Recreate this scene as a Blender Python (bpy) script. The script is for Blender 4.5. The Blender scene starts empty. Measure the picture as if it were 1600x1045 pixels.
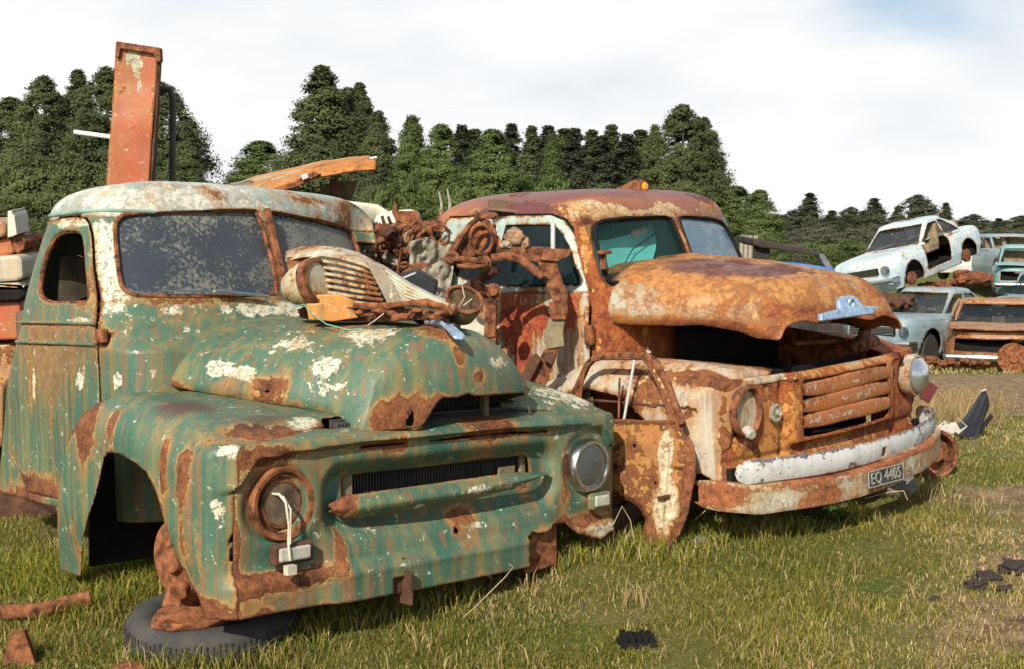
import bpy, math, random
import numpy as np
from mathutils import Vector, Matrix, Euler, Quaternion
R = math.radians
scene = bpy.context.scene
col = scene.collection
# ------------------------------------------------------------------ camera
CAM = np.array([0.0, 0.0, 1.56]); FPX = 2000.0; PITCH = math.atan((522.5 - 385.0) / FPX)
cd = bpy.data.cameras.new('camera'); cam = bpy.data.objects.new('camera', cd); col.objects.link(cam)
cam.location = CAM; cam.rotation_euler = (R(90) - PITCH, 0, 0)
cd.sensor_width = 36; cd.lens = 36 * FPX / 1600; cd.clip_start = .05; cd.clip_end = 3000
scene.camera = cam
# ------------------------------------------------------------------ light
SUN_EL, SUN_H = 36.0, (-.34, -.94)          # elevation and the horizontal direction towards the sun
sl = bpy.data.lights.new('sun', 'SUN'); so = bpy.data.objects.new('sun', sl); col.objects.link(so)
sl.energy = 4.6; sl.angle = R(.5); sl.color = (1, .93, .82)
_h = Vector((SUN_H[0], SUN_H[1], 0)).normalized() * math.cos(R(SUN_EL)); _s = Vector((_h.x, _h.y, math.sin(R(SUN_EL))))
so.rotation_euler = (-_s).to_track_quat('-Z', 'Y').to_euler()
scene.view_settings.view_transform = 'Standard'; scene.view_settings.look = 'None'
scene.view_settings.exposure = .30; scene.view_settings.gamma = 1
w = bpy.data.worlds.new('World'); scene.world = w; w.use_nodes = True
nt = w.node_tree; nt.nodes.clear()
def N(nt, typ, **kw):
    n = nt.nodes.new(typ)
    for k, v in kw.items():
        if k in ('inp',):
            for a, b in v.items(): n.inputs[a].default_value = b
        else: setattr(n, k, v)
    return n
sky = N(nt, 'ShaderNodeTexSky', sky_type='NISHITA', sun_disc=False, sun_elevation=R(SUN_EL),
        sun_rotation=math.atan2(SUN_H[0], SUN_H[1]), air_density=1.0, dust_density=1.5, ozone_density=1.0)
skym = N(nt, 'ShaderNodeVectorMath', operation='SCALE', inp={3: .10}); nt.links.new(sky.outputs[0], skym.inputs[0])
tc = N(nt, 'ShaderNodeTexCoord')
mp = N(nt, 'ShaderNodeMapping', inp={'Scale': (1, 1, 2.6), 'Location': (.35, .1, .2)}); nt.links.new(tc.outputs['Generated'], mp.inputs[0])
cn = N(nt, 'ShaderNodeTexNoise', inp={'Scale': 2.1, 'Detail': 7, 'Roughness': .5, 'Distortion': .25}); nt.links.new(mp.outputs[0], cn.inputs[0])
sep = N(nt, 'ShaderNodeSeparateXYZ'); nt.links.new(tc.outputs['Generated'], sep.inputs[0])
# more cloud ahead (+Y) and near the horizon, open sky overhead and behind
cv = N(nt, 'ShaderNodeMath', operation='MULTIPLY_ADD', inp={1: .20, 2: .15}); nt.links.new(sep.outputs[1], cv.inputs[0])
c2 = N(nt, 'ShaderNodeMath', operation='MULTIPLY_ADD', inp={1: -.25}); nt.links.new(sep.outputs[2], c2.inputs[0]); nt.links.new(cv.outputs[0], c2.inputs[2])
dt = N(nt, 'ShaderNodeVectorMath', operation='DOT_PRODUCT'); dt.inputs[1].default_value = (.325, .91, .262); nt.links.new(tc.outputs['Generated'], dt.inputs[0])   # a break in the cloud
dm = N(nt, 'ShaderNodeMapRange', interpolation_type='SMOOTHSTEP', inp={1: .985, 2: 1.0, 3: 0.0, 4: -.12}); nt.links.new(dt.outputs['Value'], dm.inputs[0])
c4 = N(nt, 'ShaderNodeMath', operation='ADD'); nt.links.new(c2.outputs[0], c4.inputs[0]); nt.links.new(dm.outputs[0], c4.inputs[1])
c3 = N(nt, 'ShaderNodeMath', operation='ADD'); nt.links.new(cn.outputs[0], c3.inputs[0]); nt.links.new(c4.outputs[0], c3.inputs[1])
cr = N(nt, 'ShaderNodeMapRange', interpolation_type='SMOOTHSTEP', inp={1: .50, 2: .66}); nt.links.new(c3.outputs[0], cr.inputs[0])
cn2 = N(nt, 'ShaderNodeTexNoise', inp={'Scale': 3.3, 'Detail': 5, 'Roughness': .45}); nt.links.new(mp.outputs[0], cn2.inputs[0])
ccol = N(nt, 'ShaderNodeValToRGB'); nt.links.new(cn2.outputs[0], ccol.inputs[0])
ccol.color_ramp.elements[0].position = .36; ccol.color_ramp.elements[0].color = (.64, .675, .72, 1)
ccol.color_ramp.elements[1].position = .56; ccol.color_ramp.elements[1].color = (.84, .84, .835, 1)
mx = N(nt, 'ShaderNodeMix', data_type='RGBA'); nt.links.new(cr.outputs[0], mx.inputs[0]); nt.links.new(skym.outputs[0], mx.inputs[6]); nt.links.new(ccol.outputs[0], mx.inputs[7])
bg = N(nt, 'ShaderNodeBackground', inp={1: 1.0}); nt.links.new(mx.outputs[2], bg.inputs[0])
wo = N(nt, 'ShaderNodeOutputWorld'); nt.links.new(bg.outputs[0], wo.inputs[0])
# ------------------------------------------------------------------ numeric helpers
rng = np.random.default_rng(7); random.seed(7)
_tab = rng.random((64, 64, 64))
def vnoise(x, y, z=0.0):
    x, y, z = np.broadcast_arrays(np.asarray(x, float), np.asarray(y, float), np.asarray(z, float))
    xi, yi, zi = np.floor(x).astype(int), np.floor(y).astype(int), np.floor(z).astype(int)
    fx, fy, fz = x - xi, y - yi, z - zi
    fx, fy, fz = [f * f * (3 - 2 * f) for f in (fx, fy, fz)]
    g = lambda a, b, c: _tab[(xi + a) % 64, (yi + b) % 64, (zi + c) % 64]
    l = lambda p, q, t: p + (q - p) * t
    return l(l(l(g(0, 0, 0), g(1, 0, 0), fx), l(g(0, 1, 0), g(1, 1, 0), fx), fy),
             l(l(g(0, 0, 1), g(1, 0, 1), fx), l(g(0, 1, 1), g(1, 1, 1), fx), fy), fz) - .5
def fbm(x, y, z=0.0, o=3):
    s = 0; a = 1
    for i in range(o): s = s + a * vnoise(x * 2 ** i + 7 * i, y * 2 ** i + 3 * i, z * 2 ** i); a *= .5
    return s
def sst(e0, e1, x): t = np.clip((x - e0) / (e1 - e0), 0, 1); return t * t * (3 - 2 * t)
def lerp(a, b, t): return a + (b - a) * t
def sdpoly(px, py, V):
    V = [tuple(v) for v in V]; d = (px - V[0][0]) ** 2 + (py - V[0][1]) ** 2; s = np.ones_like(px); n = len(V)
    for i in range(n):
        j = (i - 1) % n; ex, ey = V[j][0] - V[i][0], V[j][1] - V[i][1]; wx, wy = px - V[i][0], py - V[i][1]
        t = np.clip((wx * ex + wy * ey) / (ex * ex + ey * ey), 0, 1)
        d = np.minimum(d, (wx - ex * t) ** 2 + (wy - ey * t) ** 2)
        c1 = py >= V[i][1]; c2 = py < V[j][1]; c3 = ex * wy > ey * wx
        f = (c1 & c2 & c3) | (~c1 & ~c2 & ~c3); s = np.where(f, -s, s)
    return s * np.sqrt(d)
def sdbox(px, py, cx, cy, hx, hy, r=0.0):
    qx, qy = np.abs(px - cx) - hx + r, np.abs(py - cy) - hy + r
    return np.hypot(np.maximum(qx, 0), np.maximum(qy, 0)) + np.minimum(np.maximum(qx, qy), 0) - r
def chaikin(P, n=2):
    for _ in range(n):
        Q = []
        for i in range(len(P)):
            a, b = P[i], P[(i + 1) % len(P)]; Q += [(a[0] * .75 + b[0] * .25, a[1] * .75 + b[1] * .25), (a[0] * .25 + b[0] * .75, a[1] * .25 + b[1] * .75)]
        P = Q
    return P
def ground(x, y):
    b = np.interp(y, [-60, 4.8, 6.2, 9, 15, 24, 28, 32, 38, 60, 90, 1000], [0, 0, .10, .10, -.17, -.60, -.74, -.60, .3, 1.5, 2.0, 2.4])
    near = np.exp(-np.maximum(np.abs(np.asarray(y) - 8), 0) / 40)
    return b + .05 * vnoise(np.asarray(x) * .8, np.asarray(y) * .8, 3.3) * near * 1.2 + .02 * vnoise(np.asarray(x) * 3, np.asarray(y) * 3, 1.7) * near
def PX(px, py, Y):
    """the place in the yard, at Y metres ahead of where the photographer stood, seen at this spot of the photo"""
    x = (px - 800) / FPX; y = (522.5 - py) / FPX
    d = np.array([x, math.cos(PITCH) + y * math.sin(PITCH), -math.sin(PITCH) + y * math.cos(PITCH)])
    return CAM + d * (Y / d[1])
# ------------------------------------------------------------------ mesh builder
class MB:
    def __init__(s): s.v = []; s.f = []; s.n = 0
    def add(s, V, F):
        V = [tuple(map(float, p)) for p in V]; s.v += V; s.f += [tuple(i + s.n for i in f) for f in F]; s.n += len(V); return s
    def box(s, c, size, rot=None, taper=1.0):
        hx, hy, hz = size[0] / 2, size[1] / 2, size[2] / 2; M = Euler(rot).to_matrix() if rot else Matrix.Identity(3)
        P = [(-hx, -hy, -hz), (hx, -hy, -hz), (hx, hy, -hz), (-hx, hy, -hz)] + [(a * hx * taper, b * hy * taper, hz) for a, b in ((-1, -1), (1, -1), (1, 1), (-1, 1))]
        c = Vector(c); return s.add([M @ Vector(p) + c for p in P], [(0, 3, 2, 1), (4, 5, 6, 7), (0, 1, 5, 4), (1, 2, 6, 5), (2, 3, 7, 6), (3, 0, 4, 7)])
    def tube(s, pts, r, seg=8, cap=True, flat=1.0):
        pts = [Vector(p) for p in pts]; n = len(pts); rr = r if hasattr(r, '__len__') else [r] * n; V = []; up = None
        for i, p in enumerate(pts):
            t = (pts[min(i + 1, n - 1)] - pts[max(i - 1, 0)]).normalized()
            if up is None:
                up = Vector((0, 0, 1)) if abs(t.z) < .9 else Vector((1, 0, 0))
            a = (up - t * up.dot(t)).normalized(); up = a; b = t.cross(a)
            for k in range(seg):
                q = 2 * math.pi * (k + .5) / seg; V.append(p + (a * math.cos(q) + b * math.sin(q) * flat) * rr[i])
        F = [(i * seg + k, i * seg + (k + 1) % seg, (i + 1) * seg + (k + 1) % seg, (i + 1) * seg + k) for i in range(n - 1) for k in range(seg)]
        if cap: F += [tuple(range(seg))[::-1], tuple((n - 1) * seg + k for k in range(seg))]
        return s.add(V, F)
    def lathe(s, prof, c=(0, 0, 0), axis=(0, 0, 1), seg=24, sq=1.0):
        z = Vector(axis).normalized(); x = z.orthogonal().normalized(); y = z.cross(x); c = Vector(c); V = []
        if abs(z.z) < .9: x = z.cross(Vector((0, 0, 1))).normalized(); y = x.cross(z)
        for r, h in prof:
            for k in range(seg):
                q = 2 * math.pi * k / seg; V.append(c + x * (r * math.cos(q)) + y * (r * math.sin(q) * sq) + z * h)
        n = len(prof); F = [(i * seg + k, i * seg + (k + 1) % seg, (i + 1) * seg + (k + 1) % seg, (i + 1) * seg + k) for i in range(n - 1) for k in range(seg)]
        if prof[0][0] > 1e-4: F.append(tuple(range(seg))[::-1])
        if prof[-1][0] > 1e-4: F.append(tuple((n - 1) * seg + k for k in range(seg)))
        return s.add(V, F)
    def torus(s, c, axis, R0, r, seg=32, s2=10, sq=1.0, flat=1.0):
        z = Vector(axis).normalized(); x = z.orthogonal().normalized()
        if abs(z.z) < .9: x = z.cross(Vector((0, 0, 1))).normalized()
        y = z.cross(x); c = Vector(c); V = []
        for i in range(seg):
            q = 2 * math.pi * i / seg; d = x * math.cos(q) + y * math.sin(q) * sq
            for k in range(s2):
                p = 2 * math.pi * k / s2; V.append(c + d * (R0 + r * math.cos(p)) + z * (r * math.sin(p) * flat))
        return s.add(V, [(i * s2 + k, ((i + 1) % seg) * s2 + k, ((i + 1) % seg) * s2 + (k + 1) % s2, i * s2 + (k + 1) % s2) for i in range(seg) for k in range(s2)])
    def prism(s, pts, off):
        """closed outline (3D points) thickened by the vector off"""
        n = len(pts); off = Vector([float(a) for a in off]); P = [Vector([float(a) for a in p]) for p in pts]
        return s.add(P + [p + off for p in P], [tuple(range(n))[::-1], tuple(range(n, 2 * n))] + [(i, (i + 1) % n, n + (i + 1) % n, n + i) for i in range(n)])
    def lump(s, c, rad, seed=0, k=2.0, amp=.3, sub=2):
        import bmesh
        bm = bmesh.new(); bmesh.ops.create_icosphere(bm, subdivisions=sub, radius=1)
        P = np.array([v.co[:] for v in bm.verts]); F = [tuple(v.index for v in f.verts) for f in bm.faces]; bm.free()
        n = 1 + amp * 2 * fbm(P[:, 0] * k + seed * 3.1, P[:, 1] * k + seed, P[:, 2] * k, 3)
        P = P * n[:, None] * np.array(rad) + np.array(c); return s.add(P, F)
    def xform(s, M): s.v = [tuple(M @ Vector(p)) for p in s.v]; return s
def link(name, me, mat, parent=None):
    o = bpy.data.objects.new(name, me); col.objects.link(o)
    if mat is not None:
        me.materials.append(mat)
    if parent is not None: o.parent = parent
    return o
def obj(name, mb, mat, parent=None, smooth=False, bevel=0.0, solid=0.0, ang=35):
    me = bpy.data.meshes.new(name); me.from_pydata(mb.v, [], mb.f); me.update()
    o = link(name, me, mat, parent)
    if smooth:
        me.shade_smooth()
        if ang: me.set_sharp_from_angle(angle=R(ang))
    if bevel:
        m = o.modifiers.new('b', 'BEVEL'); m.width = bevel; m.segments = 2; m.limit_method = 'ANGLE'; m.angle_limit = R(40); m.harden_normals = False
    if solid:
        m = o.modifiers.new('s', 'SOLIDIFY'); m.thickness = solid; m.offset = 0
    return o
def origin_to(o, p):
    """put a mesh-only thing's origin at p without moving its shape"""
    p = Vector([float(a) for a in p]); o.data.transform(Matrix.Translation(-p)); o.location = p; return o
def tag(o, label, cat, group=None, kind=None):
    if label: o['label'] = label
    if cat: o['category'] = cat
    if group: o['group'] = group
    if kind: o['kind'] = kind
    return o
def thing(name, label, cat, loc=(0, 0, 0), rot=(0, 0, 0), group=None):
    o = bpy.data.objects.new(name, None); col.objects.link(o); o.empty_display_size = .2
    o.location = [float(a) for a in loc]; o.rotation_euler = rot; return tag(o, label, cat, group)
def blobs_w(P, blobs):
    """painted wear: R rust, G bare primer, B old dark rust; each (x,y,z, r or (rx,ry,rz), kind, strength)"""
    W = np.zeros((len(P), 4), np.float32)
    for c, r, k, st in blobs:
        d = (P - np.array(c)) / np.array(r); q = np.exp(-(d ** 2).sum(1) * 1.2); W[:, 'rgb'.index(k)] += st * q
        if k == 'r' and st > .12:                                   # rust water runs down from every big patch
            rr = np.broadcast_to(np.array(r, float), (3,)); e = P - np.array(c); dn = np.where(e[:, 2] < 0, np.exp(e[:, 2] / .22), 0)
            W[:, 3] += .9 * dn * np.exp(-((e[:, 0] / rr[0]) ** 2 + (e[:, 1] / rr[1]) ** 2) * 1.1)
    return W
def sheet(fn, A, B, hole=None, wrap=False):
    """fn(a,b)->x,y,z on a grid; hole(x,y,z) < 0 is cut away along a clean edge"""
    a0, a1, na = A; b0, b1, nb = B
    a, b = np.meshgrid(np.linspace(a0, a1, na + 1), np.linspace(b0, b1, nb + 1), indexing='ij')
    if wrap: a, b = a[:-1], b[:-1]
    X, Y, Z = fn(a, b); keep = None
    if hole is not None:
        da, db = (a1 - a0) / na, (b1 - b0) / nb
        for it in range(2):
            D = hole(X, Y, Z)
            Da = (hole(*fn(a + da * .3, b)) - hole(*fn(a - da * .3, b))) / .6; Db = (hole(*fn(a, b + db * .3)) - hole(*fn(a, b - db * .3))) / .6
            g = Da ** 2 + Db ** 2 + 1e-12; near = np.abs(D) < .62 * np.sqrt(g)
            if it: near = near & moved
            moved = near
            lo = .0 if wrap else 0.
            fa = np.where(near, np.clip(-D * Da / g, -.55, .55), 0) * da; fb = np.where(near, np.clip(-D * Db / g, -.55, .55), 0) * db
            if not wrap: fa[0, :] = 0; fa[-1, :] = 0
            fb[:, 0] = 0; fb[:, -1] = 0
            a = a + fa; b = b + fb; X, Y, Z = fn(a, b)
        D = hole(X, Y, Z); D = np.where(np.abs(D) < 2e-3, 0, D)
    V = np.stack([X, Y, Z], -1); n0, n1 = X.shape
    I = np.arange(n0 * n1).reshape(n0, n1)
    if wrap: J = np.roll(I, -1, 0)[:, :]; q = np.stack([I[:, :-1], J[:, :-1], J[:, 1:], I[:, 1:]], -1).reshape(-1, 4)
    else: q = np.stack([I[:-1, :-1], I[1:, :-1], I[1:, 1:], I[:-1, 1:]], -1).reshape(-1, 4)
    V = V.reshape(-1, 3)
    if hole is not None:
        Df = D.reshape(-1)[q]; q = q[(Df.mean(1) > 1e-5)]
    used = np.unique(q); m = np.full(len(V), -1); m[used] = np.arange(len(used)); return V[used], m[q]
def edge_dist(V, F):
    """distance of every vertex from the nearest cut edge of the sheet: rust starts there"""
    E = np.concatenate([F[:, [0, 1]], F[:, [1, 2]], F[:, [2, 3]], F[:, [3, 0]]]); Es = np.sort(E, 1); u, c = np.unique(Es, axis=0, return_counts=True); b = u[c == 1]; d = np.full(len(V), 1.0); d[b.ravel()] = 0
    ln = np.linalg.norm(V[u[:, 0]] - V[u[:, 1]], axis=1)
    for _ in range(7): np.minimum.at(d, u[:, 1], d[u[:, 0]] + ln); np.minimum.at(d, u[:, 0], d[u[:, 1]] + ln)
    return d
def obj_sheet(name, VF, mat, parent=None, blobs=None, solid=.004, dent=.0035, smooth=True, flip=False, edge=.10):
    V, F = VF
    if dent:
        k = 4.0; V = V + dent * 2 * np.stack([fbm(V[:, 0] * k + s, V[:, 1] * k + s, V[:, 2] * k, 2) for s in (0, 11, 23)], -1)
    if flip: F = F[:, ::-1]
    me = bpy.data.meshes.new(name); me.vertices.add(len(V)); me.vertices.foreach_set('co', V.astype(np.float32).ravel())
    me.loops.add(F.size); me.loops.foreach_set('vertex_index', F.astype(np.int32).ravel())
    me.polygons.add(len(F)); me.polygons.foreach_set('loop_start', np.arange(0, F.size, 4, dtype=np.int32)); me.polygons.foreach_set('loop_total', np.full(len(F), 4, np.int32))
    me.update(calc_edges=True); me.validate()
    if smooth: me.shade_smooth(); me.set_sharp_from_angle(angle=R(50))
    if blobs is None and mat is not None and 'paint' in mat.name: blobs = []
    if blobs is not None and len(me.vertices) == len(V):
        at = me.attributes.new('w', 'FLOAT_COLOR', 'POINT'); W = blobs_w(V, blobs); W[:, 0] += edge * np.exp(-edge_dist(V, F) / .016); at.data.foreach_set('color', W.ravel()); ad = me.attributes.new('dr', 'FLOAT', 'POINT'); ad.data.foreach_set('value', W[:, 3].copy())
    o = link(name, me, mat, parent)
    if solid: m = o.modifiers.new('s', 'SOLIDIFY'); m.thickness = solid; m.offset = 0
    return o
# ------------------------------------------------------------------ materials
MAT = {}
def mat_new(name):
    m = bpy.data.materials.new(name); m.use_nodes = True; nt = m.node_tree; nt.nodes.clear()
    out = N(nt, 'ShaderNodeOutputMaterial'); p = N(nt, 'ShaderNodeBsdfPrincipled'); nt.links.new(p.outputs[0], out.inputs[0]); MAT[name] = m
    return m, nt, p
def plain(name, c, rough=.6, metal=0.0, var=.25, sc=6.0, bump=.15, spec=.5, sc2=40.0, c2=None):
    m, nt, p = mat_new(name); t = N(nt, 'ShaderNodeTexCoord'); n = N(nt, 'ShaderNodeTexNoise', inp={'Scale': sc, 'Detail': 8, 'Roughness': .65}); nt.links.new(t.outputs['Object'], n.inputs[0])
    r = N(nt, 'ShaderNodeValToRGB'); nt.links.new(n.outputs[0], r.inputs[0]); c2 = c2 or tuple(x * (1 + var) for x in c)
    r.color_ramp.elements[0].position = .36; r.color_ramp.elements[0].color = (*[x * (1 - var) for x in c], 1)
    r.color_ramp.elements[1].position = .64; r.color_ramp.elements[1].color = (*c2, 1)
    nt.links.new(r.outputs[0], p.inputs['Base Color']); p.inputs['Roughness'].default_value = rough; p.inputs['Metallic'].default_value = metal; p.inputs['Specular IOR Level'].default_value = spec
    n2 = N(nt, 'ShaderNodeTexNoise', inp={'Scale': sc2, 'Detail': 5, 'Roughness': .7}); nt.links.new(t.outputs['Object'], n2.inputs[0])
    b = N(nt, 'ShaderNodeBump', inp={'Strength': bump, 'Distance': .01}); nt.links.new(n2.outputs[0], b.inputs['Height']); nt.links.new(b.outputs[0], p.inputs['Normal'])
    return m
def paint(name, base, base2, primer=(.72, .68, .54), t_rust=.62, t_prim=.62, streak=.5, rustc=None, rough=.42, purple=(.085, .035, .03), halo=(.50, .27, .07), seed=0.0, psc=9.0, rst=.13, fleck=1.0, soft=.022, streakc=(.20, .17, .08)):
    m, nt, p = mat_new(name); L = nt.links.new
    t = N(nt, 'ShaderNodeTexCoord'); mp = N(nt, 'ShaderNodeMapping', inp={'Location': (seed, seed * .7, seed * 1.3)}); L(t.outputs['Object'], mp.inputs[0])
    def noise(sc, det=9, ro=.62, dist=0.0, src=None, off=0.0):
        mm = N(nt, 'ShaderNodeMapping', inp={'Location': (off, off * .6, off * 1.7)}); L((src or mp).outputs[0], mm.inputs[0])
        n = N(nt, 'ShaderNodeTexNoise', inp={'Scale': sc, 'Detail': det, 'Roughness': ro, 'Distortion': dist}); L(mm.outputs[0], n.inputs[0]); return n.outputs[0]
    def math_(op, a, b=None, c=None, clamp=False):
        n = N(nt, 'ShaderNodeMath', operation=op, use_clamp=clamp)
        for i, x in enumerate((a, b, c)):
            if x is None: continue
            if isinstance(x, (int, float)): n.inputs[i].default_value = x
            else: L(x, n.inputs[i])
        return n.outputs[0]
    def ss(x, e0, e1):
        n = N(nt, 'ShaderNodeMapRange', interpolation_type='SMOOTHSTEP', inp={1: e0, 2: e1}); L(x, n.inputs[0]); return n.outputs[0]
    def mix(f, a, b):
        n = N(nt, 'ShaderNodeMix', data_type='RGBA')
        if isinstance(f, (int, float)): n.inputs[0].default_value = f
        else: L(f, n.inputs[0])
        for i, x in ((6, a), (7, b)):
            if isinstance(x, tuple): n.inputs[i].default_value = (*x, 1)
            else: L(x, n.inputs[i])
        return n.outputs[2]
    at = N(nt, 'ShaderNodeAttribute', attribute_name='w'); sp = N(nt, 'ShaderNodeSeparateColor'); L(at.outputs['Color'], sp.inputs[0])
    adr = N(nt, 'ShaderNodeAttribute', attribute_name='dr'); DRP = adr.outputs['Fac']; wr, wg, wb = sp.outputs[0], sp.outputs[1], sp.outputs[2]
    big = noise(1.9, 10, .6, .3); med = noise(8, 10, .68, .2, off=5); chips = noise(psc, 12, .72, .1, off=9); tiny = noise(70, 5, .7, 0, off=3); fine = noise(28, 8, .75, 0, off=2)
    ms = N(nt, 'ShaderNodeMapping', inp={'Scale': (14, 14, .7)}); L(mp.outputs[0], ms.inputs[0]); stre = noise(1.0, 6, .6, .1, ms)
    ms2 = N(nt, 'ShaderNodeMapping', inp={'Scale': (34, 34, 1.3)}); L(mp.outputs[0], ms2.inputs[0]); stre2 = noise(1.0, 5, .6, .1, ms2, 4.0)
    rv = math_('ADD', math_('MULTIPLY', big, .34), math_('MULTIPLY', med, .30)); rv = math_('ADD', rv, math_('MULTIPLY', stre, rst)); rv = math_('ADD', rv, math_('MULTIPLY', fine, .24)); rv = math_('ADD', rv, wr)
    fl = noise(42, 6, .75, .3, off=31); flk = noise(17, 5, .6, .2, off=37)
    rust = ss(rv, t_rust, t_rust + soft); hal = ss(rv, t_rust - .075, t_rust + .005)
    pv = math_('ADD', math_('MULTIPLY', chips, .50), math_('MULTIPLY', noise(2.6, 6, .6, 0, off=13), .26)); pv = math_('ADD', pv, math_('MULTIPLY', fine, .24)); pv = math_('ADD', pv, wg)
    prim = math_('MULTIPLY', ss(pv, t_prim, t_prim + .014), math_('SUBTRACT', 1.0, math_('MULTIPLY', ss(fl, .52, .60), .75)))
    c = mix(ss(big, .38, .62), base, base2)
    c = mix(math_('MULTIPLY', ss(stre, .45, .68), streak), c, streakc)
    c = mix(math_('MULTIPLY', ss(stre2, .53, .62), streak * .75), c, (.26, .11, .045))
    c = mix(math_('MULTIPLY', ss(fine, .5, .75), .35), c, tuple(min(1, x * 1.7 + .04) for x in base))
    # runs of rust water under the patches, and small flecks of every layer
    run = math_('MULTIPLY', ss(math_('ADD', math_('MULTIPLY', DRP, .30), math_('MULTIPLY', stre2, .8)), .44, .62), math_('MINIMUM', math_('MULTIPLY', DRP, 1.3), .62)); c = mix(run, c, mix(ss(fine, .4, .6), (.24, .085, .03), (.34, .17, .06)))
    c = mix(math_('MULTIPLY', ss(math_('ADD', math_('MULTIPLY', fl, .6), math_('MULTIPLY', flk, .4)), .585, .62), .75 * fleck), c, primer)
    c = mix(math_('MULTIPLY', ss(math_('ADD', math_('MULTIPLY', fl, -.5), math_('MULTIPLY', med, -.5)), -.415, -.38), .8 * fleck), c, (.15, .055, .022))
    pc = mix(ss(fine, .38, .62), tuple(x * .70 for x in primer), primer)
    pc = mix(math_('MULTIPLY', ss(med, .5, .66), .6), pc, (primer[0] * .8, primer[1] * .62, primer[2] * .35))
    c = mix(prim, c, pc)
    c = mix(math_('MULTIPLY', hal, .75), c, mix(ss(fine, .42, .6), halo, (halo[0] * .55, halo[1] * .42, halo[2] * .5)))
    r = N(nt, 'ShaderNodeValToRGB'); L(math_('ADD', math_('MULTIPLY', fine, .55), math_('MULTIPLY', med, .45)), r.inputs[0]); e = r.color_ramp.elements
    rc = rustc or ((.050, .018, .010), (.185, .062, .024), (.34, .135, .045))
    e[0].position = .40; e[0].color = (*rc[0], 1); e[1].position = .62; e[1].color = (*rc[2], 1); k = e.new(.50); k.color = (*rc[1], 1)
    rcol = mix(math_('MULTIPLY', ss(math_('ADD', wb, math_('MULTIPLY', big, .5)), .42, .62), .85), r.outputs[0], purple)
    c = mix(rust, c, rcol)
    pb = ss(math_('ADD', wb, math_('MULTIPLY', med, .45)), .52, .75)
    c = mix(math_('MULTIPLY', pb, .8), c, purple)
    spk = noise(120, 3, .8, 0, off=21); c = mix(math_('MULTIPLY', ss(spk, .60, .72), .45), c, (.045, .03, .02))
    gr = noise(5.5, 8, .7, .4, off=17); c = mix(math_('MULTIPLY', ss(gr, .50, .72), .30), c, (.10, .075, .045))
    L(c, p.inputs['Base Color'])
    ro = math_('ADD', math_('MULTIPLY', rust, .38), math_('MULTIPLY', fine, .35)); L(math_('ADD', ro, rough - .15), p.inputs['Roughness'])
    p.inputs['Specular IOR Level'].default_value = .35
    h = math_('ADD', math_('MULTIPLY', prim, -.5), math_('MULTIPLY', rust, .35)); h = math_('ADD', h, math_('MULTIPLY', math_('MULTIPLY', tiny, math_('ADD', rust, .18)), 1.4)); h = math_('ADD', h, math_('MULTIPLY', fine, .35))
    h = math_('ADD', h, math_('MULTIPLY', big, 1.2))
    b = N(nt, 'ShaderNodeBump', inp={'Strength': .75, 'Distance': .006}); L(h, b.inputs['Height']); L(b.outputs[0], p.inputs['Normal'])
    return m
GREEN = paint('green_paint', (.042, .118, .080), (.082, .155, .098), primer=(.70, .67, .50), t_rust=.612, t_prim=.622, streak=.85, streakc=(.20, .185, .075))
ROOFP = paint('chalky_roof_paint', (.46, .47, .40), (.30, .40, .35), primer=(.74, .71, .58), t_rust=.60, t_prim=.52, streak=.35, seed=3.0)
ORANGE = paint('orange_rusty_paint', (.47, .17, .040), (.36, .105, .030), primer=(.62, .50, .30), t_rust=.495, t_prim=.592, streak=.55, seed=5.0, streakc=(.30, .10, .03),
               rustc=((.065, .020, .010), (.28, .070, .020), (.46, .16, .04)), halo=(.60, .30, .07))
HOODR = paint('worn_bonnet_paint', (.43, .19, .060), (.47, .29, .11), primer=(.42, .46, .35), t_rust=.495, t_prim=.59, fleck=.2, soft=.10, streak=.35, seed=8.3, streakc=(.32, .12, .04),
              rustc=((.085, .028, .016), (.26, .078, .026), (.44, .18, .05)), halo=(.46, .20, .05), purple=(.105, .036, .034))
CREAM = paint('cream_rusty_paint', (.48, .43, .32), (.38, .36, .30), primer=(.62, .57, .45), t_rust=.58, t_prim=.60, streak=.4, seed=11.0, streakc=(.42, .22, .07), halo=(.55, .27, .06))
AQUA = paint('pale_aqua_paint', (.42, .56, .50), (.38, .48, .42), primer=(.62, .62, .5), t_rust=.60, t_prim=.62, streak=.25, seed=14.0)
DOORP = paint('streaky_door_paint', (.45, .34, .24), (.42, .48, .42), primer=(.55, .60, .52), rst=.50, t_rust=.745, t_prim=.60, streak=.95, seed=17.0, streakc=(.34, .06, .03),
              rustc=((.13, .02, .012), (.33, .06, .025), (.46, .15, .05)))
BLUE = paint('sky_blue_paint', (.40, .51, .54), (.54, .63, .63), primer=(.42, .40, .34), t_rust=.605, t_prim=.60, streak=.2, seed=20.0)
SLATE = paint('grey_blue_paint', (.17, .25, .28), (.26, .34, .37), primer=(.50, .53, .52), t_rust=.62, t_prim=.585, streak=.25, seed=22.0)
TEAL = paint('faded_teal_paint', (.16, .33, .33), (.22, .37, .37), primer=(.4, .5, .48), t_rust=.64, t_prim=.62, streak=.2, seed=24.0)
WHITE = paint('dull_white_paint', (.62, .62, .58), (.70, .70, .66), primer=(.5, .45, .38), t_rust=.66, t_prim=.66, streak=.2, seed=26.0)
REDP = paint('red_oxide_paint', (.36, .085, .035), (.42, .11, .045), primer=(.50, .50, .36), t_rust=.60, t_prim=.63, streak=.3, seed=28.0, rustc=((.18, .05, .025), (.30, .09, .04), (.38, .16, .08)))
BRUSTY = paint('brown_rust_paint', (.28, .14, .09), (.34, .20, .13), primer=(.42, .30, .2), t_rust=.52, t_prim=.64, streak=.3, seed=30.0)
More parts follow.
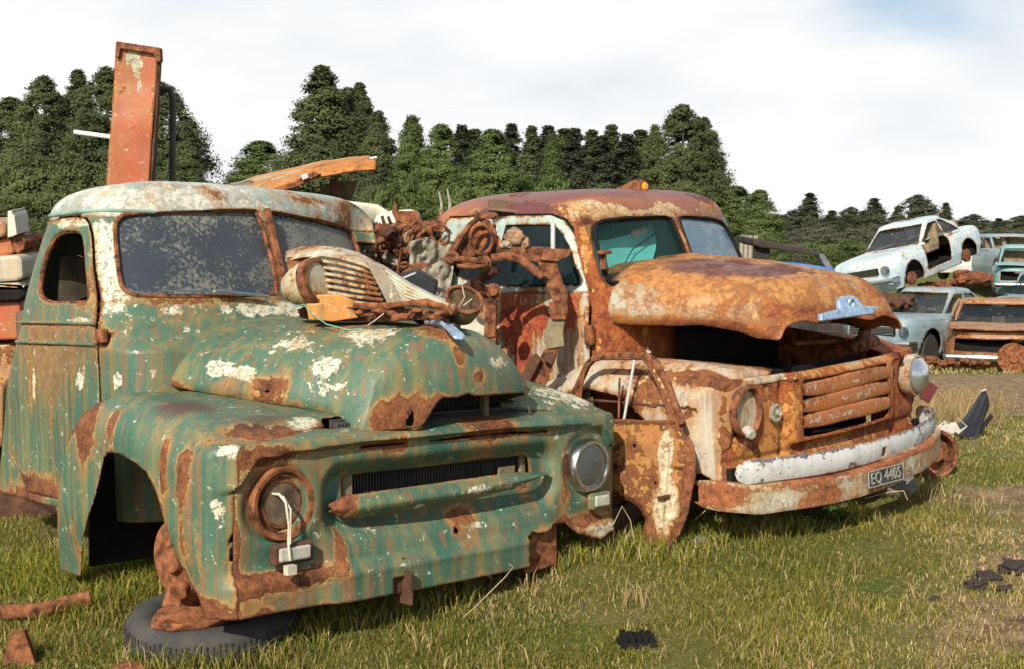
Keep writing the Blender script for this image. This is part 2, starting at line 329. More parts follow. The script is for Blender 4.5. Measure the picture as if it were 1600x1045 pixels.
CREAMV = paint('pale_cream_paint', (.55, .54, .42), (.60, .58, .46), primer=(.5, .48, .38), t_rust=.66, t_prim=.66, streak=.15, seed=33.0)
CHROMEP = paint('flaking_chrome', (.50, .50, .48), (.58, .57, .55), primer=(.66, .64, .58), t_rust=.60, t_prim=.56, streak=.15, seed=36.0, rough=.4)
BUMPR = paint('flaking_bumper_paint', (.26, .23, .18), (.38, .33, .25), primer=(.60, .54, .40), t_rust=.555, t_prim=.505, streak=.1, seed=38.0, psc=16.0, rustc=((.10, .04, .025), (.34, .11, .04), (.44, .19, .08)), purple=(.05, .045, .045))
BARE = plain('rusty_steel', (.175, .066, .030), .88, var=.8, sc=22, bump=.4, spec=.25)
BAREO = plain('bright_rusty_steel', (.20, .074, .030), .88, var=.7, sc=20, bump=.4, spec=.25)
BARED = plain('dark_rusty_steel', (.085, .04, .024), .9, var=.6, sc=9, bump=.5, spec=.25)
DARK = plain('black_grime_and_shade', (.012, .011, .010), .9, var=.4, bump=.3, spec=.2)  # grime and seals, and also the black of shaded bays and gaps
RUBBER = plain('weathered_rubber', (.040, .041, .043), .85, var=.35, sc=7, bump=.5, c2=(.065, .058, .047))
BLACKP = plain('black_plastic', (.015, .016, .019), .38, var=.3, bump=.1)
CHROME = plain('pitted_chrome', (.62, .64, .66), .25, metal=1.0, var=.15, sc=30, bump=.08)
BCHROME = plain('blue_tinged_chrome', (.36, .50, .66), .32, metal=.55, var=.3, sc=25, bump=.15)
CLOTH = plain('dirty_rag', (.27, .245, .18), .95, var=.45, sc=14, bump=.6)
STONE = plain('brown_stone', (.27, .16, .09), .9, var=.4, sc=8, bump=.6)
CONC = plain('grey_brown_stone', (.17, .15, .12), .9, var=.3, sc=6, bump=.6)
TURQ = plain('turquoise_trim', (.20, .72, .64), .6, var=.12, sc=4, bump=.1)
AMBER = plain('amber_lens', (.75, .30, .02), .25, var=.4, sc=20, bump=.1)
OFFW = plain('frosted_lens', (.42, .41, .34), .35, var=.2, sc=20, bump=.1)
WIREC = plain('pale_wire', (.55, .5, .38), .6, bump=.1)
GWIRE = plain('green_wire', (.12, .35, .24), .6, bump=.1)
STRAWM = plain('dry_straw', (.40, .31, .16), .9, bump=.1)
OLIVE = plain('olive_grime_metal', (.20, .165, .09), .8, var=.4, sc=7, bump=.4)
def glass_mat(name, tint, dirt, dirt_amt, trans, rough=.12, sc=24):
    m, nt, p = mat_new(name); L = nt.links.new; t = N(nt, 'ShaderNodeTexCoord')
    n = N(nt, 'ShaderNodeTexNoise', inp={'Scale': sc, 'Detail': 8, 'Roughness': .7}); L(t.outputs['Object'], n.inputs[0])
    n2 = N(nt, 'ShaderNodeTexNoise', inp={'Scale': 2.6, 'Detail': 5, 'Roughness': .6}); L(t.outputs['Object'], n2.inputs[0])
    a = N(nt, 'ShaderNodeMath', operation='MULTIPLY_ADD', inp={1: .55}); L(n2.outputs[0], a.inputs[0]); 
    b = N(nt, 'ShaderNodeMath', operation='MULTIPLY', inp={1: .6}); L(n.outputs[0], b.inputs[0]); L(b.outputs[0], a.inputs[2])
    r = N(nt, 'ShaderNodeMapRange', interpolation_type='SMOOTHSTEP', inp={1: dirt_amt, 2: dirt_amt + .09}); L(a.outputs[0], r.inputs[0])
    c = N(nt, 'ShaderNodeMix', data_type='RGBA'); c.inputs[6].default_value = (*tint, 1); c.inputs[7].default_value = (*dirt, 1); L(r.outputs[0], c.inputs[0]); L(c.outputs[2], p.inputs['Base Color'])
    rr = N(nt, 'ShaderNodeMapRange', inp={3: rough, 4: .75}); L(r.outputs[0], rr.inputs[0]); L(rr.outputs[0], p.inputs['Roughness'])
    tr = N(nt, 'ShaderNodeBsdfTransparent', inp={0: (.88, .93, .93, 1)}); mx = N(nt, 'ShaderNodeMixShader')
    f = N(nt, 'ShaderNodeMapRange', inp={3: 1 - trans, 4: 1.0}); L(r.outputs[0], f.inputs[0]); L(f.outputs[0], mx.inputs[0]); L(tr.outputs[0], mx.inputs[1]); L(p.outputs[0], mx.inputs[2])
    L(mx.outputs[0], [x for x in nt.nodes if x.type == 'OUTPUT_MATERIAL'][0].inputs[0]); return m
GLASS1 = glass_mat('mouldy_windscreen_glass', (.060, .072, .085), (.185, .18, .14), .545, .25, .26, 55)
GLASS2 = glass_mat('dusty_clear_glass', (.03, .05, .05), (.22, .24, .2), .74, .90, .05, 12)
GLASSB = glass_mat('hazy_blue_glass', (.11, .20, .28), (.22, .27, .30), .56, .25, .25, 7)
GLASSC = glass_mat('dark_car_glass', (.02, .028, .032), (.16, .17, .16), .66, .40, .08, 9)
LENS = glass_mat('headlamp_glass', (.07, .08, .09), (.25, .26, .26), .66, .55, .05, 20)
def pose(root, O, yaw, roll, pitch):
    M = Matrix.Rotation(R(yaw), 3, 'Z') @ Matrix.Rotation(R(roll), 3, 'Y') @ Matrix.Rotation(R(pitch), 3, 'X')
    root.location = O; root.rotation_euler = M.to_euler(); return root
class Ring:
    """closed shell of stacked rounded-rectangle rings: x = across, y = front to back, z = up"""
    def __init__(s, zs, front, rear, half, n=6.0, bow=None, dome=None, nfront=None):
        s.zs, s.fr, s.re, s.hw, s.n, s.bow, s.dome = zs, front, rear, half, n, bow or (lambda u, z: 0 * u), dome
        q = np.linspace(0, 2 * math.pi, 4001); c, d = np.cos(q), np.sin(q)
        X = np.sign(c) * np.abs(c) ** (2 / n); Y = np.sign(d) * np.abs(d) ** (2 / n) * .8
        L = np.concatenate([[0], np.cumsum(np.hypot(np.diff(X), np.diff(Y)))]); s.L = L / L[-1]; s.X = X; s.Y = Y / .8
    def __call__(s, a, b):
        """a in 0..1 round the ring, b in 0..1 wall, 1..2 dome"""
        a = a % 1.0; cx = np.interp(a, s.L, s.X); sy = np.interp(a, s.L, s.Y)
        bw = np.clip(b, 0, 1); z = s.zs[0] + (s.zs[-1] - s.zs[0]) * bw
        k = np.ones_like(z)
        if s.dome:
            t = np.clip(b - 1, 0, 1) * math.pi / 2; h, e = s.dome; k = np.cos(t) ** e; z = z + h * np.sin(t)
        zz = np.minimum(z, s.zs[-1])
        f, r, w_ = [np.interp(zz, s.zs, q) for q in (s.fr, s.re, s.hw)]
        u = w_ * cx * k; m, hl = (f + r) / 2, (r - f) / 2
        v = m - hl * sy * k; wgt = np.clip(sy, 0, 1) ** 2 * k
        return u, v + s.bow(u, zz) * wgt, z
def seam(fn, pts, r=.004, seg=6):
    mb = MB(); 
    for P in pts: mb.tube([tuple(float(c) for c in fn(*p)) for p in P], r, seg)
    return mb
# ================================================================== GREEN TRUCK (x across, y rearwards from the nose, z up)
T1 = thing('green_truck', 'dented green truck with dirty windscreen and empty left headlamp, nearest on the left', 'truck')
pose(T1, (-.253, 5.29, 0), 44, 1.8, -2)
# front clip outline in plan
def clip_outline(hw, rc, vf, bowc, vr):
    P = [(-hw, v) for v in np.linspace(vr, vf + rc, 60)]
    P += [(-hw + rc - rc * math.cos(q), vf + rc - rc * math.sin(q)) for q in np.linspace(0, math.pi / 2, 16)[1:]]
    P = np.array(P + [(u, vf) for u in np.linspace(-hw + rc, hw - rc, 120)[1:-1]] + [(-x, y) for x, y in P[::-1]])
    P[:, 1] += bowc * ((P[:, 0] / hw) ** 2 - 1) * (P[:, 1] < vf + rc * 1.01); P = P[np.r_[True, np.hypot(*np.diff(P, axis=0).T) > 1e-5]]
    L = np.concatenate([[0], np.cumsum(np.hypot(*np.diff(P, axis=0).T))]); return P, L / L[-1], L[-1]
OP, OL, OT = clip_outline(1.15, .15, .045, .045, 1.36)
def s_of_side(v, P=OP, L=OL):      # outline parameter of the left flank at depth v
    m = (P[:, 0] < 0) & (np.arange(len(P)) < 62); return float(np.interp(-v, -P[m][:, 1], L[m]))
A_C = float(np.interp(-1.03, OP[:, 0][60:200], OL[60:200]))    # fender / panel seam
def brow(u): return .735 + .045 * (1 - np.clip(np.abs(u) / 1.05, 0, 1) ** 3.5) - .10 * sst(.93, 1.06, np.abs(u))
def clip1(a, b):
    u = np.interp(a, OL, OP[:, 0]); v = np.interp(a, OL, OP[:, 1])
    nf = sst(.20, .07, v)                       # 1 on the front face
    zt_side = np.interp(v, [0, .08, .2, .35, .6, .9, 1.05, 1.25], [.80, .815, .865, .905, .95, .965, .94, .86])
    zt = lerp(zt_side, .80, nf); Rr = lerp(.17, .035, nf); Qin = lerp(.17, .035, nf)
    # inner end of the top skin
    qu_s, qv_s = np.sign(u) * (.38 + .30 * np.clip(v, 0, 1.2) / 1.15), .16 + (v - .19) * .99 / 1.03
    qu_f, qv_f = u * .40, .19 + 0 * u; qu = lerp(qu_s, qu_f, nf); qv = lerp(qv_s, qv_f, nf)
    zq = lerp(.86 + .09 * np.clip(v, 0, 1.1), .84, nf)
    zb = .17; t = b
    zw = zt - Rr
    wall = np.clip(t / .6, 0, 1); z = zb + (zw - zb) * wall
    s = np.clip((t - .6) / .4, 0, 1); D = np.hypot(qu - u, qv - v) + 1e-6; sR = np.clip(Rr / D, 0, 1)
    s = np.where(s < .45, s / .45 * sR, sR + (s - .45) / .55 * (1 - sR))
    rr = np.clip(1 - s / sR, 0, 1); top = zt + (zq - zt) * s - Rr * (1 - np.sqrt(np.clip(1 - rr ** 2, 0, 1)))
    z = np.where(t > .6, top, z); uu = u + (qu - u) * np.where(t > .6, s, 0); vv = v + (qv - v) * np.where(t > .6, s, 0)
    # --- relief pressed into the front face
    fm = sst(1.10, 1.02, np.abs(uu)) * sst(.16, .11, v)
    br = brow(uu); lip = sst(br - .012, br + .006, z) * .035
    gr = sdbox(uu, z, 0, .555, .64, .135, .10); rec = sst(.03, -.05, gr) * .055
    hl = np.hypot(np.abs(uu + .012) - .837, z - .572); ring = np.exp(-((hl - .165) / .035) ** 2) * .010 - sst(.165, .125, hl) * .012
    low = sst(.30, .275, z - .06 * uu * 0) * .035 + .02 * np.exp(-((z - .30) / .02) ** 2)
    chin = sst(.46, .33, z) * .03 * sst(.70, .55, np.abs(uu))
    vv = vv + fm * (-lip + rec - ring - low - chin) * sst(1.0, .8, s)
    # slight inward tuck of the flank bottoms, and a soft crease along the flank crown
    sd = (1 - nf); uu = uu - np.sign(uu) * sd * .05 * sst(.5, .15, z) - np.sign(uu) * sd * .02 * sst(.1, .0, v - .10)
    return uu, vv, z
ARCH = [(.804, .703), (.77, .728), (.684, .735), (.56, .715), (.46, .685), (.385, .62), (.33, .52), (.27, .42), (.225, .34), (.165, .255), (.08, .15), (.05, .05), (1.16, .05), (1.13, .179), (1.055, .331), (.90, .529)]
REARCUT = [(1.34, .0), (1.325, .211), (1.27, .387), (1.15, .719), (1.055, .858), (.93, .93), (.86, .99), (.90, 1.1), (1.6, 1.1), (1.6, 0)]
def hole_f1(X, Y, Z):
    side = X < -.75
    d = sdpoly(Y, Z, ARCH) - .004 * vnoise(Y * 30, Z * 30)
    d = np.where(X > .75, sdpoly(Y, Z, ARCH), np.where(side, d, 9.)); d2 = sdpoly(Y, Z, REARCUT) + .012 * vnoise(Y * 22, Z * 22, 5) + 0 * X
    d2 = np.where(np.abs(X) > .62, d2, 9.)
    # corroded holes where fender meets the nose
    d3 = np.sqrt((X + .50) ** 2 + (Y - .13) ** 2 * 1.5 + ((Z - .84) * .6) ** 2) - .045 + .045 * vnoise(X * 28, Y * 28, 2)
    d4 = np.sqrt((X + .63) ** 2 + (Y - .06) ** 2 * 1.5 + ((Z - .82) * .6) ** 2) - .018 + .02 * vnoise(X * 40, Y * 40, 6)
    # rust-through crack down the panel edge by the lamp
    d5 = np.where((X < -.97) & (Y < .2), sdbox(X + .010 * vnoise(Z * 40, 0, 1), Z, -1.035, .43, .006, .05, .004) + .006 * vnoise(X * 60, Z * 60), 9.)
    return np.minimum.reduce([d, d2, d3, d4, d5])
GH = [(-.52, .52), (-.52, .63), (-.50, .645), (.47, .645), (.505, .63), (.515, .60), (.515, .52), (.50, .508), (.40, .505), (-.50, .505)]
def hole_p1(X, Y, Z):
    fr = Y < .17
    d = np.where(fr, sdpoly(X, Z, GH), 9.)
    d = np.minimum(d, np.where(fr, np.hypot(np.abs(X + .012) - .837, Z - .572) - .108, 9.))
    step = [(.40, .05), (.40, .30), (.44, .315), (.52, .30), (.60, .325), (.70, .325), (.76, .27), (.93, .215), (1.0, .24), (1.2, .27), (1.2, .05)]
    d = np.minimum(d, sdpoly(X, Z, step) + .006 * vnoise(X * 40, Z * 40, 9))
    d = np.minimum(d, np.where(Z < .30, sdbox(X, Z, -.325, .16, .035, .075, .01), 9.))
    d = np.minimum(d, np.where(fr, np.hypot(X - .0, Z - .375) - .014, 9.))
    d = np.minimum(d, np.where((Z > .72) & (Y < .1), sdbox(X, Z, -.355, brow(X) - .022, .115, .0035, .003), 9.))
    d = np.minimum(d, np.where((Z > .72) & (Y < .1), sdbox(X, Z, .205, brow(X) - .022 + .004 * vnoise(X * 20, 1, 1), .38, .0045, .003), 9.))
    d = np.minimum(d, np.sqrt((X + .50) ** 2 + (Y - .13) ** 2 * 1.5 + ((Z - .84) * .6) ** 2) - .045 + .045 * vnoise(X * 28, Y * 28, 2))
    return d
BL_F = [((-1.13, .98, .84), (.06, .10, .16), 'r', .35), ((-1.0, .45, .93), (.28, .22, .10), 'b', .55), ((-.80, .18, .88), (.22, .12, .08), 'b', .45), ((-.85, .12, .83), (.25, .10, .06), 'r', .18),
        ((-.62, .12, .84), (.13, .10, .05), 'g', .22), ((-1.13, .20, .70), (.03, .045, .10), 'r', .30), ((-1.15, .33, .72), (.03, .025, .10), 'r', .34), ((-1.14, .20, .45), (.03, .03, .25), 'r', .16), ((-1.14, .12, .42), (.03, .03, .30), 'r', .12),
        ((-1.12, .10, .20), (.10, .10, .05), 'r', .25), ((-1.14, .75, .85), (.04, .04, .12), 'r', .22), ((-1.15, 1.12, .3), (.05, .05, .15), 'r', .16), ((-1.12, .6, .86), (.1, .2, .06), 'g', .06), ((-1.08, .07, .60), (.05, .05, .15), 'g', .12),
        ((-1.05, .05, .79), (.10, .08, .05), 'g', .16), ((.95, .30, .86), (.25, .35, .08), 'g', .20), ((1.03, .10, .74), (.1, .1, .05), 'r', .10)]
BL_P = [((-1.03, .05, .43), (.03, .05, .10), 'r', .30), ((-.85, 0, .285), (.28, .1, .045), 'r', .30), ((-.58, 0, .38), (.035, .1, .12), 'r', .24), ((.70, 0, .55), (.035, .1, .22), 'r', .20), ((.78, 0, .32), (.25, .1, .035), 'r', .18),
        ((.87, 0, .24), (.20, .1, .05), 'g', .35), ((.05, 0, .43), (.09, .1, .04), 'r', .20), ((.12, 0, .38), (.14, .1, .03), 'g', .12), ((.0, 0, .335), (.09, .1, .018), 'g', .10), ((-.40, -.02, .33), (.06, .1, .02), 'g', .12),
        ((.22, .03, .80), (.17, .15, .06), 'r', .30), ((.20, 0, .79), (.07, .1, .03), 'g', .12), ((-.95, 0, .76), (.25, .1, .05), 'r', .20), ((-.30, .0, .80), (.2, .1, .05), 'r', .06), ((-.85, 0, .575), (.02, .2, .02), 'r', .1),
        ((.49, 0, .52), (.06, .1, .14), 'r', .14), ((-.30, 0, .74), (.10, .1, .05), 'r', .10), ((-.92, 0, .18), (.05, .1, .04), 'r', .15), ((.5, 0, .44), (.12, .1, .03), 'g', .10)]
a_l = A_C
obj_sheet('front_fender', sheet(clip1, (0, a_l, 150), (0, 1, 96), hole_f1), GREEN, T1, BL_F)
obj_sheet('front_fender', sheet(clip1, (1 - a_l, 1, 150), (0, 1, 96), hole_f1), GREEN, T1, BL_F)
panel = obj_sheet('front_panel', sheet(clip1, (a_l + .0004, 1 - a_l - .0004, 250), (0, 1, 96), hole_p1), GREEN, T1, BL_P)
# grille vane across the opening
def vane(a, b):
    u = lerp(-.605, .60, a); w_ = np.interp(a, [0, .05, .5, .80, 1], [.25, 1, 1, .75, .0]); q = (b - .5) * 2
    z = .55 + .045 * q * w_ + .028 * (a - .5) + .0 * b; v = -.055 + .035 * np.abs(q) ** 1.5 * 1.0 + .05 * ((a - .5) * 2) ** 4 + .02 * (1 - w_)
    return u, v, z - .01
obj_sheet('grille_bar', sheet(vane, (0, 1, 90), (0, 1, 16)), GREEN, T1, [((-.58, 0, .54), (.07, .1, .06), 'r', .25), ((.15, 0, .54), (.16, .1, .02), 'g', .2), ((.35, 0, .53), (.1, .1, .02), 'g', .15), ((-.2, 0, .50), (.05, .1, .02), 'g', .2)], solid=.006)
mb = MB()
for i in range(64): mb.box((-.50 + i * .0158, .125, .60), (.0055, .03, .50))
mb.box((0, .15, .60), (1.02, .02, .52)); obj('radiator_core', mb, plain('radiator_grey', (.045, .042, .04), .7, var=.3), T1)
mb = MB()
for i in range(50): mb.box((-.27 + i * .0150, .215, .89), (.006, .02, .14))
mb.box((.10, .24, .89), (.76, .02, .16)); obj('upper_radiator_core', mb, MAT['radiator_grey'], T1)
obj('radiator_support', MB().box((-.48, .09, .54), (.05, .02, .3)).box((.50, .09, .56), (.03, .02, .2)).box((0, .24, .84), (.7, .05, .02)).box((.40, .085, .55), (.10, .012, .10)).box((.30, .12, .85), (.03, .03, .16)), OLIVE, T1, bevel=.003)
# lamps
hb = MB().lathe([(.143, .006), (.145, -.006), (.135, -.022), (.120, -.020), (.112, -.004), (.104, .03), (.096, .03), (.094, .0), (.082, -.002), (.078, .03), (.070, .075), (.02, .10), (0.0, .10)], (-.825, .028, .572), (0, 1, 0), 48)
hl = obj('headlight_bucket', hb, BAREO, T1, smooth=True, ang=50)
obj('reflector_bowl', MB().lathe([(.080, .0), (.076, .02), (.062, .05), (.03, .07), (0, .072)], (-.825, .030, .572), (0, 1, 0), 40), plain('stained_reflector', (.13, .085, .05), .6, var=.6, sc=14), hl, smooth=True)
obj('lamp_wire', MB().tube([(-.865, .07, .61), (-.862, -.01, .615), (-.850, -.035, .585), (-.843, -.045, .50), (-.846, -.045, .44), (-.842, -.05, .37)], .005, 6).tube([(-.865, .07, .615), (-.85, -.02, .605), (-.832, -.04, .56), (-.836, -.045, .50), (-.842, -.05, .43)], .004, 6).box((-.842, -.05, .335), (.04, .03, .035)), WIREC, hl, smooth=True)
h2 = obj('headlight', MB().lathe([(.126, .035), (.129, .0), (.125, -.022), (.116, -.038), (.102, -.038), (.098, -.028), (.094, -.028)], (.85, .012, .572), (0, 1, 0), 56), CHROME, T1, smooth=True, ang=60)
obj('headlight_lens', MB().lathe([(.097, -.022), (.090, -.040), (.060, -.054), (.03, -.059), (0, -.060)], (.85, .012, .572), (0, 1, 0), 48), LENS, h2, smooth=True)
obj('reflector_bowl', MB().lathe([(.094, -.024), (.085, .01), (.05, .035), (.0, .045)], (.85, .012, .572), (0, 1, 0), 40), plain('dull_reflector', (.42, .44, .46), .3, metal=.7, var=.3, sc=10), h2, smooth=True)
for x, z in ((-.81, .39), (.905, .405)):
    f = obj('indicator', MB().box((x, -.012, z), (.175 if x < 0 else .12, .04, .078)), BARED if x < 0 else GREEN, T1, bevel=.008)
    obj('indicator_lens', MB().box((x, -.035, z), (.14 if x < 0 else .098, .016, .052)), OFFW, f, bevel=.008)
# brackets and bumper irons
obj('bumper_bracket', MB().box((-.345, -.02, .23), (.085, .05, .13), (0, .1, 0)).box((-.30, -.05, .19), (.012, .11, .14)).box((-.26, -.03, .175), (.10, .05, .012)).box((-.27, -.045, .28), (.09, .012, .04), (0, .2, 0)), BARED, T1, bevel=.004)
obj('bumper_bracket', MB().prism([(.44, 0, .12), (.62, 0, .14), (.64, 0, .33), (.56, 0, .36), (.47, 0, .30)], (0, .02, 0)).box((.63, .05, .24), (.012, .10, .22)), BAREO, T1, bevel=.004)
obj('chassis_rail', MB().box((-.42, 1.2, .30), (.08, 2.2, .14)).box((.42, 1.2, .30), (.08, 2.2, .14)).box((0, .35, .28), (.9, .1, .1)).box((0, .55, .24), (1.9, .09, .09)), BARED, T1, bevel=.005)
# hub on the tyre: drum, knuckle, spring perch
hb = MB().lathe([(0, -.06), (.05, -.06), (.06, -.03), (.155, -.02), (.165, .03), (.165, .06), (.14, .07), (0, .07)], (-1.02, .42, .34), (1, .15, 0), 40)
hb.tube([(-1.09, .30, .26), (-1.12, .28, .24)], .035, 12).box((-.98, .40, .17), (.20, .12, .10), (.2, .2, 0)).lump((-.98, .36, .13), (.22, .15, .05), 3, 2, .3)
obj('wheel_hub', hb, BAREO, T1, smooth=True, bevel=.003, ang=35)
# inner fender liner (pale olive, catches the sun in the arch) and the black shade panels behind it
def liner(a, b): return -.56 - .06 * np.sin(b * 3.1) + 0 * a, lerp(.12, 1.15, a), lerp(.28, .76, b) + .02 * np.sin(a * 6)
obj_sheet('inner_fender', sheet(liner, (0, 1, 30), (0, 1, 20), lambda X, Y, Z: np.minimum(sdpoly(Y, Z, [(.1, .2), (.1, .45), (.22, .47), (.30, .60), (.42, .40), (.62, .36), (1.2, .36), (1.2, .2)]), 9.)), plain('dusty_olive_liner', (.26, .21, .13), .85, var=.45, sc=6, bump=.4), T1, None)
obj_sheet('inner_fender', sheet(lambda a, b: tuple([-q if i == 0 else q for i, q in enumerate(liner(a, b))]), (0, 1, 20), (0, 1, 12)), OLIVE, T1, None)
obj('arch_shade_panel', MB().box((-.79, 1.19, .47), (.48, .02, .55)).box((-.77, .65, .765), (.50, .80, .02)).box((-.48, .7, .5), (.02, 1.1, .6)), DARK, T1)  # black walls added to paint the inside of the wheel arch as shade
obj('brace_rod', MB().tube([(-.62, .72, .76), (-.66, .62, .52), (-.66, .56, .34)], .008, 6), BARED, T1)
obj('engine_block', MB().box((0, .72, .60), (.5, .8, .5)).box((0, .75, .88), (.35, .6, .1)).lathe([(.1, 0), (.1, .12)], (0, .5, .93), (0, 0, 1), 20), BARED, T1, bevel=.02)
obj('fan', MB().box((0, .28, .62), (.42, .02, .07), (0, .6, 0)).box((0, .28, .62), (.42, .02, .07), (0, -.95, 0)), BARED, T1)
obj('firewall', MB().box((0, 1.22, .72), (1.1, .02, .85)), BARED, T1)
# ---- bonnet
def hood1(s, b):
    t = np.clip(b, 0, 1); nose = np.clip((t - .72) / .28, 0, 1) * math.pi / 2
    v = np.where(t < .72, lerp(1.22, .14, t / .72), .14 - .19 * np.sin(nose))
    w_ = np.interp(v, [-.1, .1, .5, 1.22], [.485, .50, .61, .79])
    zt = np.interp(v, [-.1, .14, .5, 1.22], [1.205, 1.215, 1.232, 1.26]); ze = np.interp(v, [-.1, .1, .5, .9, 1.13], [.93, .885, .915, .955, .985])
    ztn = zt - (zt - .935) * (1 - np.cos(nose)) ** 1.15; zen = ze - .0 * nose
    S = np.clip(np.abs(s), 0, 1); k = (1 - S ** 2.5) ** (1 / 1.75)
    x = np.sign(s) * w_ * S ** .92; x = x * (1 - .04 * (nose / 1.57) ** 2)
    z = zen + (ztn - zen) * k; ridge = .012 * np.exp(-(x / .035) ** 2) * sst(1.1, .2, v) * (k > .3)
    v = v + .13 * (x / .52) ** 2 * sst(.45, 0., v)
    x = x + .05 * sst(.9, 0, v)
    lipd = -.115 * sst(-.08, -.20, x) * sst(.70, .95, t) * np.maximum(sst(.55, 0, k) ** .5, sst(.90, 1, t)) - .11 * sst(.45, .54, x) * sst(.90, 1.0, t)
    return x, v, z + ridge + lipd
def hole_h1(X, Y, Z):
    # mouth notch: the lip is cut up between the two feet; left foot eaten by rust
    d = np.where(Y < .22, sdpoly(X, Z, [(-.135, .79), (-.12, .86), (-.06, .905), (.10, .918), (.38, .925), (.45, .90), (.485, .855), (.49, .79)]), 9.)
    d2 = np.sqrt(((X + .225) / 1.5) ** 2 + ((Z - .862) * 1.0) ** 2 + (Y - .05) ** 2 * .15) - .026 + .055 * vnoise(X * 30, Z * 30, 4) + .04 * vnoise(X * 75, Z * 75, 9)
    d3 = np.where((Y < .3) & (X < 0), sdbox(X + .02 * vnoise(Z * 30, 0, 2), Z, -.46, .79, .05, .03, .01) + .02 * vnoise(X * 30, Z * 30, 8), 9.)
    d4 = np.where(X < -.3, np.hypot((Y - .50) * .7, Z - .945) - .018 + .02 * vnoise(Y * 40, Z * 40, 3), 9.)
    return np.minimum.reduce([d, np.where(Y < .35, d2, 9.), d3, d4])
BL_H = [((-.25, .06, .87), (.13, .16, .07), 'r', .36), ((-.56, .50, .98), (.07, .10, .05), 'r', .22), ((-.62, .80, 1.0), (.06, .25, .05), 'r', .13), ((-.60, .85, 1.04), (.10, .20, .08), 'g', .14), ((-.45, .30, 1.07), (.10, .14, .09), 'g', .16), ((-.50, .20, .98), (.14, .12, .05), 'g', .14),
        ((-.22, .28, 1.19), (.12, .11, .06), 'g', .15), ((-.10, .16, 1.16), (.10, .09, .06), 'g', .14), ((-.42, .55, 1.13), (.12, .13, .10), 'g', .15), ((-.30, .75, 1.2), (.10, .12, .06), 'g', .10), ((.0, .12, 1.2), (.10, .14, .04), 'r', .20), ((.02, .0, 1.10), (.03, .1, .06), 'r', .20), ((.12, .0, 1.02), (.05, .1, .035), 'r', .22),
        ((.27, .0, 1.07), (.14, .12, .05), 'g', .16), ((-.2, .45, 1.22), (.3, .25, .03), 'r', .10), ((-.1, .5, 1.23), (.3, .2, .03), 'b', .35), ((0, 1.2, 1.24), (.8, .06, .2), 'r', .15), ((-.6, .65, 1.02), (.1, .45, .06), 'g', .10), ((-.3, .45, 1.2), (.3, .3, .1), 'g', .05), ((.38, .1, .93), (.16, .1, .02), 'g', .15), ((-.10, .0, .90), (.05, .1, .06), 'r', .22)]
hd = obj_sheet('bonnet', sheet(hood1, (-1, 1, 210), (0, 1, 150), hole_h1), GREEN, T1, BL_H, solid=.006)
obj('edge_gap', MB().tube([tuple(float(q) for q in hood1(np.array(s_), np.array(0.0))) for s_ in np.linspace(-1, 1, 40)], .013, 6), BARED, hd, smooth=True)
obj('bonnet_ornament', MB().prism([(-.03, -.052, 1.175), (-.012, .05, 1.228), (-.004, .17, 1.238), (.01, .17, 1.238), (.04, .05, 1.228), (.035, -.052, 1.175), (.0, -.075, 1.17)], (0, 0, .016)), BCHROME, hd, bevel=.006)
sc_ = MB().tube([(-.42, .62, 1.165), (-.47, .60, 1.10), (-.50, .585, 1.045)], .012, 8, flat=.6); obj('side_trim', sc_, OLIVE, hd, smooth=True)
# ---- cab
def bow1(u, z): k = sst(1.16, 1.34, z); return k * (.17 * (u / .84) ** 2 + .178 * u) + (1 - k) * (.03 * (u / .84) ** 2 + .02 * u)
cab = Ring([.38, .90, 1.12, 1.20, 1.27, 1.335, 1.50, 1.74], [.98, .98, 1.0, 1.12, 1.20, 1.236, 1.288, 1.40], [2.62, 2.46, 2.33, 2.25, 2.22, 2.20, 2.13, 2.03], [.92, .935, .935, .935, .93, .925, .905, .86], n=8,
           bow=bow1, dome=(.175, .42))
WIN1 = [(1.935, 1.325), (1.925, 1.50), (1.875, 1.615), (1.79, 1.665), (1.58, 1.662), (1.52, 1.625), (1.46, 1.50), (1.41, 1.39), (1.40, 1.345), (1.415, 1.325)]
DOOR1 = [(2.30, .42), (2.14, 1.25), (2.03, 1.58), (1.95, 1.69), (1.84, 1.73), (1.56, 1.73), (1.48, 1.68), (1.41, 1.52), (1.32, 1.28), (1.27, 1.10), (1.27, .42)]
WSL = [(-.825, 1.42), (-.80, 1.66), (-.78, 1.71), (-.72, 1.742), (-.10, 1.788), (-.022, 1.786), (-.022, 1.375), (-.06, 1.365), (-.74, 1.352), (-.80, 1.37)]
WSL = chaikin(WSL); WIN1 = chaikin(WIN1); DOOR1 = chaikin(DOOR1, 1); WSR = [(-x * .93, z) for x, z in WSL]
def sd_cab(X, Y, Z):
    fr = Y < 1.9
    d = np.minimum(np.where(fr & (X < .2), sdpoly(X, Z, WSL), 9.), np.where(fr & (X > -.2), sdpoly(X, Z, WSR), 9.))
    dd = np.where(X < -np.interp(Z, cab.zs, cab.hw) + .05, sdpoly(Y, Z, DOOR1) - .004, 9.); dw = np.where(X > .6, sdpoly(Y, Z, WIN1), 9.)
    rw = np.where(Y > 2.3, sdbox(X, Z, 0, 1.52, .55, .15, .06), 9.)
    return np.minimum.reduce([d, dd, dw, rw])
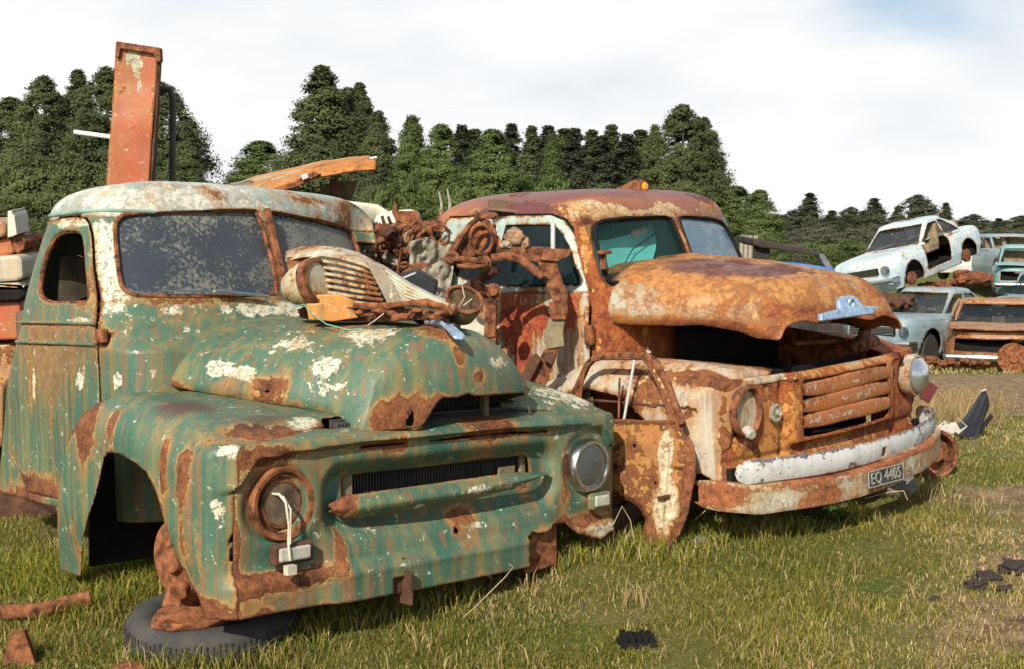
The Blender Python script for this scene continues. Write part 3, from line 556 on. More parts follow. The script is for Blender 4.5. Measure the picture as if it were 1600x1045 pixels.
BL_C = [((-.87, 1.25, 1.50), (.10, .3, .20), 'g', .26), ((-.84, 1.2, 1.64), (.06, .2, .10), 'g', .3), ((-.55, 1.05, 1.19), (.25, .15, .09), 'g', .13), ((-.2, 1.2, 1.30), (.6, .1, .05), 'g', .16), ((.5, 1.3, 1.30), (.4, .2, .06), 'g', .25), ((-.88, .95, 1.02), (.10, .11, .08), 'g', .26), ((-.9, 1.15, 1.0), (.06, .05, .06), 'g', .16),
        ((-.93, 1.24, 1.17), (.05, .04, .045), 'r', .3), ((-.70, 1.25, 1.5), (.03, .2, .25), 'r', .08), ((.83, 1.6, 1.5), (.1, .2, .25), 'g', .25), ((-.3, 1.25, 1.33), (.8, .12, .02), 'r', .10), ((-.8, .95, .90), (.1, .1, .1), 'r', .1), ((-.93, 2.1, .4), (.1, .2, .06), 'r', .14)]
cabo = obj_sheet('cab', sheet(cab, (0, 1, 620), (0, .985, 118), sd_cab, wrap=True), GREEN, T1, BL_C, solid=.008)
def roofhole(X, Y, Z):
    fr = Y < 1.9
    d = np.minimum(np.where(fr & (X < .2), sdpoly(X, Z, WSL), 9.), np.where(fr & (X > -.2), sdpoly(X, Z, WSR), 9.))
    return np.minimum(d, np.where(X < -np.interp(Z, cab.zs, cab.hw) + .05, sdpoly(Y, Z, DOOR1) - .004, 9.))
BL_R = [((-.28, 1.5, 1.84), (.16, .15, .05), 'r', .2), ((-.6, 1.5, 1.8), (.3, .3, .12), 'g', .04), ((.25, 1.6, 1.86), (.3, .12, .03), 'r', .16), ((.60, 1.7, 1.83), (.12, .1, .08), 'r', .2), ((.8, 1.7, 1.75), (.1, .2, .08), 'r', .10), ((-.75, 1.4, 1.78), (.15, .2, .06), 'g', .2), ((-.3, 1.45, 1.80), (.3, .1, .03), 'g', .2), ((-.4, 1.5, 1.93), (.5, .2, .02), 'r', .06)]
obj_sheet('roof', sheet(cab, (0, 1, 420), (.985, 1.97, 70), roofhole, wrap=True), ROOFP, T1, BL_R, solid=.006)
obj('drip_rail', seam(cab, [[(a, 1.03) for a in np.linspace(.355, .645, 50)], ], .010, 8), plain('chalky_green_trim', (.20, .33, .27), .6, var=.3), T1, smooth=True)
def door_keep(X, Y, Z): return np.where(X < -np.interp(Z, cab.zs, cab.hw) + .05, np.maximum(sdpoly(Y, Z, DOOR1) + .006, -sdpoly(Y, Z, WIN1)), 9.)
def cab_out(a, b): x, y, z = cab(a, b); return x * 1.004 - .002 * (x < 0), y, z
BL_D = [((-.93, 1.7, 1.23), (.1, .5, .012), 'r', .20), ((-.93, 1.8, 1.145), (.1, .4, .012), 'r', .22), ((-.93, 1.75, .9), (.1, .02, .35), 'r', .15), ((-.93, 1.98, 1.0), (.1, .02, .35), 'r', .13), ((-.93, 1.95, .45), (.1, .3, .07), 'r', .25), ((-.88, 1.6, 1.70), (.1, .35, .03), 'g', .24), ((-.88, 1.38, 1.6), (.1, .05, .15), 'g', .2),
        ((-.93, 1.5, 1.25), (.1, .25, .02), 'g', .22), ((-.93, 1.93, .95), (.1, .03, .15), 'g', .22), ((-.93, 1.45, .98), (.1, .05, .05), 'g', .18), ((-.93, 1.9, .5), (.1, .35, .1), 'g', .08)]
dr = obj_sheet('cab_door', sheet(cab_out, (.30, .70, 300), (0, 1.2, 150), lambda X, Y, Z: -door_keep(X, Y, Z)), GREEN, T1, BL_D, solid=.008)
obj('window_frame', MB().tube([(-float(np.interp(z, cab.zs, cab.hw)) + .008, y, z) for y, z in WIN1 + WIN1[:1]], .012, 8), BARE, dr, smooth=True)
obj('belt_moulding', MB().tube([(-.945, 1.30, 1.235), (-.948, 1.7, 1.237), (-.945, 2.11, 1.236)], .007, 8).tube([(-.948, 1.29, 1.148), (-.95, 1.7, 1.148), (-.948, 2.12, 1.146)], .009, 8), GREEN, dr, smooth=True)
obj('cowl_moulding', MB().tube([tuple(float(c) for c in cab(np.array(a), np.array(.566))) for a in np.linspace(.6, .74, 24)], .006, 6), GREEN, T1, smooth=True)
obj('door_hinge', MB().box((-.945, 1.235, 1.185), (.03, .07, .055)), BAREO, dr, bevel=.006)
# windscreen glass on the same curved front
def pane1(sgn):
    def f(a, b):
        u = sgn * lerp(.008, .83, a) * (1 if sgn < 0 else .94); z = lerp(1.335, 1.80, b); f_ = np.interp(z, cab.zs, cab.fr); f_ = np.where(z > 1.74, 1.40 + (z - 1.74) * .5, f_)
        return u, f_ + bow1(u, z) + .018 + .03 * (np.abs(u) / .84) ** 8, z
    return f
for s_ in (-1, 1):
    PL = WSL if s_ < 0 else WSR
    obj_sheet('windscreen', sheet(pane1(s_), (0, 1, 50), (0, 1, 30)), GLASS1, T1, None, solid=.005, dent=0)
    def edge(P, fn=cab):
        out = []
        for x, z in P:
            f_ = float(np.interp(z, cab.zs, cab.fr)) if z <= 1.74 else 1.40 + (z - 1.74) * .45
            out.append((x, f_ + float(bow1(x, z)) + .002 + .03 * (abs(x) / .84) ** 8, z))
        return out
    obj('windscreen_frame', MB().tube(edge(PL + PL[:1]), .011, 8), BARE, T1, smooth=True)
obj('windscreen_divider', MB().box((0, 1.295, 1.58), (.032, .03, .46), (-.38, 0, 0)), BAREO, T1, bevel=.006)
obj('wiper', MB().tube([(-.66, 1.215, 1.385), (-.40, 1.19, 1.378), (-.15, 1.195, 1.365)], .005, 6).tube([(-.42, 1.175, 1.385), (-.12, 1.185, 1.358)], .009, 6), CHROME, T1, smooth=True)
# inside of the cab
obj('bench_seat', MB().box((0, 2.15, .80), (1.6, .5, .25)).box((0, 2.40, 1.05), (1.6, .16, .50), (-.15, 0, 0)), plain('torn_seat', (.10, .07, .05), .9, var=.6), T1, bevel=.03)
obj('torn_lining', MB().prism([(-.80, 1.95, 1.55), (-.3, 2.2, 1.62), (.2, 2.3, 1.60), (.3, 2.3, 1.42), (-.2, 2.2, 1.45), (-.6, 2.0, 1.38), (-.82, 1.95, 1.30)], (.02, .04, 0)), plain('hanging_lining', (.16, .13, .08), .95, var=.5), T1)
obj('dashboard', MB().box((0, 1.45, 1.22), (1.66, .18, .14)), BARED, T1, bevel=.03)
obj('cab_floor', MB().box((0, 1.85, .44), (1.76, 1.3, .03)), BARED, T1)
# ================================================================== ORANGE RUSTED TRUCK
T2 = thing('rusty_truck', 'orange rusted truck with raised bonnet, slatted grille and flaking white bumper', 'truck')
pose(T2, (1.756, 6.807, 0), 47, -1.5, -1.3)
QP, QL, QT = clip_outline(1.10, .20, .05, .10, 1.25)
B_C = float(np.interp(-.985, QP[:, 0][60:200], QL[60:200]))
def brow2(u): return .905 - .30 * sst(.80, 1.0, np.abs(u)) ** 2 + .0 * u
def clip2(a, b):
    u = np.interp(a, QL, QP[:, 0]); v = np.interp(a, QL, QP[:, 1]); nf = sst(.26, .10, v)
    zs = np.interp(v, [0, .1, .25, .45, .75, 1.0, 1.25], [.97, .985, 1.025, 1.05, 1.05, 1.0, .86]); zt = lerp(zs, .945, nf); Rr = lerp(.27, .06, nf)
    qu = lerp(np.sign(u) * (.53 + .10 * np.clip(v, 0, 1.2)), u * .56, nf); qv = lerp(.10 + (v - .25) * 1.05 / 1.0, .07 + 0 * u, nf)
    zq = lerp(.955 + .05 * np.clip(v, 0, 1), .925, nf); zb = .36; zw = zt - Rr
    z = zb + (zw - zb) * np.clip(b / .6, 0, 1); s = np.clip((b - .6) / .4, 0, 1); D = np.hypot(qu - u, qv - v) + 1e-6; sR = np.clip(Rr / D, 0, 1)
    s = np.where(s < .5, s / .5 * sR, sR + (s - .5) / .5 * (1 - sR)); rr = np.clip(1 - s / np.maximum(sR, 1e-6), 0, 1)
    top = zt + (zq - zt) * s - Rr * (1 - np.sqrt(np.clip(1 - rr ** 2, 0, 1)))
    z = np.where(b > .6, top, z); uu = u + (qu - u) * np.where(b > .6, s, 0); vv = v + (qv - v) * np.where(b > .6, s, 0)
    fm = sst(1.04, .97, np.abs(uu)) * sst(.16, .11, vv)
    g = sdbox(uu, z, 0, .765, .545, .185, .05); sur = sst(.012, -.012, g) * .035; gi = sdbox(uu, z, 0, .755, .455, .15, .03); gi = sst(.0, -.03, gi) * .03
    h = np.hypot((uu + .035) - np.sign(uu) * .865, (z - .79) * .92); bowl = sst(.155, .13, h) * .012 - np.exp(-((h - .165) / .025) ** 2) * .006
    c = np.exp(-((np.abs(uu) - .575) / .03) ** 2) * .02 * sst(.95, .9, z); pl = np.exp(-((z - .545) / .018) ** 2) * .012
    fold = sst(brow2(uu) - .01, brow2(uu) + .01, z) * .014 * (np.abs(uu) > .5)
    vv = vv + fm * (-sur + gi + bowl + c + pl - fold) - .02 * fm * sst(.55, .42, z)
    dentm = .012 * np.exp(-(((vv - .15) / .10) ** 2 + ((z - .50) / .09) ** 2)) * (1 - nf); uu = uu + np.sign(-uu) * dentm * 2
    return uu, vv, z
AR2 = [(.36, .10), (.365, .60), (.41, .72), (.50, .80), (.63, .855), (.80, .875), (.98, .84), (1.12, .72), (1.17, .5), (1.17, .1)]
GR2 = [(-.445, .61), (-.445, .895), (.445, .90), (.455, .62), (.40, .605), (-.40, .605)]
def panel_in(X, Z): return np.maximum(Z - brow2(X) , np.abs(X) - .975)
def h_f2(X, Y, Z):
    d = np.where(np.abs(X) > .8, sdpoly(Y, Z, AR2) + .006 * vnoise(Y * 25, Z * 25), 9.)
    fr = Y < .145
    d = np.minimum(d, np.where(fr & (np.abs(X) < .97), -np.maximum(Z - brow2(X), -9), 9.) * 0 + np.where(fr, panel_in(X, Z), 9.))
    d = np.minimum(d, np.where(Y < .35, np.abs(X) - .50, 9.))
    tear = np.where((X < -1) , sdpoly(Y, Z, [(.10, .3), (.10, .47), (.14, .50), (.22, .455), (.30, .43), (.36, .46), (.36, .3)]) + .012 * vnoise(Y * 30, Z * 30), 9.)
    return np.minimum(d, tear)
def h_p2(X, Y, Z):
    d = -panel_in(X, Z) * 1.0; top = (np.abs(X) < .545); d = np.where(top, 9., d)
    d = np.where(np.abs(X) < .50, 9., np.where(top, np.maximum(-panel_in(X, Z), (.56 - np.abs(X)) * 9), d))
    d = np.minimum(d, np.where(Y < .05, sdpoly(X, Z, GR2), 9.)); d = np.minimum(d, np.hypot(X - (np.sign(X) * .865 - .035), (Z - .79) * .95) - .112)
    return d
BL2F = [((-.95, .05, .93), (.13, .10, .03), 'r', .26), ((-1.0, .22, .95), (.06, .10, .05), 'r', .16), ((-.70, .3, 1.02), (.2, .5, .05), 'r', .13), ((-.55, .15, .97), (.12, .12, .05), 'r', .22), ((-1.1, .22, .55), (.03, .16, .12), 'r', .07), ((-1.1, .1, .6), (.1, .12, .1), 'g', .07), ((-1.05, .05, .38), (.1, .1, .03), 'r', .2),
        ((-1.0, .04, .65), (.04, .05, .3), 'r', .16), ((-1.1, .3, .70), (.03, .12, .07), 'r', .06), ((1.0, .3, .95), (.3, .4, .2), 'r', .25), ((-1.05, .6, .98), (.1, .3, .06), 'r', .08), ((-.98, .12, .96), (.07, .12, .035), 'r', .3), ((-1.05, .45, .88), (.1, .12, .04), 'r', .14), ((-1.1, .25, .80), (.05, .2, .03), 'r', .10)]
for sg, rngA in ((-1, (0, .5 - .0, 330)), (1, (.5, 1, 330))):
    obj_sheet('front_fender', sheet(clip2, rngA, (0, 1, 110), h_f2), CREAM if sg < 0 else ORANGE, T2, BL2F, solid=.006, dent=.006)
BL2P = [((0, 0, .94), (.5, .2, .03), 'g', .17), ((-.5, 0, .91), (.08, .2, .05), 'g', .22), ((-.75, 0, .95), (.3, .3, .02), 'g', .05), ((-.66, 0, .62), (.10, .2, .16), 'b', .22), ((-.70, 0, .85), (.05, .1, .06), 'b', .3), ((-.82, 0, .60), (.08, .1, .05), 'b', .3), ((.5, 0, .55), (.5, .2, .05), 'g', .08), ((-.1, 0, .57), (.5, .1, .02), 'b', .3)]
obj_sheet('front_panel', sheet(clip2, (B_C - .01, 1.01 - B_C, 280), (0, 1, 110), h_p2), ORANGE, T2, BL2P, solid=.006, dent=.004)
ORANGEW = paint('orange_slat_paint', (.44, .15, .04), (.36, .10, .03), primer=(.58, .55, .44), t_rust=.57, t_prim=.535, streak=.2, seed=41.0, psc=22.0, streakc=(.30, .10, .03), halo=(.48, .19, .05))
for k, zc in enumerate((.852, .768, .686)):
    def slat(a, b, zc=zc, k=k):
        u = lerp(-.455, .46, a); q = (b - .5) * math.pi; hh = .0405 * np.clip(np.sin(np.clip(a, .001, .999) * math.pi) ** .12, 0, 1)
        v = -.068 - .014 * np.cos(q) ** .4 + .10 * (u / 1.1) ** 2 - .015; return u, v, zc + hh * np.sin(q) + .004 * np.sin(u * 6 + k)
    obj_sheet('grille_slat', sheet(slat, (0, 1, 110), (0, 1, 18)), ORANGEW, T2, [((0, 0, zc), (.3, .2, .02), 'g', .07)], solid=.006)
obj('radiator_core', MB().box((0, .12, .74), (1.0, .02, .4)), DARK, T2)
obj('panel_seam', MB().tube([tuple(float(c) for c in clip2(np.array(a), np.array(float(next(b_ for b_ in np.linspace(.5, .9, 200) if clip2(np.array(a), np.array(b_))[2] > .812))))) for a in np.linspace(.0, B_C - .03, 90) if .06 < clip2(np.array(a), np.array(.5))[1] < 1.1], .007, 6), BARED, T2)
obj('brow_seam', MB().tube([(u, float(clip2(np.array(float(np.interp(u, QP[:, 0][60:200], QL[60:200]))), np.array(.55))[1]) - .004, float(brow2(np.array(u))) + .003) for u in np.linspace(-.965, -.5, 30)], .0045, 6), BARED, T2)
l1 = obj('headlight_bucket', MB().lathe([(.112, .03), (.120, .0), (.117, -.014), (.106, -.016), (.102, -.006), (.098, .02)], (-.895, -.022, .79), (0, 1, 0), 44, sq=1.06), BARE, T2, smooth=True, ang=50)
obj('reflector_bowl', MB().lathe([(.105, .01), (.095, .03), (.07, .055), (.03, .07), (0, .072)], (-.895, -.02, .79), (0, 1, 0), 40, sq=1.06), paint('bowl_paint', (.55, .50, .38), (.5, .42, .28), t_rust=.55, t_prim=.6, seed=44.), l1, smooth=True)
for me_ in [bpy.data.objects[-1]] if False else []: pass
obj('loose_bulb', MB().lathe([(.0, -.03), (.02, -.03), (.03, -.01), (.03, .02), (.012, .04)], (-.905, -.035, .69), (.4, 1, .3), 16), OFFW, l1, smooth=True)
l2 = obj('headlight', MB().lathe([(.120, .03), (.124, -.01), (.118, -.03), (.108, -.032), (.104, -.02)], (.85, -.028, .795), (0, 1, 0), 48), BUMPR, T2, smooth=True)
obj('headlight_lens', MB().lathe([(.104, -.022), (.10, -.045), (.075, -.07), (.04, -.083), (0, -.088)], (.85, -.028, .795), (0, 1, 0), 48), plain('silvered_lens', (.55, .58, .60), .12, metal=.8, var=.3, sc=12), l2, smooth=True)
sp = obj('side_lamp', MB().lathe([(.045, .01), (.048, -.008), (.038, -.012), (.030, -.004), (.012, -.004), (.010, -.02), (0, -.02)], (-.66, -.035, .755), (0, 1, 0), 28), BUMPR, T2, smooth=True)
# bonnet, propped up and pushed off its hinges
def hood2(s, b):
    t = np.clip(b, 0, 1); nose = np.clip((t - .76) / .24, 0, 1) * math.pi / 2
    v = np.where(t < .76, lerp(1.12, .08, t / .76), .08 - .16 * np.sin(nose)); vc = np.clip(v, -.1, 1.2)
    w_ = np.interp(vc, [-.1, .0, .1, .45, .85, 1.0, 1.12], [.50, .53, .56, .68, .775, .80, .775]); S = np.clip(np.abs(s), 0, 1)
    zt = np.interp(vc, [-.1, .08, .3, .6, .85, 1.12], [1.37, 1.385, 1.435, 1.495, 1.515, 1.50]); ze = np.interp(vc, [-.1, .0, .1, .35, .7, .95, 1.12], [1.10, 1.09, 1.115, 1.165, 1.185, 1.205, 1.27])
    lipz = 1.145 + .012 * np.cos(s * 9); ztn = zt - (zt - lipz) * (1 - np.cos(nose)) ** 1.0
    ze = ze - .07 * sst(.3, .8, s) * sst(-.02, .15, v)
    k = (1 - S ** 3.4) ** (1 / 2.1); x = np.sign(s) * w_ * S ** .9
    z = ze + (ztn - ze) * k; x = x * (1 + .02 * np.sin(np.clip(k, 0, 1) * 3.1))
    rid = .016 * np.exp(-(x / .045) ** 2) * (k > .3) * (1 - nose / 1.58) + .010 * np.exp(-((np.abs(x) - .10) / .02) ** 2) * (k > .3) * (1 - nose / 1.58) * sst(.7, .2, v)
    fw = sst(.6, 0, v); v = v + (.03 * (x / .5) ** 2 - .15 * x) * fw; z = z + (.03 - .02 * x) * fw; x = x - .045 * fw - .075 * sst(.35, 1.0, v)
    fl = sst(.82, 1, t) * -.03 * np.exp(-((z - 1.15) / .03) ** 2); drop = -.035 * np.exp(-((S - .97) / .07) ** 2) * sst(.72, 1, t)
    return x, v + fl, z + rid + drop
BLH2 = [((-.35, .55, 1.47), (.32, .50, .075), 'b', .72), ((-.15, .30, 1.42), (.28, .25, .06), 'b', .6), ((.4, .4, 1.42), (.12, .4, .08), 'b', .5), ((-.4, .2, 1.34), (.15, .14, .05), 'b', .4), ((-.30, .45, 1.47), (.3, .5, .05), 'r', .05), ((-.55, .35, 1.235), (.3, .40, .05), 'g', .24), ((-.80, .98, 1.32), (.12, .20, .14), 'g', .30), ((-.72, .70, 1.30), (.08, .12, .09), 'g', .16), ((-.12, .15, 1.37), (.05, .25, .06), 'g', .16), ((.0, .15, 1.40), (.04, .3, .06), 'g', .26), ((.12, .12, 1.38), (.05, .3, .06), 'g', .22),
        ((0, -.1, 1.17), (.6, .1, .03), 'r', .25), ((-.3, -.02, 1.22), (.2, .08, .05), 'r', .16), ((.35, 0, 1.3), (.15, .2, .1), 'r', .12), ((-.6, .3, 1.15), (.3, .5, .02), 'r', .25), ((-.5, .05, 1.25), (.1, .15, .05), 'r', .12)]
hd2 = obj_sheet('bonnet', sheet(hood2, (-1, 1, 200), (0, 1, 150)), HOODR, T2, BLH2, solid=.010, dent=.008)
obj('bonnet_badge', MB().prism([(-.33, -.115, 1.185), (.31, -.115, 1.185), (.315, -.115, 1.225), (.13, -.105, 1.235), (.095, -.085, 1.285), (.05, -.08, 1.298), (-.05, -.08, 1.298), (-.09, -.085, 1.285), (-.12, -.105, 1.235), (-.325, -.11, 1.222)], (0, .03, .0)), BCHROME, hd2, bevel=.008)
obj('badge_boss', MB().lathe([(.028, .0), (.026, -.01), (.02, -.012), (.018, -.006), (.008, -.006), (0, -.01)], (.0, -.095, 1.262), (0, 1, .25), 24), BCHROME, hd2, smooth=True)
# cab
def cabw(ring, u0, lin):
    def f(a, b):
        x, y, z = ring(a, b); cx = np.interp(a % 1.0, ring.L, ring.Y); return x + u0, y + lin * x * np.clip(cx, 0, 1) ** 2, z
    return f
c2r = Ring([.55, 1.0, 1.20, 1.34, 1.39, 1.45, 1.60, 1.745], [.78, .80, .81, .835, .86, .885, .945, 1.01], [2.3] * 6 + [2.27, 2.2], [.905, .91, .91, .905, .90, .895, .88, .845], n=8, bow=lambda u, z: .08 * (u / .85) ** 2, dome=(.185, .42))
c2 = cabw(c2r, -.05, .09)
W2L = [(-.83, 1.46), (-.81, 1.62), (-.79, 1.69), (-.72, 1.745), (-.15, 1.765), (-.055, 1.755), (-.04, 1.70), (-.035, 1.40), (-.78, 1.40), (-.82, 1.42)]
W2R = [(.02, 1.40), (.025, 1.70), (.04, 1.755), (.10, 1.76), (.60, 1.735), (.665, 1.68), (.70, 1.60), (.725, 1.46), (.71, 1.40)]
DO2 = [(2.05, .62), (2.05, 1.74), (2.0, 1.80), (1.20, 1.785), (1.11, 1.75), (1.04, 1.66), (.965, 1.50), (.92, 1.38), (.915, .62)]
WI2 = [(1.95, 1.395), (1.95, 1.735), (1.23, 1.735), (1.15, 1.715), (1.085, 1.64), (1.025, 1.52), (.98, 1.425), (.995, 1.395)]
W2L = chaikin(W2L); W2R = chaikin(W2R); WI2 = chaikin(WI2)
def sd_c2(X, Y, Z):
    fr = Y < 1.6
    d = np.minimum(np.where(fr & (X < -.03), sdpoly(X, Z, W2L), 9.), np.where(fr & (X >= -.03), sdpoly(X, Z, W2R), 9.))
    return np.minimum.reduce([d, np.where(X < -np.interp(Z, c2r.zs, c2r.hw) - .0, sdpoly(Y, Z, DO2) - .004, 9.), np.where(X > .6, sdpoly(Y, Z, WI2), 9.), np.where(Y > 2.0, sdbox(X, Z, 0, 1.57, .5, .13, .05), 9.)])
BLC2 = [((-.8, .9, 1.25), (.12, .2, .3), 'r', .06), ((-.88, .80, 1.0), (.03, .1, .30), 'g', .20), ((-.75, .80, .98), (.05, .1, .12), 'g', .22), ((-.6, .80, .95), (.06, .1, .10), 'g', .20), ((-.83, .85, 1.2), (.05, .1, .3), 'r', .16), ((-.95, .86, 1.3), (.03, .1, .4), 'b', .2)]
obj_sheet('cab', sheet(c2, (0, 1, 560), (0, .985, 100), sd_c2, wrap=True), ORANGE, T2, BLC2, solid=.008)
ROOF2 = paint('stained_roof_paint', (.24, .075, .045), (.34, .13, .06), primer=(.66, .50, .28), fleck=.25, t_rust=.60, t_prim=.61, streak=.3, seed=49.0, streakc=(.45, .18, .06), rustc=((.14, .045, .02), (.32, .09, .035), (.50, .20, .06)), purple=(.13, .045, .05))
BLR2 = [((-.45, 1.45, 1.90), (1.0, .65, .085), 'b', .75), ((-.35, 1.45, 1.90), (.6, .4, .04), 'r', .12), ((-.72, 1.12, 1.80), (.22, .25, .055), 'g', .30), ((-.12, 1.1, 1.80), (.16, .2, .05), 'g', .28), ((-.45, 1.05, 1.785), (.5, .2, .03), 'g', .16), ((.35, 1.15, 1.79), (.35, .2, .03), 'g', .08), ((.45, 1.4, 1.89), (.4, .4, .09), 'b', .5), ((.5, 1.35, 1.85), (.3, .3, .05), 'r', .3), ((-.90, 1.5, 1.80), (.12, .35, .07), 'b', .6), ((-.90, 1.5, 1.80), (.12, .35, .07), 'r', .3), ((-.82, 1.0, 1.7), (.08, .1, .1), 'r', .12), ((0, 1.1, 1.79), (.9, .1, .025), 'r', .10)]
obj_sheet('roof', sheet(c2, (0, 1, 400), (.985, 1.97, 70), sd_c2, wrap=True), ROOF2, T2, BLR2, solid=.008)
obj('roof_ridge', MB().tube([(-.01, 1.02, 1.76), (-.01, 1.06, 1.81), (-.01, 1.12, 1.865), (-.01, 1.22, 1.905), (-.01, 1.30, 1.915)], [.02, .022, .022, .018, .008], 10), ORANGE, T2, smooth=True)
bc = obj('roof_beacon', MB().tube([(-.02, 1.50, 1.905), (-.02, 1.38, 1.92), (-.02, 1.28, 1.935), (-.02, 1.22, 1.94)], [.015, .035, .048, .042], 12), BAREO, T2, smooth=True)
obj('beacon_lens', MB().lathe([(.026, 0), (.026, .012), (.018, .02), (0, .022)], (-.02, 1.225, 1.94), (0, -1, .1), 20), AMBER, bc, smooth=True)
def c2o(a, b): x, y, z = c2(a, b); return x - .004, y, z
def dk(lo, hi):
    def f(X, Y, Z):
        k = np.maximum(sdpoly(Y, Z, DO2) + .006, -sdpoly(Y, Z, WI2)); k = np.maximum(k, np.maximum(lo - Z, Z - hi)); return np.where(X < -np.interp(Z, c2r.zs, c2r.hw) - .0, -k, -9.)
    return f
d2 = obj_sheet('cab_door', sheet(c2o, (.30, .70, 240), (0, 1.3, 130), dk(0, 1.36)), DOORP, T2, [((-.95, 1.1, 1.33), (.1, .5, .02), 'g', .10), ((-.95, 1.3, 1.22), (.1, .4, .10), 'r', .14), ((-.95, 1.0, 1.1), (.1, .06, .3), 'g', .10)], solid=.008)
obj_sheet('window_surround', sheet(c2o, (.30, .70, 240), (0, 1.3, 130), dk(1.36, 3)), AQUA, d2, None, solid=.010)
obj('window_seal', MB().tube([(-.932 + .25 * max(0, z - 1.5), y, z) for y, z in WI2 + WI2[:1]], .010, 8), DARK, d2, smooth=True)
obj('quarter_light_bar', MB().tube([(-.95, 1.15, 1.40), (-.915, 1.165, 1.735)], .013, 8), CHROMEP, d2, smooth=True)
obj('door_glass', MB().add([(-.925, 1.21, 1.40), (-.925, 1.9, 1.40), (-.89, 1.9, 1.73), (-.89, 1.21, 1.73)], [(0, 1, 2, 3)]), GLASSC, d2)
obj('quarter_glass', MB().add([(-.925, 1.01, 1.40), (-.925, 1.21, 1.40), (-.89, 1.21, 1.73), (-.90, 1.12, 1.70)], [(0, 1, 2, 3)]), GLASSC, d2)
obj('door_hinge', MB().box((-.95, .905, 1.14), (.035, .05, .10)), BAREO, d2, bevel=.008)
obj('mirror_bracket', MB().box((-.86, .87, 1.53), (.05, .03, .10), (0, 0, .6)).box((-.87, .85, 1.57), (.09, .03, .02)), BAREO, T2, bevel=.004)
for nm, Pn, gm in (('windscreen', W2L, GLASS2), ('windscreen', W2R, GLASSB)):
    def pane(a, b, Pn=Pn):
        xs = [p[0] for p in Pn]; u = lerp(min(xs) - .01, max(xs) + .01, a); z = lerp(1.385, 1.775, b); f_ = np.interp(z, c2r.zs, c2r.fr); x = u + .05
        return u, f_ + .08 * (x / .85) ** 2 + .09 * x + .018 + (z > 1.745) * (z - 1.745) * .6, z
    g_ = obj_sheet(nm, sheet(pane, (0, 1, 30), (0, 1, 20)), gm, T2, None, solid=.005, dent=0)
    obj('windscreen_seal', MB().tube([(x, float(np.interp(z, c2r.zs, c2r.fr)) + .08 * ((x + .05) / .85) ** 2 + .09 * (x + .05) + .004 + max(0, z - 1.745) * .6, z) for x, z in Pn + Pn[:1]], .012, 8), DARK, g_, smooth=True)
obj('headlining', MB().box((-.05, 2.05, 1.50), (1.6, .02, .62)), TURQ, T2)
obj('fallen_lining', MB().prism([(-.82, .99, 1.38), (-.80, 1.06, 1.63), (-.55, 1.08, 1.635), (-.25, 1.11, 1.67), (-.07, 1.14, 1.72), (-.06, 1.12, 1.67), (-.12, 1.07, 1.58), (-.22, 1.03, 1.49), (-.25, 1.0, 1.38)], (0, .012, 0)), TURQ, T2, bevel=.003)
obj('lining_tear', MB().tube([(-.52, .985, 1.40), (-.50, 1.01, 1.50), (-.38, 1.04, 1.58), (-.20, 1.07, 1.63), (-.08, 1.10, 1.67)], .003, 6), DARK, T2)
obj('side_lining', MB().box((.72, 1.62, 1.50), (.02, .85, .50), (0, -.12, 0)), TURQ, T2)
obj('bench_seat', MB().box((-.05, 1.75, 1.0), (1.6, .5, .3)), BARED, T2, bevel=.03)
obj('steering_wheel', MB().torus((-.50, 1.14, 1.36), (0, -.75, 1), .18, .012, 40, 8).tube([(-.50, 1.14, 1.36), (-.50, 1.05, 1.28)], .03, 8), TURQ, T2, smooth=True)
obj('mirror', MB().box((-.25, 1.10, 1.67), (.14, .02, .045), (0, -.2, 0)), OFFW, T2, bevel=.008)
obj('dashboard', MB().box((-.05, 1.12, 1.30), (1.6, .12, .12)), BARED, T2, bevel=.02)
# engine bay
obj('firewall', MB().box((.17, .735, 1.02), (1.15, .02, .62)), DARK, T2)  # black panel ahead of the cab front, painting the shade under the bonnet
for s_ in (-1, 1):
    obj('inner_fender', MB().prism([(s_ * .55, .12, .45), (s_ * .64, .9, .45), (s_ * .64, .9, 1.0 + (.10 if s_ > 0 else 0)), (s_ * .55, .12, .945 + (.07 if s_ > 0 else 0))], (s_ * .012, 0, 0)), BARE if s_ > 0 else BARED, T2)  # left wall gets darker steel, the bay's shade put into its colour
obj('engine_block', MB().box((.05, .55, .60), (.45, .7, .4)).box((-.05, .6, .84), (.2, .5, .12)).lathe([(.09, 0), (.09, .10), (.05, .12)], (-.22, .55, .82), (0, 0, 1), 20), BARED, T2, bevel=.02)
obj('battery_tray', MB().box((-.38, .18, .86), (.10, .03, .16), (0, .1, .2)).lathe([(.07, 0), (.07, .14)], (-.46, .42, .86), (1, .1, 0), 20), BARE, T2, smooth=True, bevel=.01, ang=40)
obj('prop_rod', MB().tube([(-.64, .86, 1.17), (-.60, .78, 1.02)], .014, 8), CHROMEP, T2, smooth=True)
obj('prop_rod', MB().tube([(-.42, .86, 1.20), (-.45, .84, 1.06)], .012, 8), CHROMEP, T2, smooth=True)
obj('cowl_bracket', MB().prism([(-.58, .98, 1.16), (-.46, .98, 1.14), (-.45, .98, 1.06), (-.50, .98, 1.02), (-.56, .98, 1.06)], (0, .01, 0)), BARE, T2)
obj('starter_motor', MB().tube([(.42, .10, .99), (.52, .12, 1.0), (.60, .14, 1.0)], [.03, .055, .055], 14).tube([(.60, .14, 1.0), (.72, .16, .99), (.76, .17, .985)], [.035, .05, .045], 14).box((.56, .12, 1.06), (.08, .04, .04)).tube([(.1, .3, 1.03), (.5, .2, 1.02), (.75, .4, 1.0)], .014, 8), BARE, T2, smooth=True, bevel=.004)
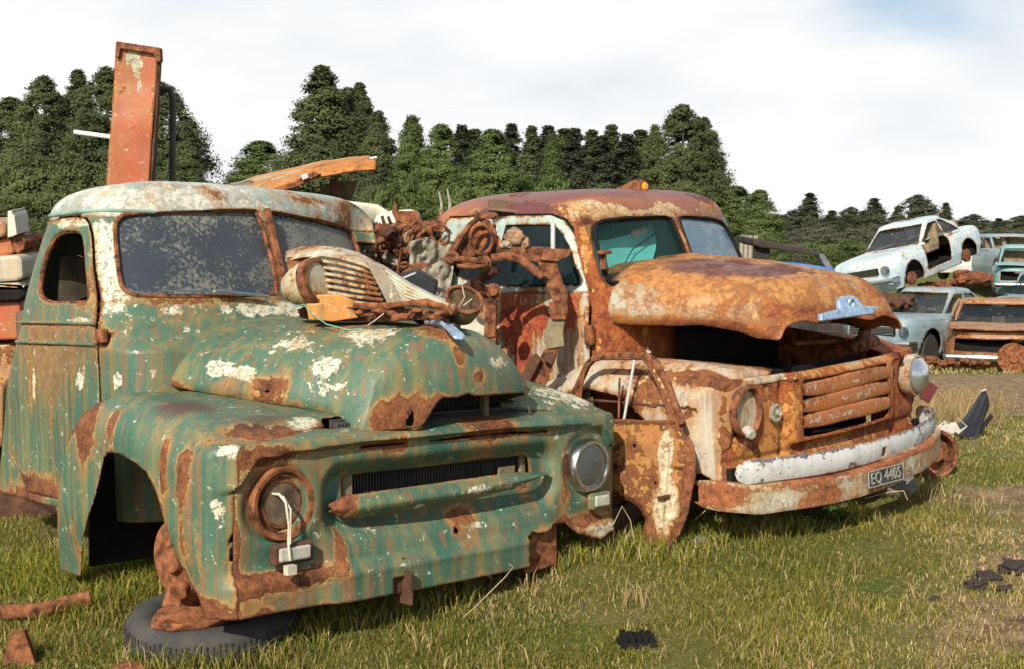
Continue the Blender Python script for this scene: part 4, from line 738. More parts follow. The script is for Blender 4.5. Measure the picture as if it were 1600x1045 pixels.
# bumper: lower beam and the white upper strip
def bline(u): return -.30 + .24 * np.abs(u / 1.12) ** 2.4
def bump_lo(a, b):
    u = lerp(-1.15, 1.10, a); e = np.abs(lerp(-1, 1, a)); v = bline(u); t = b; 
    v = v + .14 * sst(.93, 1.0, e) ** 2; uu = u
    zz = np.interp(t, [0, .08, .6, .68, 1], [.325, .31, .425, .44, .445]) + .03 * (u > 0) * u + .03 * sst(.8, 1, -lerp(-1, 1, a)); vv = v + np.interp(t, [0, .05, .6, .70, 1], [.03, .0, .0, .012, .10])
    zz = zz + .02 * sst(.97, 1, e) * sst(.5, 0, t) - .02 * sst(.97, 1, e) * sst(.5, 1, t) + .006 * np.sin(u * 5)
    return uu, vv, zz
def hbl(X, Y, Z): return np.where(X > .3, 9., 9.)
BLB = [((-.95, -.1, .38), (.22, .3, .06), 'g', .14), ((-.1, -.3, .44), (1.2, .2, .018), 'r', .2), ((-.55, -.2, .37), (.12, .2, .05), 'r', .18), ((-.35, -.2, .36), (.16, .2, .06), 'g', .06), ((.75, -.2, .42), (.3, .2, .06), 'b', .18), ((.3, -.2, .40), (.25, .2, .05), 'b', .22), ((-.35, -.2, .38), (.09, .2, .06), 'b', .28), ((1.05, -.1, .42), (.08, .2, .07), 'g', .2), ((-1.12, -.1, .42), (.05, .2, .05), 'r', .25)]
bl = obj_sheet('bumper', sheet(bump_lo, (0, 1, 220), (0, 1, 26)), BUMPR, T2, BLB, solid=.01, dent=.006)
def bump_up(a, b):
    u = lerp(-1.06, 1.07, a); e = np.abs(lerp(-1, 1, a)); hh = .058 * (1 - np.clip((e - .93) / .07, 0, 1) ** 2.2) ** .5; q = (b - .5) * 2
    return u, bline(u) + .035 + .11 * sst(.88, 1, lerp(-1, 1, a)) - .012 * (1 - q * q), .505 + .035 * sst(.3, 1.1, u) + .012 * (u < 0) * -u + hh * q
obj_sheet('bumper_strip', sheet(bump_up, (0, 1, 220), (0, 1, 20), lambda X, Y, Z: sdbox(X, Z, .0, .49, .021, .023, .006)), paint('flaking_white_paint', (.54, .54, .52), (.62, .62, .60), primer=(.13, .13, .14), t_rust=.62, t_prim=.548, streak=.15, seed=52.0, psc=18.0), bl, [((0, -.2, .565), (1.1, .3, .014), 'g', .16), ((.85, 0, .56), (.2, .3, .03), 'g', .12)], solid=.006, dent=.004)
obj('bumper_iron', MB().box((-.45, .0, .42), (.07, .3, .06)).box((.45, .0, .42), (.07, .3, .06)).box((0, .02, .46), (2.0, .03, .12)), DARK, T2)
obj('chassis_rail', MB().box((-.42, 1.0, .42), (.08, 2.0, .14)).box((.42, 1.0, .42), (.08, 2.0, .14)).box((0, .65, .3), (1.7, .1, .1)), BARED, T2)
pl = obj('number_plate', MB().box((0, 0, 0), (.36, .004, .085)), plain('black_plate', (.035, .035, .04), .6, var=.5, sc=15), bl, bevel=.0015); pl.location = (-.07, -.318, .378); pl.rotation_euler = (-.05, .02, -.03)
tx = bpy.data.curves.new('plate_lettering', 'FONT'); tx.body = 'EQ 4405'; tx.size = .098; tx.align_x = 'CENTER'; tx.align_y = 'CENTER'; tx.extrude = .0012; tx.offset = .001; tx.space_character = 1.05
to = bpy.data.objects.new('plate_lettering', tx); col.objects.link(to); dg = bpy.context.evaluated_depsgraph_get(); dg.update(); tm = bpy.data.meshes.new_from_object(to.evaluated_get(dg)); bpy.data.objects.remove(to)
tm.materials.clear(); to = link('plate_lettering', tm, plain('worn_lettering', (.30, .28, .22), .7, var=.6, sc=60), pl); to.rotation_euler = (R(90), 0, 0); to.location = (0, -.0035, 0); to.scale = (.86, .86, 1)
obj('plate_border', MB().tube([(-.178, -.003, -.04), (-.178, -.003, .04), (.178, -.003, .04), (.178, -.003, -.04), (-.178, -.003, -.04)], .0022, 6), OFFW, pl)
# ================================================================== LOOSE DOOR LEANING AGAINST IT
def dY(px): return 6.50 - .55 * (px - 880) / 198
dp = lambda px, py: PX(px, py, dY(px))
dO = dp(1030, 862); dO[2] = ground(dO[0], dO[1]) + .0; ex = dp(1078, 700) - dp(880, 700); dyaw = math.atan2(ex[1], ex[0])
def dl(px, py): p = dp(px, py) - dO; return (p[0] * math.cos(dyaw) + p[1] * math.sin(dyaw), p[2])
DR = [dl(*q) for q in ((868, 640), (884, 605), (898, 566), (912, 553), (960, 550), (998, 553), (1012, 564), (1030, 600), (1050, 655), (1056, 676), (1070, 690), (1077, 715), (1078, 745), (1071, 800), (1060, 835), (1050, 846), (1046, 862), (1030, 868), (1010, 862), (1006, 830), (1008, 812), (1000, 795), (985, 783), (965, 777), (900, 770), (868, 765))]
DW = [dl(*q) for q in ((897, 655), (902, 580), (911, 566), (925, 561), (988, 561), (1002, 575), (1020, 610), (1034, 650), (1036, 657))]
DT = thing('loose_door', 'loose rusty vehicle door with empty window frame, standing between the two trucks', 'door', dO, (R(-6), 0, dyaw))
X0, X1 = min(p[0] for p in DR) - .01, max(p[0] for p in DR) + .01; Z1 = max(p[1] for p in DR) + .01
def dfn(a, b):
    x = lerp(X0, X1, a); z = lerp(-.03, Z1, b); d = -sdpoly(x, z, DR); e = sst(0, .03, d) * -.022
    rib = sst(.0, .015, sdbox(x, z, X1 - .085, .30, .045, .36, .03)) * .016; win = sst(.03, .0, sdpoly(x, z, DW)) * -.012
    slot = sst(.0, -.01, sdbox(x, z, X1 - .10, .22, .012, .10, .01)) * .02
    return x, -rib * 0 + e * .0 - .02 * sst(0, .035, d) + sst(.012, -.012, sdbox(x, z, X1 - .105, .28, .035, .12, .02)) * .022 + .010 * np.exp(-((x - (X1 - .17)) / .012) ** 2) * (z < .5) + win, z
def dh(X, Y, Z):
    k = np.maximum(sdpoly(X, Z, DR), -sdpoly(X, Z, DW)) + .005 * vnoise(X * 40, Z * 40)
    hs = [dl(986, 697) + (.012,), dl(1028, 668) + (.014,), dl(1022, 755) + (.008,), dl(958, 730) + (.014,), dl(960, 700) + (.008,)]
    d = -k
    for hx, hz, r_ in hs: d = np.minimum(d, np.hypot(X - hx, Z - hz) - r_)
    return d
dx = obj_sheet('door_panel', sheet(dfn, (0, 1, 150), (0, 1, 190), dh), paint('loose_door_paint', (.40, .16, .06), (.27, .09, .035), primer=(.66, .56, .36), t_rust=.50, t_prim=.62, streak=.3, seed=57.), DT,
     [((*[dl(1035, 705)[0]], 0, dl(1035, 705)[1]), (.05, 1, .12), 'g', .42), ((dl(1040, 790)[0], 0, dl(1040, 790)[1]), (.06, 1, .14), 'g', .42), ((dl(1035, 705)[0], 0, dl(1035, 705)[1]), (.04, 1, .09), 'r', -.3), ((dl(1040, 790)[0], 0, dl(1040, 790)[1]), (.05, 1, .1), 'r', -.3)], solid=.012, dent=.006)
obj('window_channel', MB().tube([(x, -.016, z) for x, z in (dl(1056, 664), dl(1030, 602), dl(1008, 566), dl(996, 557), dl(960, 555), dl(914, 557), dl(902, 570), dl(888, 606), dl(872, 640))], .019, 8), BARE, DT, smooth=True)
obj('waist_rail', MB().tube([(dl(880, 659)[0], -.02, dl(880, 659)[1]), (dl(1046, 661)[0], -.02, dl(1046, 661)[1])], .011, 8), BARE, DT, smooth=True)
obj('quarter_light_bar', MB().tube([(dl(976, 561)[0], -.018, dl(976, 561)[1]), (dl(966, 655)[0], -.018, dl(966, 655)[1])], .007, 8), CHROMEP, DT, smooth=True)
obj('window_guide', MB().tube([(dl(951, 590)[0], 0, dl(951, 590)[1]), (dl(954, 655)[0], 0, dl(954, 655)[1])], .006, 8), BARE, DT, smooth=True)
obj('latch', MB().box((dl(1040, 776)[0], -.045, dl(1040, 776)[1]), (.06, .03, .015), (0, -.3, 0)), BARED, DT, bevel=.003)
# ================================================================== THINGS LYING ON AND AMONG THE TRUCKS
def PP(pts, Y):   # photo places -> points in the yard; Y may be a number or a function of px
    return [PX(q[0], q[1], q[2] if len(q) > 2 else (Y(q[0]) if callable(Y) else Y)) for q in pts]
def base_thing(name, label, cat, at, group=None):
    t = thing(name, label, cat, at, (0, 0, 0), group); return t
def rel(mb, at):
    a = [float(x) for x in at]; mb.v = [(x - a[0], y - a[1], z - a[2]) for x, y, z in mb.v]; return mb
# ---- old car nose with horizontal fins, dumped on the green bonnet
NY = lambda px: 5.72 - (px - 480) / 220 * .30
A0 = PX(580, 500, NY(580)); A0[2] -= .0
NS = base_thing('car_nose', 'old car nose with curved horizontal grille fins, lying on the green truck bonnet', 'scrap part', A0)
NCR = paint('scuffed_cream_nose', (.50, .50, .38), (.42, .40, .28), primer=(.70, .68, .55), t_rust=.53, t_prim=.58, streak=.2, seed=61., psc=20)
for i in range(8):
    y0 = 402 + i * 9.3
    P = [(486 + i * 1.5, y0 + 3), (505, y0 - 3 + i * .3), (530, y0 + 1 + i * .2), (556, y0 + 8 - i * .2), (578 + i * 3.4, y0 + 17 - i * .9)]
    obj('grille_fin', rel(MB().tube(PP([(a, b, NY(a) - .05 * math.sin((a - 486) / 95 * 3.1)) for a, b in P], 0), .0085, 8, flat=1.6), A0), NCR, NS, smooth=True)
for i in range(7):
    P = [(603 + i * 4, 424 + i * 8), (635, 446 + i * 5.8), (668, 463 + i * 3.4), (702, 478 + i * 1.8)]
    obj('grille_fin', rel(MB().tube(PP([(a, b, NY(a) - .03) for a, b in P], 0), .0075, 8, flat=1.5), A0), NCR, NS, smooth=True)
def shell_n(a, b):
    px = lerp(447, 712, a); top = np.interp(px, [447, 470, 500, 530, 560, 600, 640, 680, 712], [401, 394, 391, 395, 403, 424, 450, 470, 481]); q = b
    py = top + q * 9; Y = NY(px) - .04 * np.sin(a * 3.1) + .20 * (1 - q) ** 1.3
    x = (px - 800) / FPX; y = (522.5 - py) / FPX; d1 = math.cos(PITCH) + y * math.sin(PITCH); d2 = -math.sin(PITCH) + y * math.cos(PITCH)
    return x / d1 * Y - A0[0], Y - A0[1], CAM[2] + d2 / d1 * Y - A0[2] + .02 * (1 - q)
obj_sheet('nose_top', sheet(shell_n, (0, 1, 60), (0, 1, 12)), NCR, NS, None, solid=.008)
obj('nose_pillar', rel(MB().prism(PP([(570, 408), (590, 412), (612, 440), (628, 473), (606, 477), (590, 445)], lambda p: NY(p) - .07), (0, .02, 0)), A0), BUMPR, NS, bevel=.004)
c0 = PX(478, 445, 5.62) - A0
pod = obj('headlight_pod', MB().lathe([(0, -.125), (.03, -.12), (.062, -.09), (.088, -.04), (.098, .0), (.100, .03), (.098, .07)], c0, (.80, -.45, .22), 36), NCR, NS, smooth=True)
obj('pod_rim', MB().lathe([(.086, .03), (.104, .03), (.107, .05), (.104, .075), (.086, .078), (.080, .04)], c0, (.80, -.45, .22), 36), BARE, pod, smooth=True)
obj('pod_mouth', MB().lathe([(.084, .06), (.06, .02), (0, .0)], c0, (.80, -.45, .22), 30), DARK, pod)
obj('pod_bracket', rel(MB().prism(PP([(447, 402), (500, 401), (500, 425), (470, 428), (452, 440)], 5.75), (0, .02, 0)), A0), BAREO, NS, bevel=.003)
c1 = PX(723, 476, 5.60) - A0
pd2 = obj('headlight_pod', MB().lathe([(0, -.10), (.04, -.09), (.07, -.06), (.083, -.01), (.084, .02)], c1, (.30, -.62, .72), 36), OLIVE, NS, smooth=True)
obj('pod_rim', MB().torus(c1 + np.array([.30, -.62, .72]) * .03, (.30, -.62, .72), .080, .0085, 40, 8), BARE, pd2, smooth=True)
obj('pod_mouth', MB().lathe([(.078, .02), (.06, -.01), (0, -.03)], c1, (.30, -.62, .72), 30), BARE, pd2)
obj('pod_wire', rel(MB().tube(PP([(722, 447, 5.50), (726, 465, 5.50), (717, 480, 5.53)], 0), .0022, 5).tube(PP([(738, 467, 5.50), (724, 478, 5.50)], 0), .002, 5), A0), WIREC, pd2)
obj('folded_flange', rel(MB().prism(PP([(486, 462), (530, 460), (552, 470), (556, 480), (530, 484), (488, 478)], 5.55), (0, .03, .0)).prism(PP([(478, 476), (512, 474), (548, 486), (560, 497), (520, 503), (482, 500)], 5.53), (0, .05, .01)), A0), paint('orange_flange', (.55, .25, .05), (.45, .16, .04), t_rust=.56, seed=63.), NS, bevel=.004)
um = MB().prism(PP([(470, 480), (560, 482), (640, 476), (690, 480), (706, 492), (690, 500), (600, 503), (500, 503), (466, 497)], lambda p: NY(p) - .02), (0, .16, 0))
obj('nose_underside', rel(um, A0), BARED, NS, bevel=.01)
um = MB()
for i in range(22):
    px = 470 + i * 11.5 + random.uniform(-4, 4); P = PX(px, random.uniform(484, 500), NY(px) - .05 - random.uniform(0, .03)); um.lump(P, (random.uniform(.012, .03), .02, random.uniform(.008, .02)), i, 3, .6, 1)
obj('rust_crumbs', rel(um, A0), BAREO, NS)['kind'] = 'stuff'
obj('lower_flange', rel(MB().tube(PP([(552, 478), (610, 477), (650, 473), (690, 478), (708, 490)], lambda p: NY(p) - .07), .012, 8, flat=.5).prism(PP([(640, 470), (668, 467), (712, 486), (700, 492), (662, 478)], lambda p: NY(p) - .06), (0, .02, 0)), A0), BAREO, NS, smooth=True, ang=40)
o = obj('green_wire', MB().tube(PP([(460, 480, 5.6), (475, 476, 5.55), (488, 492, 5.50), (510, 507, 5.45), (545, 516, 5.40), (566, 514, 5.4)], 0), .0028, 5), GWIRE, smooth=True); tag(o, 'thin green wire trailing over the green bonnet under the old car nose', 'wire'); origin_to(o, PX(510, 507, 5.45))
o = obj('stripped_wire', MB().tube(PP([(607, 480, 5.5), (598, 492, 5.48), (582, 504, 5.45), (575, 508, 5.42)], 0), .002, 5), WIREC, smooth=True); tag(o, 'thin pale wire hanging from the middle of the old car nose', 'wire'); origin_to(o, PX(598, 492, 5.48))
# ---- junk heap behind the green cab
def flat_thing(name, label, cat, pts, Y, th, mat, bevel=.004, group=None, off=None):
    P = PP(pts, Y); c = np.mean(P, 0); o = obj(name, MB().prism(P, off or (0, th, 0)), mat, bevel=bevel); tag(o, label, cat, group); return origin_to(o, c)
def tube_thing(name, label, cat, pts, Y, r, mat, seg=10, flat=1.0, group=None):
    P = PP(pts, Y); o = obj(name, MB().tube(P, r, seg, flat=flat), mat, smooth=True, ang=50); tag(o, label, cat, group); return origin_to(o, np.mean(P, 0))
def draped(name, label, pts, Y, mat, amp=.03, seed=0):
    P = np.array(pts, float); x0, y0 = P.min(0); x1, y1 = P.max(0); c = PX((x0 + x1) / 2, (y0 + y1) / 2, Y)
    def f(a, b):
        px = lerp(x0, x1, a); py = lerp(y0, y1, b); k = Y / FPX; fold = amp * (.5 * np.sin((px + py * .25 + 18 * fbm(px * .04, py * .05, seed, 2)) * .28 + seed) + 3.0 * fbm(px * .06 + seed, py * .03, 0, 3))
        return (px - (x0 + x1) / 2) * k, fold, -(py - (y0 + y1) / 2) * k
    def h(X, Y_, Z):
        k = Y / FPX; return -(sdpoly(X / k + (x0 + x1) / 2, -Z / k + (y0 + y1) / 2, pts) * k + .004 * vnoise(X * 60, Z * 60, seed))
    o = obj_sheet(name, sheet(f, (0, 1, 60), (0, 1, 60), h), mat, None, None, solid=.004, dent=.004); o.location = [float(q) for q in c]; tag(o, label, 'rag' if 'rag' in name or 'cloth' in name else 'sheet'); return o
draped('dirty_rag', 'pale dirty rag draped over junk beside the black box', [(640, 378), (668, 372), (690, 385), (708, 392), (708, 420), (700, 470), (690, 485), (676, 480), (668, 455), (655, 430), (640, 410)], 7.3, CLOTH, .03, 2)
draped('torn_cloth', 'torn brownish cloth behind the corner of the green windscreen', [(574, 395), (600, 390), (620, 402), (640, 430), (645, 455), (620, 462), (595, 440), (578, 420)], 7.5, plain('brown_sacking', (.26, .22, .15), .95, var=.5, sc=12, bump=.6), .03, 5)
bb = obj('black_box', MB().prism(PP([(611, 440), (650, 424), (684, 445), (680, 466), (632, 462), (612, 452)], 6.9), (0, .10, .02)), BLACKP, bevel=.012); tag(bb, 'broken black plastic box tilted on the junk heap', 'box'); origin_to(bb, PX(650, 445, 6.9))
hnd = obj('handle', MB().tube([Vector(PX(*q, 6.86)) - bb.location for q in ((632, 458), (634, 447), (648, 444), (653, 450), (651, 460))], .004, 6), BLACKP, bb, smooth=True)
flat_thing('rusty_plate', 'curled orange rusty plate just above the black box', 'scrap plate', [(630, 425), (650, 410), (672, 412), (655, 424), (640, 432)], 7.05, .03, BAREO)
# radiator-like frame with hanging rust strips
A1 = PX(665, 350, 7.9); RF = base_thing('fringed_scrap', 'rusty steel frame fringed with hanging rust strips, on the junk heap', 'scrap frame', A1)
obj('crossbar', rel(MB().prism(PP([(570, 352), (690, 344), (700, 352), (700, 362), (575, 362)], 7.9), (0, .06, 0)), A1), BARE, RF, bevel=.004)
obj('post', rel(MB().prism(PP([(688, 350), (700, 350), (702, 402), (692, 404)], 7.85), (0, .05, 0)), A1), BARE, RF, bevel=.004)
mm = MB()
for i in range(46):
    px = 640 + i * 1.15; l = random.uniform(14, 42); mm.tube(PP([(px, 360), (px + random.uniform(-3, 3), 360 + l * .5), (px + random.uniform(-5, 5), 360 + l)], 7.85 + random.uniform(-.03, .05)), random.uniform(.003, .006), 4)
obj('hanging_strips', rel(mm, A1), BAREO, RF)
mm = MB()
for i in range(16):
    px = random.uniform(570, 700); py = random.uniform(362, 410) if random.random() < .6 else random.uniform(400, 470); mm.lump(PX(px, py, 7.95 + random.uniform(0, .3)), (random.uniform(.02, .06), .04, random.uniform(.01, .035)), i, 2.5, .6, 2)
o = obj('scrap_heap', mm, BARE, smooth=True); tag(o, 'heap of tangled rusty scrap behind the green cab', 'scrap heap', kind='stuff'); origin_to(o, PX(640, 440, 8.0))
mm = MB()
for i in range(70):
    px = random.uniform(572, 705); py = random.uniform(360, 470); a = random.uniform(0, 3.14); l = random.uniform(6, 24)
    mm.tube(PP([(px, py), (px + l * .5 * math.cos(a) + 3, py + l * .5 * math.sin(a)), (px + l * math.cos(a), py + l * math.sin(a) + 3)], 7.7 + random.uniform(-.15, .2)), random.uniform(.003, .009), 5)
o = obj('wire_tangle', mm, BARED); tag(o, 'tangle of thin rusty wires over the scrap heap', 'wire', kind='stuff'); origin_to(o, PX(640, 420, 7.7))
mm = MB()
P = [];
for i in range(90): q = i / 90 * 6.283 * 5; P.append(Vector(PX(607, 382, 7.55)) + Vector((.055 * math.cos(q) * (1 - i / 140), -.004 * i / 4, .05 * math.sin(q) * (1 - i / 140))))
o = obj('coil_spring', mm.tube(P, .008, 6), BARE, smooth=True); tag(o, 'flat rusty coil at the upper left of the scrap heap', 'spring'); origin_to(o, PX(607, 382, 7.55))
# loose rods, plates and bent strips piled over one another
rs = random.Random(5)
for nm, m_, n_, lab in (('bent_strips', BARE, 210, 'mass of bent rusty strips and plates piled between the two cabs'), ('dark_offcuts', BARED, 170, 'mass of dark rusty offcuts piled between the two cabs'), ('pale_scraps', OLIVE, 40, 'scattering of olive grey scraps in the pile between the cabs')):
    mm = MB()
    for i in range(n_):
        px = rs.uniform(572, 760); py = rs.uniform(352, 470) if px < 705 else rs.uniform(395, 520); Y = rs.uniform(7.35, 8.3)
        if py > 455 and px < 690: continue
        c_ = PX(px, py, Y); k_ = rs.random()
        if k_ < .5: mm.box(c_, (rs.uniform(.04, .20), rs.uniform(.002, .012), rs.uniform(.006, .035)), (rs.uniform(-1, 1), rs.uniform(-1.4, 1.4), rs.uniform(-1, 1)))
        elif k_ < .75:
            q = rs.uniform(0, 6.28); l = rs.uniform(.04, .16); mm.tube([c_, c_ + np.array([math.cos(q) * l, rs.uniform(-.04, .04), math.sin(q) * l]), c_ + np.array([math.cos(q + .7) * l * 1.8, 0, math.sin(q + .7) * l * 1.6])], rs.uniform(.003, .010), 6)
        elif k_ < .9: mm.torus(c_, (rs.uniform(-1, 1), -1, rs.uniform(-.6, .6)), rs.uniform(.02, .06), rs.uniform(.004, .010), 18, 6)
        else: mm.lathe([(0, -.03), (.03, -.03), (.045, 0), (.03, .03), (0, .03)], c_, (rs.uniform(-1, 1), -1, rs.uniform(-1, 1)), 14)
    o = obj(nm, mm, m_, bevel=0); tag(o, lab, 'scrap heap', kind='stuff'); origin_to(o, PX(650, 440, 7.8))
# back wall of darkness under the heap: plain black boxes added as its shade
o = obj('heap_shade_backing', MB().box(PX(660, 460, 8.6), (1.0, .5, .75)).box(PX(620, 520, 9.0), (1.6, .6, .6)), DARK, bevel=.02); tag(o, 'black backing boxes added as the shade behind the scrap heap', 'backing'); origin_to(o, PX(650, 480, 8.7))
A2 = PX(750, 345, 8.0); TP = draped('black_sheet', 'black sheet bulging behind the rusty roof channel', [(700, 345), (722, 335), (745, 322), (765, 314), (780, 330), (770, 360), (740, 372), (715, 366), (700, 356)], 7.75, plain('black_tarp', (.02, .02, .022), .7, bump=.3), .03, 4)
flat_thing('rusty_bracket', 'upright rusty bracket standing on the heap left of the black sheet', 'bracket', [(681, 345), (688, 334), (697, 334), (704, 344), (718, 350), (722, 368), (712, 384), (700, 380), (690, 360)], 7.7, .10, BAREO)
flat_thing('rusty_sheet', 'jagged rusty sheet sticking up in front of the thin tree trunks', 'scrap sheet', [(612, 332), (618, 316), (622, 330), (650, 330), (660, 345), (655, 354), (620, 350)], 8.4, .05, BAREO)
tube_thing('rusty_pipe', 'long rusty pipe lying along the top of the scrap heap', 'pipe', [(566, 362), (620, 355), (672, 352)], 7.7, .02, BARE)
# ---- rusty front suspension frame leaning on the orange truck's door
A3 = PX(840, 640, 6.6); SF = base_thing('suspension_frame', 'big rusty suspension frame leaning against the orange truck door', 'scrap frame', A3)
def sf(name, mb, m=BARE, **k): return obj(name, rel(mb, A3), m, SF, **k)
sf('beam', MB().prism(PP([(768, 392), (778, 385), (862, 390), (858, 406), (838, 410), (766, 403)], 6.62), (0, .10, .01)), bevel=.006)
sf('end_plate', MB().prism(PP([(843, 407), (862, 389), (893, 390), (890, 400), (872, 409)], 6.58), (0, .10, 0)), bevel=.004)
sf('leg', MB().prism(PP([(838, 405), (868, 404), (876, 430), (888, 462), (884, 478), (866, 474), (856, 455), (848, 430)], 6.60), (0, .07, 0)), bevel=.006)
sf('leg', MB().prism(PP([(866, 470), (886, 470), (888, 486), (884, 500), (862, 500), (856, 486)], 6.59), (0, .08, 0)), bevel=.005)
sf('leg', MB().prism(PP([(858, 498), (884, 497), (880, 520), (882, 540), (856, 545), (850, 525)], 6.61), (0, .06, 0)), OLIVE, bevel=.005)
sf('leg', MB().prism(PP([(852, 545), (876, 542), (862, 575), (850, 610), (824, 640), (808, 640), (826, 600), (838, 570)], 6.62), (0, .05, 0)), bevel=.005)
sf('leg', MB().prism(PP([(826, 560), (838, 552), (846, 560), (826, 600), (814, 610), (812, 600)], 6.58), (0, .05, 0)), BARED, bevel=.004)
sf('rubber_pad', MB().prism(PP([(848, 560), (858, 548), (870, 555), (862, 570)], 6.56), (0, .03, 0)), BARED, bevel=.004)
sf('brace', MB().tube(PP([(768, 404), (790, 400), (812, 405), (832, 420), (848, 432)], 6.56), .022, 10, flat=.7), smooth=True)
cst = PP([(703, 408), (716, 378), (734, 352), (748, 342), (762, 348), (772, 364), (772, 380), (762, 400), (752, 416), (730, 414)], 6.62)
sf('casting', MB().prism(PP([(712, 404), (722, 378), (738, 356), (752, 350), (764, 362), (762, 380), (750, 398), (730, 406)], 6.66), (0, .06, 0)), BAREO, bevel=.01)
sf('casting_rim', MB().tube([Vector(p) for p in cst] + [Vector(cst[0])], .015, 10), smooth=True)
sf('casting_ring', MB().torus(PX(752, 374, 6.58), (0.1, -1, .1), .058, .009, 36, 8, sq=1.3), smooth=True)
sf('track_rod', MB().tube(PP([(706, 405), (730, 406), (757, 410)], 6.55), .016, 10).tube(PP([(714, 416), (740, 418), (762, 414)], 6.55), .012, 8), smooth=True)
for q in ((707, 404), (757, 411), (772, 455)): sf('pivot', MB().lathe([(.038, .0), (.040, -.03), (.028, -.035), (.024, -.055), (0, -.058)], PX(*q, 6.60), (0.1, 1, 0), 20), smooth=True, ang=40)
sf('ball_joint', MB().lump(PX(748, 340, 6.6), (.025, .02, .022), 5).lump(PX(768, 338, 6.6), (.035, .02, .018), 9).tube(PP([(748, 342), (770, 334), (776, 340)], 6.6), .012, 8), smooth=True)
sf('painted_gusset', MB().prism(PP([(768, 362), (780, 370), (788, 388), (768, 388)], 6.64), (0, .05, 0)), plain('orange_red_paint', (.50, .11, .03), .6, var=.3), bevel=.004)
sf('lower_arm', MB().prism(PP([(750, 440), (762, 450), (776, 444), (784, 452), (776, 475), (774, 525), (756, 528), (758, 478), (744, 458), (738, 440)], 6.75), (0, .05, 0)), bevel=.005)
sf('lower_arm', MB().prism(PP([(756, 520), (776, 520), (772, 560), (756, 560)], 6.76), (0, .05, 0)), bevel=.005)
sf('shaft', MB().tube(PP([(700, 470, 7.0), (740, 445, 6.9), (775, 420, 6.8)], 0), .03, 10), BARED, smooth=True)
for k, (pts, lab) in enumerate(((((789, 372), (796, 362), (812, 357), (820, 362), (816, 376), (800, 384), (790, 380)), 'squarish brown stone on the suspension frame beam'), (((812, 380), (822, 368), (828, 385), (826, 392), (814, 390)), 'thin upright brown stone at the right of the stones on the frame'), (((780, 378), (788, 376), (800, 384), (802, 390), (782, 390)), 'small pale stone at the left of the stones on the frame'))):
    P = PP(pts, 6.66); c = np.mean(P, 0); w_ = (max(p[0] for p in P) - min(p[0] for p in P)) / 2; h_ = (max(p[2] for p in P) - min(p[2] for p in P)) / 2
    o = obj('stone', MB().lump((0, 0, 0), (w_, .06, h_), 20 + k, 1.6, .25, 3), STONE if k < 2 else CLOTH, smooth=True, ang=25); o.location = [float(q) for q in c]; tag(o, lab, 'stone', 'stones on the suspension frame')
rc = obj('roof_channel', MB().prism(PP([(762, 312), (800, 313), (842, 318), (842, 330), (762, 326)], 7.25), (0, .03, .0)).prism(PP([(760, 329), (842, 337), (842, 333), (762, 325)], 7.15), (0, .16, .02)), plain('brown_channel', (.15, .085, .05), .8, var=.4), bevel=.004); tag(rc, 'brown steel channel lying on the back of the orange truck roof', 'steel channel'); origin_to(rc, PX(800, 325, 7.25))
flat_thing('aqua_panel', 'small pale aqua panel standing left of the brown stones', 'scrap panel', [(775, 352), (788, 344), (791, 350), (784, 378), (774, 376)], 6.9, .02, AQUA)
flat_thing('cab_bracket', 'stubby rusty bracket poking above the brown roof channel', 'bracket', [(794, 313), (797, 304), (807, 304), (809, 313)], 7.4, .05, BAREO)
flat_thing('cream_sheet', 'pale cream panel low between the two trucks', 'scrap panel', [(720, 500), (745, 495), (758, 500), (756, 545), (720, 540)], 7.0, .02, CREAMV)
# black block added as the dark void in the gap between the cabs
o = obj('dark_void_block', MB().box(PX(735, 500, 7.6), (.45, .1, 1.05)), DARK, bevel=.01); tag(o, 'black block added as the dark void between the two cabs', 'board'); origin_to(o, PX(735, 560, 7.6))
# ---- vehicle with raised bonnet behind the green cab
A4 = PX(500, 345, 9.2); CV = base_thing('cream_truck', 'cream truck cab under a raised rusty bonnet, behind the green truck', 'truck', A4)
def cvp(name, mb, m, **k): return obj(name, rel(mb, A4), m, CV, **k)
def cbody(a, b):
    px = np.interp(a, [0, .25, .6, .85, 1], [470, 520, 590, 612, 618]); py = np.interp(a, [0, .25, .6, .85, 1], [311, 312, 321, 335, 352]) + 40 * np.clip((b - .45) / .55, 0, 1) ** 1.2 ; Y = 9.2 + .9 * np.clip((.45 - b) / .45, 0, 1) - .12 * np.sin(np.clip(b, 0, 1) * 3.1)
    x = (px - 800) / FPX; y = (522.5 - py) / FPX; d1 = math.cos(PITCH) + y * math.sin(PITCH); d2 = -math.sin(PITCH) + y * math.cos(PITCH); return x / d1 * Y - A4[0], Y - A4[1], CAM[2] + d2 / d1 * Y - A4[2]
obj_sheet('body', sheet(cbody, (0, 1, 40), (0, 1, 24)), CREAMV, CV, [((.35, 0, .0), (.3, .5, .05), 'r', .05)], solid=.01)
cvp('lamp_housing', MB().lathe([(.0, -.16), (.08, -.12), (.10, -.02), (.10, .12), (.085, .16), (.06, .165)], PX(618, 347, 9.0), (.85, -.35, .05), 28, sq=.8), CREAMV, smooth=True)
cvp('side_panel', MB().prism(PP([(548, 335), (610, 352), (640, 362), (560, 372)], 9.15), (0, .04, 0)), BARE, bevel=.01)
cvp('bonnet_post', MB().prism(PP([(514, 280), (528, 278), (528, 316), (516, 314)], 9.25), (0, .05, 0)), BARED, bevel=.004)
cvp('inner_panel', MB().prism(PP([(498, 300), (520, 285), (560, 282), (548, 316), (510, 318)], 9.6), (0, .03, 0)), OLIVE)
